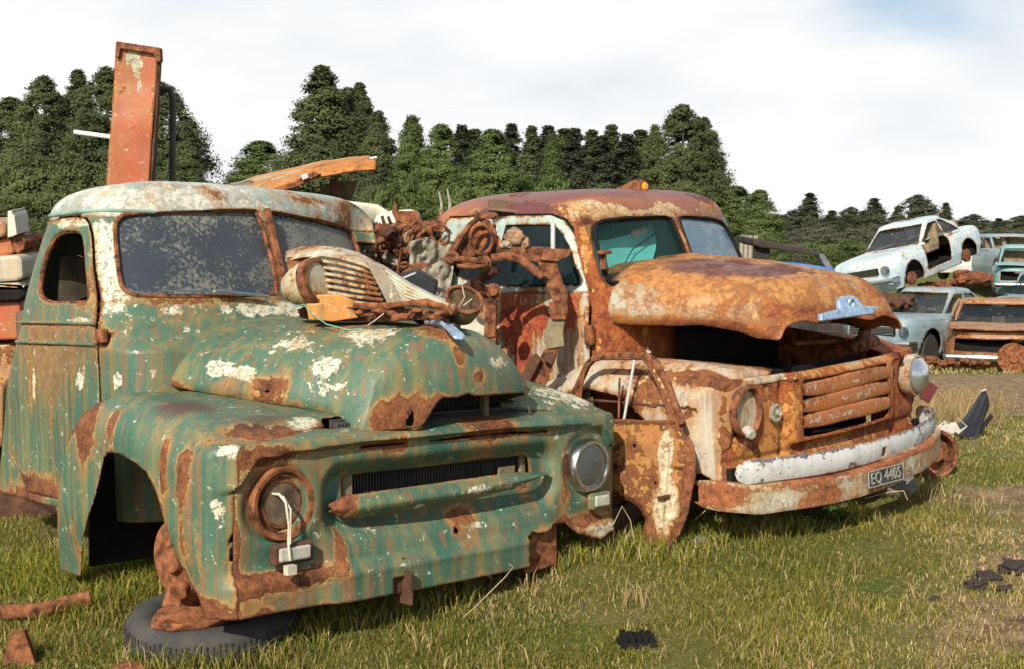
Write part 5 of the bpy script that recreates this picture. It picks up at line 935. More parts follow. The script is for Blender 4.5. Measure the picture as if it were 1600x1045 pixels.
def hood3(a, b):
    px = lerp(352, 587, a); top = np.interp(px, [352, 400, 440, 470, 510, 550, 575, 587], [294, 276, 267, 262, 251, 247, 246, 250]); bot = np.interp(px, [352, 400, 430, 460, 500, 540, 575, 587], [296, 300, 301, 290, 278, 270, 265, 264]); py = lerp(top, bot, b) + 3 * np.sin(b * 3.1) * -1
    Y = 9.0 + 1.0 * (1 - b) ** 1.5 * sst(0, .6, b * 0 + 1) - .10 * np.sin(b * 3.1); x = (px - 800) / FPX; y = (522.5 - py) / FPX; d1 = math.cos(PITCH) + y * math.sin(PITCH); d2 = -math.sin(PITCH) + y * math.cos(PITCH)
    return x / d1 * Y - A4[0], Y - A4[1], CAM[2] + d2 / d1 * Y - A4[2]
obj_sheet('raised_bonnet', sheet(hood3, (0, 1, 70), (0, 1, 20)), paint('raised_bonnet_paint', (.42, .34, .22), (.40, .22, .10), primer=(.52, .52, .44), t_rust=.50, t_prim=.62, streak=.3, seed=66., rustc=((.2, .06, .02), (.46, .17, .04), (.58, .26, .06)), halo=(.6, .35, .1)), CV, [((.2, -.1, .42), (.45, .3, .08), 'r', .2), ((-.55, .1, .4), (.06, .5, .2), 'g', .2)], solid=.014, dent=.01)
cvp('front_lip', MB().prism(PP([(412, 300), (460, 284), (490, 268), (500, 272), (470, 290), (430, 302)], 8.95), (0, .05, 0)), BAREO, bevel=.004)
obj('wing_top', rel(MB().prism(PP([(425, 300), (450, 302), (520, 311), (512, 330), (470, 322), (430, 312)], 9.3), (0, .3, 0)), A4), CREAM, CV, bevel=.02)
cvp('chrome_peg', MB().box(PX(477, 277, 8.93), (.05, .04, .035), (0, -.4, 0)).tube(PP([(578, 248), (589, 246)], 8.95), .006, 6), CHROME, bevel=.006)
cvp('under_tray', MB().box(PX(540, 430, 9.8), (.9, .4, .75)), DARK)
# ---- red steel box post
A5 = PX(205, 320, 8.2); RP = base_thing('steel_post', 'tall red box steel post rising behind the green cab roof', 'post', A5)
PFc = [np.array(PX(*q, 8.2)) - A5 for q in ((164, 330), (229, 330), (248, 76), (183, 66))]
obj_sheet('post_face', sheet(lambda a, b: tuple(lerp(lerp(PFc[0][i], PFc[1][i], a), lerp(PFc[3][i], PFc[2][i], a), b) + (.006 * np.sin(a * 3.1) * np.sin(b * 9) if i == 1 else 0) for i in range(3)), (0, 1, 20), (0, 1, 80)), REDP, RP, [((.02, 0, .92), (.09, .3, .10), 'g', .26), ((.07, 0, .75), (.04, .3, .10), 'g', .20), ((-.02, 0, .6), (.05, .3, .05), 'g', .08)], solid=.02, dent=.006)
obj('post_side', rel(MB().prism([PX(229, 330, 8.2), PX(243, 140, 8.2), PX(248, 76, 8.2), PX(249, 80, 8.45), PX(245, 140, 8.5), PX(236, 330, 8.5)], (.02, 0, 0)), A5), BARED, RP, bevel=.003)
obj('cap_flange', rel(MB().prism(PP([(182, 65), (250, 75), (251, 96), (243, 98), (240, 84), (188, 76), (185, 90), (180, 90)], 8.16), (0, .06, 0)), A5), BARE, RP, bevel=.003)
tube_thing('white_pipe', 'short white pipe sticking out left of the red steel post', 'pipe', [(116, 207), (176, 215)], 8.3, .016, plain('white_pipe_paint', (.75, .75, .72), .5, var=.1))
tube_thing('dark_pole', 'thin dark pole standing right of the red steel post', 'pole', [(246, 140), (266, 141), (270, 160), (269, 300), (268, 340)], 8.5, .022, plain('dark_pole_paint', (.06, .065, .05), .7))
# ---- crushed wreck at the far left
A6 = PX(0, 520, 8.2); CW = base_thing('crushed_car', 'crushed red and white car stacked at the far left edge behind the green cab', 'car', A6)
specs = [((-60, 400, 36, 440), CREAM), ((-60, 470, 34, 530), REDP), ((-40, 372, 20, 400), REDP), ((-50, 443, 36, 452), CREAM), ((-60, 348, 12, 372), BRUSTY), ((-60, 535, 20, 600), BRUSTY), ((-60, 600, 8, 700), BRUSTY), ((12, 332, 26, 372), CREAMV), ((20, 372, 40, 395), BAREO), ((-60, 455, 40, 470), DARK), ((-60, 405, 30, 412), DARK)]
for k, (q, m) in enumerate(specs):
    rj = random.Random(k); j_ = lambda: rj.uniform(-4, 4); Y = 8.2 + .05 * (k % 3)
    P = PP([(q[0], q[1] + j_()), (lerp(q[0], q[2], .55), q[1] + j_()), (q[2] - 8, q[1] + j_() * .6), (q[2] + j_(), q[1] + 6), (q[2] + j_(), q[3] - 5), (q[2] - 10, q[3] + j_() * .5), (lerp(q[0], q[2], .5), q[3] + j_()), (q[0], q[3] + j_())], Y)
    obj('crushed_panel', rel(MB().prism(P, (.05 * rj.uniform(-1, 1), .35, .03)), A6), m, CW, bevel=.018)
obj('crushed_core', rel(MB().box(PX(-20, 520, 8.8), (.4, .4, 1.6)), A6), DARK, CW)
# ================================================================== THINGS ON THE GRASS
def gp(px, py, dz=0.0):
    """point of the ground seen at this spot of the photo"""
    x = (px - 800) / FPX; y = (522.5 - py) / FPX; d = np.array([x, math.cos(PITCH) + y * math.sin(PITCH), -math.sin(PITCH) + y * math.cos(PITCH)]); d = d / d[1]
    lo, hi = 2.0, 60.0
    Y = np.linspace(lo, hi, 6000); z = CAM[2] + d[2] * Y; g = ground(d[0] * Y, Y) + dz; i = int(np.argmax(z < g)); Y = Y[i]; return np.array([d[0] * Y, Y, float(ground(d[0] * Y, Y))])
c = gp(318, 1012); TY = thing('flat_tyre', 'worn black tyre lying flat under the green truck front corner', 'tyre', (c[0] + .01, c[1] + .10, c[2] - .035), (R(3), 0, 0))
mb = MB().lathe([(.205, .03), (.20, .0), (.30, .005), (.325, .04), (.33, .085), (.325, .13), (.30, .165), (.24, .17), (.205, .155), (.19, .12), (.19, .05), (.205, .03)], (0, 0, 0), (0, 0, 1), 64)
tyo = obj('tyre', mb, RUBBER, TY, smooth=True, ang=60)
mb = MB()
for i in range(90):
    q = 2 * math.pi * i / 90; mb.box((.330 * math.cos(q), .330 * math.sin(q), .085 + random.uniform(-.01, .01)), (.004, .008, .085), (0, 0, q + random.uniform(-.2, .2)))
obj('tread', mb, RUBBER, tyo)
obj('rim_edge', MB().torus((0, .0, .12), (0, 0, 1), .192, .010, 48, 8), plain('white_rim_paint', (.6, .6, .58), .5, var=.2), TY, smooth=True)
obj('wheel_disc', MB().lathe([(.185, .03), (.12, .05), (.0, .05)], (0, 0, 0), (0, 0, 1), 32), BARE, TY)
# brake drum beside the orange truck
c = gp(1458, 742); hb = obj('brake_drum', MB().lathe([(.06, .10), (.145, .09), (.15, .0), (.158, -.02), (.15, -.03), (.135, -.02), (.13, .06), (.05, .06), (.05, .02), (.03, .01), (.0, .01)], (0, 0, .14), (-.15, 1, -.1), 36), BARE, smooth=True, ang=40); hb.location = [float(q) for q in c]; tag(hb, 'rusty brake drum standing on the grass by the right end of the bumper', 'brake drum')
obj('drum_hub', MB().lathe([(.05, .02), (.052, -.03), (.03, -.035), (.0, -.035)], (0, 0, .14), (-.15, 1, -.1), 20), BAREO, hb, smooth=True, ang=40)
# black plastic bumper
c = gp(1505, 684); BP = thing('plastic_bumper', 'broken black plastic bumper end standing in the grass on the right', 'bumper', c)
def bpf(a, b):
    px = lerp(lerp(1488, 1545, a), lerp(1515, 1556, a), b); py = lerp(lerp(676, 610, a), lerp(683, 650, a), b); Y = c[1]; k = Y / FPX; q = PX(1505, 684, Y)
    return (px - 1505) * k + q[0] - c[0], -.10 * np.sin(b * 3.1) ** .6 + .12 * a + .25 * (a - .5) * b, -(py - 684) * k + q[2] - c[2]
obj_sheet('bumper_skin', sheet(bpf, (0, 1, 30), (0, 1, 14)), BLACKP, BP, None, solid=.012, dent=.008)
k = c[1] / FPX
obj('bumper_lip', MB().tube([(-.0 + (1515 - 1505) * k, -.02, .005), ((1535 - 1505) * k, .03, (684 - 672) * k), ((1556 - 1505) * k, .1, (684 - 651) * k)], .018, 8), BLACKP, BP, smooth=True)
obj('torn_clip', MB().tube([((1538 - 1505) * k, .1, (684 - 612) * k), ((1546 - 1505) * k, .1, (684 - 609) * k), ((1545 - 1505) * k, .12, (684 - 618) * k)], .007, 6), OFFW, BP)
# torn white plastic
c = gp(1480, 690); mb = MB()
for i in range(9): q = random.uniform(-.14, .12); mb.tube([(q, random.uniform(-.05, .05), .02), (q + random.uniform(-.06, .08), 0, random.uniform(.03, .10)), (q + random.uniform(-.05, .12), .02, random.uniform(.05, .16))], [.014, .010, .004], 5, flat=.4)
mb.prism([(-.12, 0, .0), (-.02, 0, -.01), (.10, 0, .04), (.06, 0, .10), (-.05, 0, .07)], (0, .02, 0))
o = obj('torn_plastic', mb, plain('dirty_white_plastic', (.55, .50, .44), .5, var=.35), bevel=.002); o.location = [float(q) for q in c + np.array([0, 0, .05])]; tag(o, 'torn dirty white plastic piece between bumper end and black plastic', 'litter')
# maroon panel behind the right headlight
P = PP([(1437, 592), (1445, 590), (1466, 604), (1452, 630), (1438, 622)], 8.6); o = obj('maroon_panel', MB().prism(P, (0, .02, 0)), plain('maroon_paint', (.12, .02, .018), .5, var=.3), bevel=.003); tag(o, 'dark maroon panel behind the orange truck right headlight', 'scrap panel'); origin_to(o, P[3])
# stones, dung, tread piece
c = gp(1392, 772); o = obj('stone', MB().lump((0, 0, .06), (.16, .12, .09), 3, 1.3, .25, 3), CONC, smooth=True, ang=25); o.location = [float(q) for q in c]; tag(o, 'flat grey stone in the grass below the number plate', 'stone')
c = gp(600 + 493, 852); o = obj('stone', MB().lump((0, 0, .02), (.035, .03, .03), 8, 1.3, .25, 2), CONC, smooth=True); o.location = [float(q) for q in c]; tag(o, 'small grey stone in the grass right of the loose door', 'stone')
for px, py, r_, lab in ((1541, 901, .050, 'upper middle lump of the dark dung cluster on the right'), (1525, 914, .045, 'lowest left lump of the dark dung cluster on the right'), (1583, 889, .065, 'biggest dark dung lump near the right edge'), (1596, 884, .05, 'dark dung lump at the very right edge'), (1570, 918, .03, 'small dark dung lump below the biggest one'), (1461, 933, .022, 'tiny dark dung lump left of the cluster')):
    c = gp(px, py + 5); o = obj('dung_lump', MB().lump((0, 0, r_ * .3), (r_, r_ * .8, r_ * .55), int(px), 3, .5, 3), plain('dark_dung', (.035, .024, .020), .9, bump=.8) if 'dark_dung' not in MAT else MAT['dark_dung'], smooth=True, ang=30); o.location = [float(q) for q in c]; tag(o, lab, 'dung', 'dung lumps on the grass')
c = gp(994, 1010); mb = MB()
for i in range(5):
    for j in range(4): mb.box((-.05 + i * .026, -.03 + j * .02, .03 + random.uniform(0, .012)), (.02, .014, .035), (random.uniform(-.2, .2), random.uniform(-.2, .2), random.uniform(-.2, .2)))
mb.box((0, 0, .015), (.14, .09, .02)); o = obj('tyre_tread_scrap', mb, DARK, bevel=.003); o.location = [float(q) for q in c]; o.rotation_euler = (0, .05, .2); tag(o, 'small black piece of tyre tread on the grass in front', 'tyre scrap')
# rusty things at lower left
c = gp(60, 975); o = obj('rusty_bar', MB().tube([(-.35, 0, .04), (0, .0, .06), (.2, .05, .10)], .03, 8, flat=.6), BARE, smooth=True); o.location = [float(q) for q in c]; tag(o, 'rusty bar lying in the grass at the lower left', 'bar')
c = gp(35, 1040); o = obj('rusty_plate', MB().prism([(-.08, 0, 0), (.06, -.02, 0), (.0, .02, .13), (-.05, .02, .12)], (.0, .03, 0)), BAREO, bevel=.004); o.location = [float(q) for q in c]; tag(o, 'small pointed rusty plate at the bottom left corner', 'scrap plate')
c = gp(203, 1055); o = obj('rusty_disc', MB().lathe([(.0, .045), (.05, .04), (.08, .02), (.085, 0)], (0, 0, 0), (0, 0, 1), 24), BAREO, smooth=True); o.location = [float(q) for q in c]; tag(o, 'rounded rusty disc at the bottom edge below the tyre', 'scrap disc')
P = PP([(-20, 765), (40, 780), (100, 815), (96, 850), (50, 850), (0, 820), (-30, 800)], 6.9); o = obj('rusty_guard', MB().prism(P, (0, .5, .05)), BARED, bevel=.02); tag(o, 'rusty curved guard on the grass below the green cab door', 'mudguard'); origin_to(o, P[4])
# old wheel behind the loose door
c = gp(980, 845); o = obj('old_tyre', MB().lathe([(.10, .05), (.10, .0), (.20, -.01), (.235, .04), (.235, .12), (.20, .17), (.10, .16)], (0, 0, .20), (-.5, 1, .1), 40), plain('brown_tyre', (.16, .115, .07), .9, var=.4), smooth=True); o.location = (c[0] - .02, c[1] + .30, c[2]); tag(o, 'mud brown old tyre behind the bottom of the loose door', 'tyre')
# long dry stalks
for k, (pts, Yf, lab) in enumerate((([(700, 985), (745, 945), (790, 900), (802, 885), (795, 880)], 5.2, 'long dry stalk rising from the grass below the green truck'), ([(935, 850), (960, 815), (972, 790), (985, 812), (990, 840)], 6.0, 'bent dry stalk in front of the loose door bottom'), ([(1350, 778), (1390, 768), (1412, 766), (1418, 780)], 6.6, 'dry stalk arching over the flat grey stone'), ([(1085, 812), (1110, 790), (1138, 782)], 6.2, 'pale dry stalk left of the white bumper'))):
    P = PP(pts, Yf); o = obj('dry_stalk', MB().tube(P, .0025, 5), STRAWM, smooth=True); tag(o, lab, 'stalk', 'dry stalks in the grass'); origin_to(o, P[0])
# ================================================================== WRECKED CARS FURTHER OFF
def car(name, label, at, yaw, pitch=0, roll=0, L=4.1, W=1.62, H=1.32, body=SLATE, glass=GLASSC, cls='hatch', openf=False, wheels=True, noglass=(), rear_first=False, bonnet=None, door_gone=False, group=None, s=1.0, front='bars'):
    t = thing(name, label, 'car', at, (0, 0, 0), group)
    M = Matrix.Rotation(yaw, 3, 'Z') @ Matrix.Rotation(pitch, 3, 'X') @ Matrix.Rotation(roll, 3, 'Y'); t.rotation_euler = M.to_euler(); t.scale = (s, s, s)
    hw = W / 2; zb = .20; zs = .82
    br = Ring([zb, .42, .62, .74, .80], [.10, .02, 0, .02, .06], [L - .10, L - .02, L, L - .02, L - .06], [hw - .05, hw, hw, hw - .02, hw - .05], n=8, bow=lambda u, z: .10 * (u / hw) ** 2, dome=(.09, .28))
    def hb(X, Y, Z):
        d = np.minimum(np.hypot(Y - .78, (Z - .28) * .95) - .36, np.hypot(Y - (L - .85), (Z - .28) * .95) - .36); d = np.where((np.abs(X) > hw * .6), d, 9.)
        fr = (Y < .2)
        if openf: d = np.minimum(d, np.where(fr, sdbox(X, Z, 0, .62, hw * .80, .10, .02), 9.))
        if door_gone: d = np.minimum(d, np.where(X > hw * .6, sdpoly(Y, Z, [(1.32, .36), (1.40, 1.0), (2.42, 1.0), (2.30, .36)]), 9.))
        return d
    bd = obj_sheet('body', sheet(br, (0, 1, 260), (0, 1.97, 56), hb, wrap=True), body, t, None, solid=.012, dent=.008)
    wf, wr = 1.30, (L - .35 if cls == 'wagon' else L - .75)
    gr = Ring([.84, 1.05, H - .06], [wf - .05, wf + .25, wf + .62], [wr + .05, wr - .08, wr - (.15 if cls == 'wagon' else .65)], [hw - .06, hw - .13, hw - .20], n=7, bow=lambda u, z: .06 * (u / hw) ** 2, dome=(.07, .35))
    zt = H - .10; z0 = .90
    fx = lambda z: float(np.interp(z, gr.zs, gr.fr)); rx = lambda z: float(np.interp(z, gr.zs, gr.re)); mid = 2.35
    SW = [[(fx(z0) + .16, z0), (fx(zt) + .14, zt), (mid - .04, zt), (mid - .02, z0)], [(mid + .04, z0), (mid + .02, zt), (rx(zt) - .16, zt), (rx(z0) - .20, z0)]]
    FW = [(-(hw - .16), z0), (-(hw - .28), zt + .02), ((hw - .28), zt + .02), ((hw - .16), z0)]
    def hg(X, Y, Z):
        d = np.full_like(X, 9.)
        for P in SW: d = np.minimum(d, np.where(np.abs(X) > hw * .55, sdpoly(Y, Z, P), 9.))
        d = np.minimum(d, np.where((Y < fx(1.2) + .18) & (np.abs(X) < hw - .14), sdpoly(X, Z, FW), 9.)); d = np.minimum(d, np.where((Y > rx(1.2) - .12) & (np.abs(X) < hw - .14), sdpoly(X, Z, FW), 9.))
        if door_gone: d = np.minimum(d, np.where((X > hw * .5) & (Z < .96), sdbox(Y, Z, 1.95, .88, .40, .10), 9.))
        return d
    gh = obj_sheet('cabin', sheet(gr, (0, 1, 240), (0, 1.97, 46), hg, wrap=True), body, t, None, solid=.014, dent=.006)
    def gl(nm, P): obj(nm, MB().add(P, [tuple(range(len(P)))]), glass, t)
    if 'f' not in noglass: gl('windscreen', [(x, (fx(z) + .05 + .04), z) for x, z in FW])
    if 'r' not in noglass: gl('rear_window', [(x, rx(z) - .03, z) for x, z in FW])
    for sgn in (-1, 1):
        for i, P in enumerate(SW):
            if ('s%d' % i) in noglass and (sgn > 0 or not door_gone): continue
            gl('side_window', [(sgn * (float(np.interp(z, gr.zs, gr.hw)) - .025), y, z) for y, z in P])
    sm = MAT.get('tan_seats') or plain('tan_seats', (.20, .15, .09), .9, var=.4)
    for x in (-.35, .35): obj('front_seat', MB().box((x, 2.0, .72), (.5, .5, .18)).box((x, 2.27, .93), (.48, .12, .5), (-.2, 0, 0)), sm, t, bevel=.04)
    obj('rear_seat', MB().box((0, 3.1, .85), (1.2, .14, .5), (-.2, 0, 0)), sm, t, bevel=.04)
    obj('underbody', MB().box((0, L / 2, .32), (W - .25, L - .5, .16)).box((0, .55, .5), (W * .78, .7, .3)).box((0, L - .5, .5), (W * .78, .7, .3)), DARK, t)
    obj('bumper', MB().tube([(-hw + .02, .20, .42), (-hw + .06, .0, .42), (-hw * .5, -.07, .42), (hw * .5, -.07, .42), (hw - .06, .0, .42), (hw - .02, .20, .42)],   .05, 8, flat=.6), CHROME, t, smooth=True)
    if not openf:
        obj('grille', MB().box((0, .005, .63), (hw * 1.15, .05, .13)), DARK, t, bevel=.01)
        mbg = MB(); [mbg.box((0, -.025, .585 + .03 * i), (hw * 1.1, .012, .010)) for i in range(4)]; obj('grille_bars', mbg, CHROME, t)
        for sgn in (-1, 1): obj('headlight', MB().lathe([(.085, .05), (.088, -.01), (.07, -.025), (0, -.03)], (sgn * (hw - .19), .02, .63), (0, 1, 0), 20), LENS, t, smooth=True)
    if bonnet: obj_sheet('bonnet', sheet(lambda a, b: (lerp(-hw + .06, hw - .06, a), lerp(-.02, 1.22, b), .865 + .055 * np.sin(b * 1.6) * (1 - .3 * ((a - .5) * 2) ** 2) + .01 * np.sin(a * 9)), (0, 1, 50), (0, 1, 40)), bonnet, t, None, solid=.02, dent=.014)
    if wheels:
        for x in (-hw + .12, hw - .12):
            for y in (.78, L - .85):
                wh = obj('wheel', MB().lathe([(.14, -.08), (.27, -.09), (.295, -.05), (.295, .05), (.27, .09), (.14, .08)], (x, y, .28), (1, 0, 0), 28), RUBBER, t, smooth=True, ang=50)
                obj('rim', MB().lathe([(0, -.05), (.05, -.06), (.12, -.03), (.15, -.07), (.15, .07), (.12, .03), (.05, .06), (0, .05)], (x, y, .28), (1, 0, 0), 20), BARE, wh, smooth=True, ang=50)
    else:
        for y in (.78, L - .85): obj('axle', MB().tube([(-hw + .05, y, .30), (hw - .05, y, .30)], .055, 8).lathe([(0, -.03), (.13, -.03), (.14, .05), (0, .06)], (-hw + .08, y, .30), (1, 0, 0), 20).lathe([(0, -.03), (.13, -.03), (.14, .05), (0, .06)], (hw - .12, y, .30), (1, 0, 0), 20), BARE, t, smooth=True, ang=40)
    return t
def carpos(px, py, Y): return [float(q) for q in PX(px, py, Y)]
car('scrap_car', 'pale sky blue saloon without its door, tilted on top of the grey blue hatchback', carpos(1352, 478, 25.5), R(-46), R(11), R(-9), L=3.95, W=1.55, body=BLUE, door_gone=True, noglass=('s0',), wheels=False)
car('scrap_car', 'grey blue hatchback crushed under the sky blue saloon', [carpos(1362, 556, 23.6)[0], 23.6, -.62], R(-45), 0, 0, L=4.2, W=1.6, H=1.36, body=SLATE, noglass=('s0',))
car('scrap_car', 'rusty brown bonneted car with its nose open, nearest on the right', [carpos(1562, 560, 20.6)[0], 20.6, -.66], R(-20), 0, 0, L=4.3, W=1.74, H=1.28, body=BRUSTY, bonnet=BRUSTY, openf=True, wheels=True)
car('scrap_car', 'blue grey sedan behind the rusty bonneted car', [carpos(1600, 540, 24.5)[0] + .35, 25.4, -.35], R(-36), 0, 0, L=4.2, W=1.65, H=1.42, body=SLATE)
car('scrap_car', 'faded teal car with open nose, stacked at the right edge', carpos(1612, 476, 28.5), R(-20), 0, 0, L=4.2, W=1.66, body=TEAL, bonnet=TEAL, openf=True, wheels=False, noglass=('f', 's0'))
car('scrap_car', 'stripped grey wagon without glass behind the teal car', carpos(1622, 442, 34), R(0), 0, 0, L=4.2, W=1.6, H=1.3, cls='wagon', body=SLATE, noglass=('f', 's0', 's1', 'r'))
car('scrap_car', 'small white hatchback seen from behind above the teal car', carpos(1566, 434, 40), R(140), 0, 0, L=3.9, W=1.6, H=1.3, cls='wagon', body=WHITE)
# scrap between and under the stack
def lumps(name, label, spots, Y, r_, mat, seed, cat='scrap heap'):
    mb = MB(); rr = random.Random(seed)
    for px, py, k in spots: mb.lump(PX(px, py, Y + rr.uniform(-.3, .3)), (r_ * k, r_ * k, r_ * k * .8), rr.randint(0, 99), 1.6, .35, 2)
    for px, py, k in spots[::2]: mb.tube([PX(px - 8, py + rr.uniform(-5, 5), Y - .2), PX(px + 12, py + rr.uniform(-6, 6), Y - .1)], .05 * k, 8)
    o = obj(name, mb, mat, smooth=True, ang=30); tag(o, label, cat, kind='stuff'); return origin_to(o, PX(spots[0][0], spots[0][1], Y))
lumps('axle_scrap', 'rusty axle parts under the rear of the sky blue saloon', [(1500 + i * 6, 430 + (i * 7) % 11, .8) for i in range(8)] + [(1440 + i * 9, 448 - i, .6) for i in range(9)], 26, .17, BARE, 2)
lumps('axle_scrap', 'rusty suspension hanging below the nose of the sky blue saloon', [(1382 + i * 6, 468 + (i * 5) % 9, 1) for i in range(7)], 25, .15, BARED, 3)
lumps('parts_row', 'row of rusty parts on the grass in front of the rusty bonneted car', [(1452 + i * 11, 562 + (i * 3) % 7, .8) for i in range(11)], 20.8, .10, BARE, 4)
o = obj('brake_disc', MB().lathe([(0, -.04), (.07, -.05), (.08, -.02), (.24, -.02), (.24, .02), (0, .03)], (0, 0, .22), (.2, 1, 0), 32), BAREO, smooth=True, ang=40); o.location = carpos(1582, 580, 20.2); o.location.z = float(ground(o.location.x, 20.2)); tag(o, 'big rusty brake disc leaning below the open nosed rusty car', 'brake disc')
o = obj('yellow_panel', MB().prism(PP([(1580, 532), (1586, 528), (1600, 524), (1612, 536), (1606, 552), (1582, 552)], 21.0), (0, .04, 0)), plain('yellow_paint', (.65, .50, .10), .5, var=.3), bevel=.01); tag(o, 'yellow painted panel in the open nose of the rusty car', 'scrap panel'); origin_to(o, PX(1595, 550, 21.0))
# burnt pickup cab frame
A7 = PX(1245, 425, 15.5); BC = base_thing('burnt_cab', 'burnt black cab frame with a blue panel behind the orange truck bonnet', 'truck cab', A7)
def bc_(n, mb, m=DARK, **k): return obj(n, rel(mb, A7), m, BC, **k)
BURNT = plain('burnt_steel', (.035, .026, .022), .85, var=.7, sc=3, bump=.5)
bc_('roof_rail', MB().prism(PP([(1176, 373), (1190, 375), (1230, 383), (1262, 388), (1284, 396), (1284, 402), (1262, 398), (1228, 393), (1190, 388), (1178, 384)], 15.5), (0, 1.2, .05)), BURNT, bevel=.02)
bc_('post', MB().prism(PP([(1277, 395), (1288, 398), (1303, 421), (1292, 421), (1284, 408)], 15.5), (0, .12, 0)), plain('grey_post', (.13, .13, .14), .6), bevel=.01)
bc_('rear_panel', MB().prism(PP([(1178, 378), (1204, 384), (1203, 408), (1178, 405)], 15.6), (0, .08, 0)), BURNT, bevel=.01)
bc_('bonnet', MB().prism(PP([(1218, 411), (1250, 412), (1300, 420), (1308, 426), (1290, 432), (1222, 424)], 15.3), (0, .5, .02)), plain('blue_panel_paint', (.06, .14, .32), .5, var=.3), bevel=.02)
gz_ = float(ground(3.5, 15.9)); zt_ = float(PX(1245, 428, 15.9)[2]); bc_('lower_body', MB().box((float(PX(1245, 470, 15.9)[0]), 15.95, (gz_ + zt_) / 2), (1.0, 1.0, zt_ - gz_), None, .94), BURNT, bevel=.05)
# ================================================================== TREES
def leaf_mat(name, c1, c2, c3):
    m, nt, p = mat_new(name); L = nt.links.new; at = N(nt, 'ShaderNodeAttribute', attribute_name='lc'); r = N(nt, 'ShaderNodeValToRGB'); L(at.outputs['Fac'], r.inputs[0]); e = r.color_ramp.elements
    e[0].position, e[0].color = .15, (*c1, 1); e[1].position, e[1].color = .80, (*c2, 1); k = e.new(.97); k.color = (*c3, 1); L(r.outputs[0], p.inputs['Base Color']); p.inputs['Roughness'].default_value = .75; p.inputs['Specular IOR Level'].default_value = .2
    tl = N(nt, 'ShaderNodeBsdfTranslucent'); L(r.outputs[0], tl.inputs[0]); mx = N(nt, 'ShaderNodeMixShader', inp={0: .15}); L(p.outputs[0], mx.inputs[1]); L(tl.outputs[0], mx.inputs[2]); L(mx.outputs[0], [x for x in nt.nodes if x.type == 'OUTPUT_MATERIAL'][0].inputs[0]); return m
LF1 = leaf_mat('cypress_foliage', (.044, .060, .024), (.135, .155, .058), (.24, .18, .10))
LF2 = leaf_mat('bright_cypress_foliage', (.045, .068, .020), (.135, .175, .052), (.26, .21, .10))
LF3 = leaf_mat('olive_foliage', (.035, .045, .026), (.105, .12, .062), (.20, .17, .12))
LF4 = leaf_mat('grey_scrub_foliage', (.07, .075, .045), (.18, .17, .11), (.34, .28, .20))
BARK = plain('pale_bark', (.30, .25, .19), .9, var=.3, sc=5)
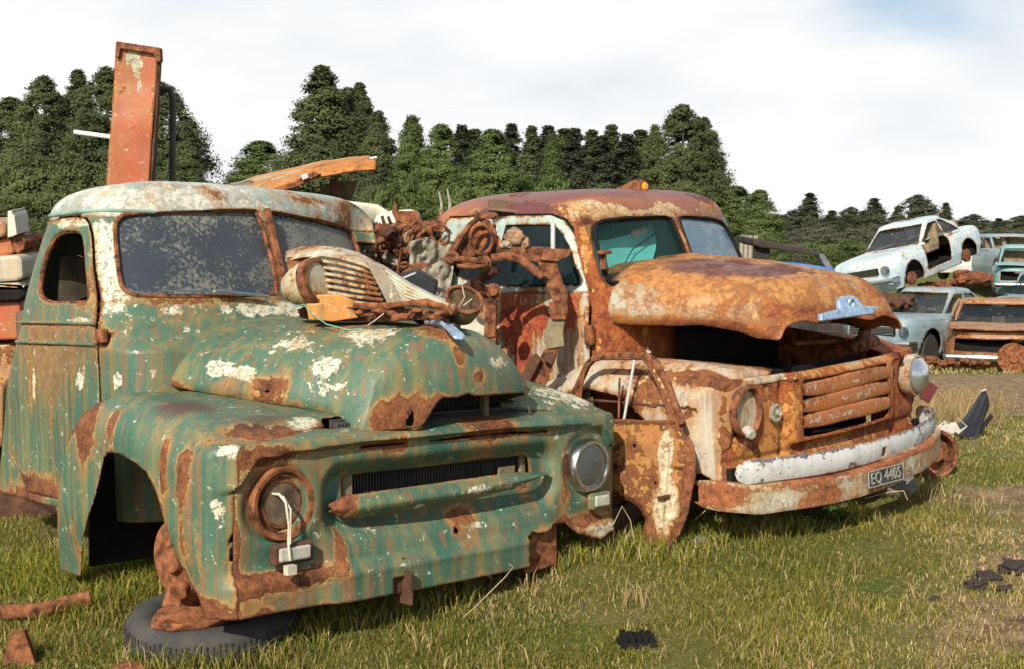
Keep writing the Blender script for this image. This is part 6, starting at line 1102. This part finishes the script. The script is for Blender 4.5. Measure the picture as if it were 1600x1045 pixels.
def crown(name, mat, Hh, Wd, kind, ncl, nl, ls, seed, clr):
    """foliage built from leaf sprays; kind: cone / dome / column / round / ragged"""
    r_ = np.random.default_rng(seed); h = r_.random(ncl) ** 1.0; th = r_.random(ncl) * 6.283
    prof = {'cone': lambda h: (1 - h) ** .78 * (h + .05) ** .12 * 1.05, 'dome': lambda h: np.sqrt(np.clip(1 - (np.clip(h - .05, 0, 1) / .95) ** 1.8, 0, 1)) ** 1.4 * (.85 + .15 * np.minimum(h / .25, 1)), 'column': lambda h: np.clip(1 - h ** 2.2, 0, 1) ** .9 * (h + .1) ** .08, 'round': lambda h: np.sqrt(np.clip(1 - (2 * h - 1) ** 2, .02, 1)) * (.75 + .35 * np.sin(h * 9 + 1) ** 2), 'ragged': lambda h: (1 - h ** 2.2) * (.6 + .4 * np.sin(h * 17) ** 2)}[kind]
    lob = 1 + .22 * np.sin(th * 2 + seed) * (1 - h) + .26 * vnoise(np.cos(th) * 1.6 + seed, np.sin(th) * 1.6, h * 5) * 2
    rad = Wd / 2 * prof(h) * lob * (.60 + .42 * r_.random(ncl) ** .5); z = Hh * (.04 + .96 * h)
    ns = {'dome': 5, 'cone': 3, 'column': 2, 'round': 5, 'ragged': 4}[kind]; so_ = r_.random((ns, 2)) * 2 - 1; sh = np.concatenate([[1.0], .34 + .50 * r_.random(ns - 1)]); sw = np.concatenate([[.74], .46 + .16 * r_.random(ns - 1)]); so_ *= (1.25 - sh)[:, None] * 1.5; so_[0] *= .1
    if kind == 'column': sw[:] = .9; sh[1:] = .9
    j = r_.integers(0, ns, ncl); j = np.where(r_.random(ncl) < .35, 0, j); rad = rad * sw[j]; z = z * sh[j]
    C_ = np.stack([rad * np.cos(th) + so_[j, 0] * Wd * .26, rad * np.sin(th) + so_[j, 1] * Wd * .26, z], -1)
    extra = 3 if kind in ('cone', 'dome') else 5
    for i in range(extra):                       # leading shoots that break the outline
        k = int(ncl * .02) + 3; q = r_.random(k); C_ = np.vstack([C_, np.stack([(r_.random() - .5) * Wd * .07 * i + r_.normal(0, .05, k), (r_.random() - .5) * Wd * .07 * i + r_.normal(0, .05, k), Hh * (.93 - .07 * i + .07 * q)], -1)])
    n = len(C_) * nl; cl = np.repeat(C_, nl, 0); sg = clr * (.6 + .8 * np.repeat(r_.random(len(C_)), nl))[:, None]
    dv = r_.normal(0, 1, (n, 3)); dv /= np.linalg.norm(dv, axis=1, keepdims=True); dv *= (2.15 * r_.random(n) ** .8)[:, None]; P = cl + dv * sg * np.array([1, 1, .62]) * np.clip(1.25 - .75 * np.repeat(C_[:, 2] / Hh, nl), .35, 1)[:, None]; out = cl.copy(); out[:, 2] = .35 * Hh * .2; out /= (np.linalg.norm(out, axis=1, keepdims=True) + 1e-6)
    nrm = out * 1.1 + (P - cl) / (sg + 1e-6) * .35 + r_.normal(0, .55, (n, 3)); nrm /= np.linalg.norm(nrm, axis=1, keepdims=True); a = np.cross(nrm, r_.normal(0, 1, (n, 3))); a /= np.linalg.norm(a, axis=1, keepdims=True); b = np.cross(nrm, a)
    s = ls * (.5 + r_.random(n))[:, None]; s = s * .72
    V = np.stack([P - a * s, P + b * s * .45 - a * s * .1, P + a * s * 1.1, P - b * s * .5], 1).reshape(-1, 3)
    me = bpy.data.meshes.new(name); o4 = np.arange(n) * 4; me.vertices.add(len(V)); me.vertices.foreach_set('co', V.astype(np.float32).ravel()); me.loops.add(4 * n); me.loops.foreach_set('vertex_index', np.arange(4 * n, dtype=np.int32)); me.polygons.add(n); me.polygons.foreach_set('loop_start', (o4).astype(np.int32)); me.polygons.foreach_set('loop_total', np.full(n, 4, np.int32)); me.update(calc_edges=True)
    base =   .45 + .40 * fbm(cl[:, 0] * .55 + seed, cl[:, 1] * .55, cl[:, 2] * .55, 2) +  .18 * (np.repeat(r_.random(len(C_)), nl) - .5) +   .14 * (r_.random(n) - .5); base = np.clip(base, 0, .9); dead = (np.repeat(vnoise(C_[:, 0] * .5, C_[:, 1] * .5 + seed, C_[:, 2] * .3), nl) > .43); base = np.where(dead, .97, base)
    at = me.attributes.new('lc', 'FLOAT', 'POINT'); at.data.foreach_set('value', np.repeat(base, 4).astype(np.float32)); me.materials.append(mat)
    return me
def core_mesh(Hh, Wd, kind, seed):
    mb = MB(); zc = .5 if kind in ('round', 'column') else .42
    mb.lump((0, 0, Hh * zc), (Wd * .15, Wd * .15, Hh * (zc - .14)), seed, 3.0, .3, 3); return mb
def trunk_mb(Hh, r0, seed):
    rr = random.Random(seed); mb = MB(); mb.tube([(0, 0, -.6), (rr.uniform(-.1, .1), 0, Hh * .2), (rr.uniform(-.2, .2), .1, Hh * .5), (0, 0, Hh * .9)], [r0, r0 * .8, r0 * .5, r0 * .12], 8)
    for i in range(9):
        z = Hh * rr.uniform(.12, .7); q = rr.uniform(0, 6.28); l = rr.uniform(.5, 1.2) * Hh * .14; mb.tube([(0, 0, z), (l * math.cos(q) * .6, l * math.sin(q) * .6, z + l * .2), (l * math.cos(q), l * math.sin(q), z + l * .25)], [r0 * .3, r0 * .2, r0 * .06], 5)
    return mb
PROTO = {}
def proto(key, mat, kind, Hh, Wd, ncl, nl, ls, seed, clr, r0=.16):
    me = crown(key + '_crown', mat, Hh, Wd, kind, ncl, nl, ls, seed, clr)
    cm = core_mesh(Hh, Wd, kind, seed); n0 = len(me.vertices)
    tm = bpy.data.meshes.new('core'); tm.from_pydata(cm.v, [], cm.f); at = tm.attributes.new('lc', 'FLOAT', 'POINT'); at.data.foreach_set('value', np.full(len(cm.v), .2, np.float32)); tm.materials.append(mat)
    # join the inner mass to the sprays as one crown
    import bmesh
    bm = bmesh.new(); bm.from_mesh(me); bm.from_mesh(tm); bm.to_mesh(me); bm.free(); bpy.data.meshes.remove(tm)
    t_ = trunk_mb(Hh, r0, seed); tk = bpy.data.meshes.new('trunk'); tk.from_pydata(t_.v, [], t_.f); tk.materials.append(BARK); tk.shade_smooth(); PROTO[key] = (me, tk, Hh, Wd)
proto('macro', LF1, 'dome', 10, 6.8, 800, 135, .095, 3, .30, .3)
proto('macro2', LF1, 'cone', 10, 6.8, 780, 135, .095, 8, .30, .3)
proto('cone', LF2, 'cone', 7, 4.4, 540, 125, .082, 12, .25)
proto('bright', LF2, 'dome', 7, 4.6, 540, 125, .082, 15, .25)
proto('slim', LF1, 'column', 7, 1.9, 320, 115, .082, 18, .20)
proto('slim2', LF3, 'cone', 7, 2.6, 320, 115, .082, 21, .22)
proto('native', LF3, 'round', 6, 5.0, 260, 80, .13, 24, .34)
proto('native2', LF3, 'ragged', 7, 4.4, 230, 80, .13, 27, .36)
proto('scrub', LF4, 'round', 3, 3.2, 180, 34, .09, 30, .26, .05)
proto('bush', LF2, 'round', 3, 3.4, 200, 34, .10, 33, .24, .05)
def kind_of(k): return k in ('macro', 'macro2', 'cone', 'bright', 'slim', 'slim2')
def tree(key, px, top, wpx, Y, label, group, base_py=None, cat='tree', name=None):
    me, tk, Hh, Wd = PROTO[key]; p = PX(px, top, Y); z0 = float(ground(p[0], Y)) if base_py is None else float(PX(px, base_py, Y)[2]); z0 = min(z0, float(ground(p[0], Y)) + 9)
    h = p[2] - z0; w_ = wpx * (1.95 if key.startswith('slim') else 1.6 if kind_of(key) else 1.3) * Y / FPX
    t = thing(name or {'macro': 'cypress_tree', 'macro2': 'cypress_tree', 'cone': 'conifer_tree', 'bright': 'conifer_tree', 'slim': 'conifer_tree', 'slim2': 'conifer_tree', 'native': 'bushland_tree', 'native2': 'bushland_tree', 'scrub': 'scrub_bush', 'bush': 'green_bush'}[key], label, cat, (p[0], Y, z0), (0, 0, random.uniform(0, 6.28)), group)
    t.scale = (w_ / Wd, w_ / Wd, h / (Hh * 1.0)); c_ = bpy.data.objects.new('crown', me); col.objects.link(c_); c_.parent = t; k_ = bpy.data.objects.new('trunk', tk); col.objects.link(k_); k_.parent = t; return t
G1 = 'tall cypresses on the left'
tree('macro', 15, 155, 150, 62, 'leftmost tall cypress cut by the left edge of the picture', G1)
tree('macro', 68, 122, 135, 58, 'second tall cypress from the left edge, dark green', G1)
tree('macro2', 122, 112, 120, 60, 'tall cypress just left of the red steel post', G1)
tree('macro', 165, 108, 130, 56, 'tall cypress directly behind the red steel post', G1)
tree('macro', 250, 132, 150, 57, 'tall cypress just right of the red steel post', G1)
tree('macro2', 292, 200, 90, 55, 'lower cypress at the right end of the left group', G1)
G2 = 'cypresses behind the raised rusty bonnet'
tree('bright', 408, 222, 130, 64, 'low rounded cypress left of the tallest tree in the middle', G2)
tree('macro2', 505, 106, 165, 60, 'tallest cypress in the middle of the picture', G2)
tree('macro', 545, 140, 130, 62, 'broad cypress leaning on the right of the tallest one', G2)
tree('slim', 562, 132, 34, 66, 'thin dark spire right of the tallest cypress', G2)
tree('macro2', 590, 176, 100, 58, 'dark cone of a cypress above the raised rusty bonnet tip', G2)
G3 = 'row of conifers behind the scrap and the orange truck'
rowT = [('cone', 645, 184, 88, 56), ('bright', 690, 196, 96, 54), ('slim2', 722, 198, 50, 60), ('slim', 741, 204, 46, 62), ('bright', 770, 204, 112, 52), ('slim2', 800, 196, 48, 63), ('slim', 831, 199, 34, 60), ('slim2', 856, 199, 52, 58), ('cone', 862, 212, 60, 55), ('slim', 882, 203, 44, 61), ('slim2', 898, 203, 50, 57), ('slim', 925, 205, 40, 60), ('slim2', 940, 215, 56, 56),
        ('slim', 956, 197, 36, 62), ('slim2', 980, 212, 56, 57), ('slim', 1001, 205, 44, 61), ('cone', 1024, 198, 60, 58)]
ordn = ['first', 'second', 'third', 'fourth', 'fifth', 'sixth', 'seventh', 'eighth', 'ninth', 'tenth', 'eleventh', 'twelfth', 'thirteenth', 'fourteenth', 'fifteenth', 'sixteenth', 'seventeenth']
for i, (k, x, t_, w_, Y) in enumerate(rowT): tree(k, x, t_, w_, Y, '%s conifer from the left in the row behind the scrap and orange truck' % ordn[i], G3)
tree('macro', 1068, 166, 120, 54, 'big dense cypress above the orange truck windscreen', 'big cypresses right of the row')
tree('macro', 1100, 186, 96, 56, 'right shoulder cypress beside the big dense one', 'big cypresses right of the row')
tree('bush', 870, 272, 90, 46, 'bright green bushy tree just above the orange cab roof', 'bright bushes below the row'); tree('bush', 940, 290, 70, 46, 'low green bush right of the bright one above the orange cab roof', 'bright bushes below the row')
tree('bright', 1150, 292, 100, 44, 'rounded green tree right of the orange cab', 'rounded trees right of the orange cab'); tree('bright', 1188, 298, 78, 42, 'bright rounded tree at the right end beside the far bushland', 'rounded trees right of the orange cab'); tree('bright', 1118, 310, 80, 42, 'rounded green tree just behind the orange cab right pillar', 'rounded trees right of the orange cab')
for i, (x, t_, w_) in enumerate(((640, 280, 80), (720, 285, 90), (600, 290, 70), (1010, 292, 90), (1080, 300, 90))): tree('bush', x, t_, w_, 45, ('leafy undergrowth bush, %s from the left, at the foot of the conifer row' % ordn[i]), 'undergrowth bushes')
G4 = 'far bushland trees on the right'
nat = [('native2', 1222, 338, 40), ('native2', 1265, 303, 62), ('native2', 1300, 330, 50), ('native', 1330, 325, 50), ('native2', 1367, 311, 60), ('native2', 1402, 325, 40), ('native', 1433, 306, 64), ('native2', 1478, 318, 40), ('native', 1522, 336, 56), ('native2', 1560, 342, 44), ('native', 1596, 338, 60), ('native', 1240, 330, 50), ('native2', 1350, 330, 40), ('native', 1500, 345, 50), ('native', 1455, 340, 50)]
for i, (k, x, t_, w_) in enumerate(nat): tree(k, x, t_, w_, 88 + (i * 7) % 14, '%s dark tree counted in the far bushland on the right' % ordn[i], G4)
G5 = 'grey scrub below the far trees'
for i in range(16): x = 1205 + i * 27; tree('scrub', x, 350 + (i * 13) % 19, 50 + (i * 7) % 18, 66 + (i * 5) % 11, '%s grey green scrub bush from the left below the far bushland' % ordn[i], G5, cat='bush')
for i in range(8): x = 1215 + i * 54; tree('bush' if i % 3 else 'scrub', x, 372 + (i * 5) % 9, 74, 44 + (i * 3) % 7, '%s low green bush from the left in front of the grey scrub' % ordn[i], 'low bushes before the scrub', cat='bush')
# bare trunks, fence
for i, (x, y0, y1) in enumerate(((689, 300, 340), (702, 296, 340))):
    P = PP([(x, y1), (x + 1, (y0 + y1) / 2), (x - 3, y0)], 43); P = [P[0] - np.array([0, 0, 2.0])] + P; o = obj('bare_trunk', MB().tube(P, [.07, .06, .05, .03], 8), BARK, smooth=True); tag(o, ('left' if i == 0 else 'right') + ' one of two pale bare trunks behind the scrap heap', 'tree trunk', 'pale bare trunks'); origin_to(o, P[0])
for i, x in enumerate((1158, 1165, 1172, 1180)):
    P = PP([(x, 425), (x + 1, 368)], 30); o = obj('fence_post', MB().tube(P, .05, 6), BARK); tag(o, '%s thin pale post in the fence right of the orange cab' % ordn[i], 'fence post', 'thin fence posts'); origin_to(o, P[0])
# low hills far beyond
hx = np.linspace(-500, 700, 120); mb = MB(); Vh = []; 
for x in hx: Vh += [(x, 420, -2), (x, 440, 4 + 12 * (fbm(x * .006, 2.0, 0, 3) + .4) + .02 * max(0, x - 100)), (x, 520, 6 + 16 * (fbm(x * .006, 5.0, 0, 3) + .5))]
mb.add(Vh, [(i * 3 + k, (i + 1) * 3 + k, (i + 1) * 3 + k + 1, i * 3 + k + 1) for i in range(len(hx) - 1) for k in range(2)]); o = obj('hills', mb, plain('hill_bush', (.05, .07, .03), .9, var=.3, sc=.05), smooth=True); o['kind'] = 'structure'
# ================================================================== GROUND AND GRASS
ys = np.concatenate([np.linspace(-40, 3, 12), np.linspace(3.2, 14, 150), np.linspace(14.3, 45, 90), np.linspace(47, 120, 40), np.geomspace(130, 900, 14)])
xs_ = np.concatenate([-np.geomspace(900, 14, 24), np.linspace(-13, 16, 170), np.geomspace(17, 900, 24)])
gx, gy = np.meshgrid(xs_, ys, indexing='ij'); gz = ground(gx, gy) + .02 * fbm(gx * 5, gy * 5, 0, 2) * (gy < 30)
V = np.stack([gx, gy, gz], -1).reshape(-1, 3); I = np.arange(gx.size).reshape(gx.shape)
F = np.stack([I[:-1, :-1], I[1:, :-1], I[1:, 1:], I[:-1, 1:]], -1).reshape(-1, 4)
m, nt, p = mat_new('grassy_ground'); L = nt.links.new; t = N(nt, 'ShaderNodeTexCoord')
def gn(sc, det=8, ro=.65, scale=(1, 1, 1)):
    mm = N(nt, 'ShaderNodeMapping', inp={'Scale': scale}); L(t.outputs['Object'], mm.inputs[0]); n = N(nt, 'ShaderNodeTexNoise', inp={'Scale': sc, 'Detail': det, 'Roughness': ro}); L(mm.outputs[0], n.inputs[0]); return n.outputs[0]
def ramp(src, stops):
    r = N(nt, 'ShaderNodeValToRGB'); L(src, r.inputs[0]); e = r.color_ramp.elements; e[0].position, e[0].color = stops[0][0], (*stops[0][1], 1); e[1].position, e[1].color = stops[-1][0], (*stops[-1][1], 1)
    for q, c_ in stops[1:-1]: k = e.new(q); k.color = (*c_, 1)
    return r.outputs[0]
g1 = ramp(gn(26, 10, .75), [(.36, (.045, .055, .012)), (.48, (.12, .13, .028)), (.56, (.20, .18, .06)), (.68, (.33, .26, .12))])
g2 = ramp(gn(1.1, 8, .6), [(.40, (.075, .115, .018)), (.54, (.16, .15, .04)), (.66, (.25, .19, .10))])
mx = N(nt, 'ShaderNodeMix', data_type='RGBA', inp={0: .5}); L(g1, mx.inputs[6]); L(g2, mx.inputs[7])
dirt = ramp(gn(9, 10, .7), [(.36, (.12, .075, .042)), (.50, (.25, .17, .095)), (.64, (.38, .29, .17))])
at = N(nt, 'ShaderNodeAttribute', attribute_name='dirt'); ad = N(nt, 'ShaderNodeMath', operation='ADD'); L(at.outputs['Fac'], ad.inputs[0]); sb = N(nt, 'ShaderNodeMath', operation='MULTIPLY_ADD', inp={1: 1.4, 2: -.7}); L(gn(4, 9, .7), sb.inputs[0]); L(sb.outputs[0], ad.inputs[1])
ms = N(nt, 'ShaderNodeMapRange', interpolation_type='SMOOTHSTEP', inp={1: .35, 2: .6}); L(ad.outputs[0], ms.inputs[0])
m2 = N(nt, 'ShaderNodeMix', data_type='RGBA'); L(ms.outputs[0], m2.inputs[0]); L(mx.outputs[2], m2.inputs[6]); L(dirt, m2.inputs[7]); L(m2.outputs[2], p.inputs['Base Color']); p.inputs['Roughness'].default_value = .95; p.inputs['Specular IOR Level'].default_value = .1
b = N(nt, 'ShaderNodeBump', inp={'Strength': .8, 'Distance': .03}); L(gn(38, 8, .8), b.inputs['Height']); L(b.outputs[0], p.inputs['Normal'])
def dirt_at(x, y):
    road = sst(13.0, 14.0, y + .12 * x + .8 * vnoise(x * .4, y * .4)) * sst(20.5, 19.5, y + .02 * x + .5 * vnoise(x * .5, 3)) * sst(2.5, 4.5, x)
    road = np.maximum(road * .80, .9 * np.exp(-(((x - 4.6) / .9) ** 2 + ((y - 12.6) / .7) ** 2)))
    bare = .8 * np.exp(-(((x - 2.6) / .5) ** 2 + ((y - 6.0) / .35) ** 2)) + .6 * np.exp(-(((x - 3.0) / .5) ** 2 + ((y - 7.5) / .4) ** 2)) + .45 * np.exp(-(((x - 1.9) / .8) ** 2 + ((y - 4.9) / .25) ** 2)) + .25 * np.exp(-(((x - .2) / .9) ** 2 + ((y - 4.55) / .2) ** 2)) + .45 * sst(1.2, 2.6, x) * sst(9, 6, y) * sst(-.05, .25, fbm(x * 1.3, y * 1.6, 7, 3)) + .35 * sst(0, .3, fbm(x * .9, y * 1.1, 17, 3)) * sst(13, 8, y)
    return np.maximum(road, bare)
me = bpy.data.meshes.new('ground'); me.vertices.add(len(V)); me.vertices.foreach_set('co', V.astype(np.float32).ravel()); me.loops.add(F.size); me.loops.foreach_set('vertex_index', F.astype(np.int32).ravel())
me.polygons.add(len(F)); me.polygons.foreach_set('loop_start', np.arange(0, F.size, 4, dtype=np.int32)); me.polygons.foreach_set('loop_total', np.full(len(F), 4, np.int32)); me.update(calc_edges=True); me.shade_smooth()
a_ = me.attributes.new('dirt', 'FLOAT', 'POINT'); a_.data.foreach_set('value', dirt_at(V[:, 0], V[:, 1]).astype(np.float32))
g = link('ground', me, m); g['kind'] = 'structure'
# grass blades, denser close by
def blades(n, y0, y1, lmin, lmax, wd, name, rngs):
    u = rngs.random(n); y = 1 / (1 / y0 + (1 / y1 - 1 / y0) * u) if True else 0; x = (rngs.random(n) * 2 - 1) * (.42 * y + .25); side_ = rngs.random(n) < .22; x = np.where(side_, np.sign(x) * (.42 * y + .25 + 2.6 * rngs.random(n) ** 1.3), x)
    d = dirt_at(x, y); keep = (rngs.random(n) > d * .88) & (y + .0 * x < 13.6 + 0 * x) | ((y > 19.5) & (rngs.random(n) > .2)); x, y, d = x[keep], y[keep], d[keep]; n = len(x)
    z = ground(x, y); cl = fbm(x * 3.1, y * 3.1, 5, 3); big = fbm(x * .8, y * .8, 9, 2)
    ln = (lmin + (lmax - lmin) * rngs.random(n) ** 1.8) * (1 + .9 * np.clip(cl, -.5, .8)); 
    # taller round the trucks, the door and the tyre
    near = np.zeros(n)
    for cx, cy, rr in ((-.9, 4.9, .5), (-1.6, 5.4, .6), (-.4, 5.25, .5), (.2, 5.95, .5), (.75, 6.0, .45), (1.2, 6.1, .4), (1.9, 6.6, .5), (2.6, 7.6, .5), (3.0, 8.4, .5), (-2.0, 6.0, .8)): near = np.maximum(near, np.exp(-((x - cx) ** 2 + (y - cy) ** 2) / rr ** 2 * 2))
    tall = rngs.random(n) < .35 * near; ln = np.where(tall, ln * (1.3 + 1.4 * near), ln); ln = ln * (1 - .5 * d)
    th = rngs.random(n) * 6.283; le = (.25 + .75 * rngs.random(n)) * ln; w_ = wd * (.6 + .8 * rngs.random(n)) * np.maximum(1, y / 6.5)
    dx, dy = np.cos(th), np.sin(th); ph = rngs.random(n) * 6.283; sx, sy = np.cos(ph) * w_ / 2, np.sin(ph) * w_ / 2
    B = np.stack([x, y, z - .005], -1); M = B + np.stack([dx * le * .35, dy * le * .35, ln * .62], -1); T = B + np.stack([dx * le, dy * le, ln * (1 - .35 * le / ln)], -1); S = np.stack([sx, sy, 0 * sx], -1)
    Vg = np.stack([B - S, B + S, M + S * .75, M - S * .75, T], 1).reshape(-1, 3); o5 = np.arange(n) * 5
    me = bpy.data.meshes.new(name); me.vertices.add(len(Vg)); me.vertices.foreach_set('co', Vg.astype(np.float32).ravel())
    li = np.stack([o5, o5 + 1, o5 + 2, o5 + 3, o5 + 3, o5 + 2, o5 + 4], -1).ravel(); me.loops.add(len(li)); me.loops.foreach_set('vertex_index', li.astype(np.int32))
    st = np.stack([np.arange(n) * 7, np.arange(n) * 7 + 4], -1).ravel(); tt = np.tile([4, 3], n); me.polygons.add(2 * n); me.polygons.foreach_set('loop_start', st.astype(np.int32)); me.polygons.foreach_set('loop_total', tt.astype(np.int32)); me.update(calc_edges=True)
    r1 = rngs.random(n); q = np.clip(.5 + big * .9 + (r1 - .5) * .9, 0, 1)[:, None]
    green, yel, straw = np.array([.135, .145, .022]), np.array([.36, .29, .055]), np.array([.52, .39, .18])
    c_ = green * (1 - q) + yel * q; sm = (rngs.random(n) < .10 + .45 * sst(-.05, .4, big) + .35 * sst(.05, .5, d))[:, None]; c_ = np.where(sm, straw * (.6 + .6 * r1[:, None]), c_) * (.75 + .5 * rngs.random(n))[:, None]
    ca = np.ones((n, 5, 4), np.float32); ca[:, :, :3] = c_[:, None, :]; at = me.attributes.new('gc', 'FLOAT_COLOR', 'POINT'); at.data.foreach_set('color', ca.ravel()); return me
gm, nt, p = mat_new('grass_blades'); at = N(nt, 'ShaderNodeAttribute', attribute_name='gc'); nt.links.new(at.outputs['Color'], p.inputs['Base Color']); p.inputs['Roughness'].default_value = .55; p.inputs['Specular IOR Level'].default_value = .25
tl = N(nt, 'ShaderNodeBsdfTranslucent'); nt.links.new(at.outputs['Color'], tl.inputs[0]); mxs = N(nt, 'ShaderNodeMixShader', inp={0: .3}); nt.links.new(p.outputs[0], mxs.inputs[1]); nt.links.new(tl.outputs[0], mxs.inputs[2]); nt.links.new(mxs.outputs[0], [x for x in nt.nodes if x.type == 'OUTPUT_MATERIAL'][0].inputs[0])
rg = np.random.default_rng(11)
tag(link('grass', blades(400000, 4.0, 14.5, .014, .050, .0040, 'grass', rg), gm), 'yellow green grass all over the yard', 'grass', kind='stuff')
tag(link('far_grass', blades(60000, 14.0, 32, .03, .10, .0075, 'far_grass', rg), gm), 'rough grass strip in front of the far cars', 'grass', kind='stuff')
def clumps(name, label, spots, mat, rr, cols):
    mb = []; Fs = []; C = []; k = 0
    for (cx, cy, rad, n, h) in spots:
        for i in range(n):
            a = rr.uniform(0, 6.283); r_ = rad * math.sqrt(rr.random()); x = cx + r_ * math.cos(a); y = cy + r_ * math.sin(a); z = float(ground(x, y)); hh = h * rr.uniform(.4, 1.15); le = rr.uniform(.2, .9) * hh; q = rr.uniform(0, 6.283); dx, dy = math.cos(q) * le, math.sin(q) * le; w_ = rr.uniform(.0015, .0032); e = rr.uniform(0, 6.28); sx, sy = math.cos(e) * w_, math.sin(e) * w_
            mb += [(x - sx, y - sy, z), (x + sx, y + sy, z), (x + dx * .35 + sx * .8, y + dy * .35 + sy * .8, z + hh * .6), (x + dx * .35 - sx * .8, y + dy * .35 - sy * .8, z + hh * .6), (x + dx, y + dy, z + hh * (1 - .3 * le / hh))]; Fs += [(k, k + 1, k + 2, k + 3), (k + 3, k + 2, k + 4)]; k += 5; c_ = rr.choice(cols); v = rr.uniform(.7, 1.25); C += [(c_[0] * v, c_[1] * v, c_[2] * v, 1)] * 5
    me = bpy.data.meshes.new(name); me.from_pydata(mb, [], Fs); at = me.attributes.new('gc', 'FLOAT_COLOR', 'POINT'); at.data.foreach_set('color', np.array(C, np.float32).ravel()); o = link(name, me, mat); tag(o, label, 'grass', kind='stuff'); return o
rr = random.Random(3); ST = [(.50, .38, .18), (.42, .30, .14), (.30, .20, .09)]; GR = [(.16, .19, .02), (.36, .32, .05), (.26, .25, .03), (.12, .15, .02)]
b1 = [gp(x, y) for x, y in ((1452, 660), (1470, 655), (1490, 650), (1505, 662), (1530, 640), (1475, 640))]
clumps('dry_tussock', 'dry brown grass tussock behind the right end of the bumper', [(p_[0], p_[1], .35, 260, .32) for p_ in b1], gm, rr, ST)
b2 = [gp(x, y) for x, y in ((100, 905), (150, 925), (60, 915), (215, 930), (240, 905), (20, 900), (180, 900), (130, 950))]
clumps('yellow_tufts', 'taller yellow green tufts round the green truck front wheel arch', [(p_[0], p_[1], .22, 420, .13) for p_ in b2], gm, rr, GR)
b3 = [gp(x, y) for x, y in ((470, 985), (520, 975), (580, 965), (640, 950), (700, 935), (860, 880), (930, 868), (990, 862), (1060, 868), (1085, 850), (1130, 835), (1170, 838), (1220, 832), (1330, 810), (1420, 770), (330, 1035), (400, 1030), (250, 1040), (450, 1010))]
clumps('edge_grass', 'longer grass along the front of the two trucks and the tyre', [(p_[0], p_[1], .16, 260, .11) for p_ in b3], gm, rr, GR + ST[:1])
rq = random.Random(9); sp_ = []
for i in range(150):
    yy = 4.6 + 6 * rq.random() ** 1.5; sp_.append((rq.uniform(-.42, .42) * yy, yy, rq.uniform(.03, .12), rq.randint(3, 12), rq.uniform(.06, .16)))
clumps('dry_stems', 'thin dry stems scattered over the grass', sp_, gm, rq, ST)
# broad-leaved weeds by the bumper
wm = plain('dock_leaves', (.06, .13, .025), .6, var=.4, sc=8)
for k, (px, py, s_, lab) in enumerate(((1310, 812, 1.0, 'broad leaved green weed below the orange truck bumper'), (1275, 806, .7, 'smaller broad leaved weed left of the big one below the bumper'))):
    c = gp(px, py); mb = MB()
    for i in range(16):
        q = random.uniform(0, 6.28); l = random.uniform(.07, .14) * s_; e = random.uniform(.25, 1.0); w_ = l * .28; d = Vector((math.cos(q), math.sin(q), 0)); n_ = Vector((-d.y, d.x, 0)); up = Vector((0, 0, e))
        P0 = d * .01; P1 = d * l * .5 + up * l * .6; P2 = d * l + up * l * .55; mb.add([P0, P1 * .55 - n_ * w_ * .8, P1 - n_ * w_, P2, P1 + n_ * w_, P1 * .55 + n_ * w_ * .8], [(0, 1, 2, 3, 4, 5)])
    o = obj('weed', mb, wm); o.location = [float(v) for v in c]; tag(o, lab, 'weed', 'weeds below the bumper')
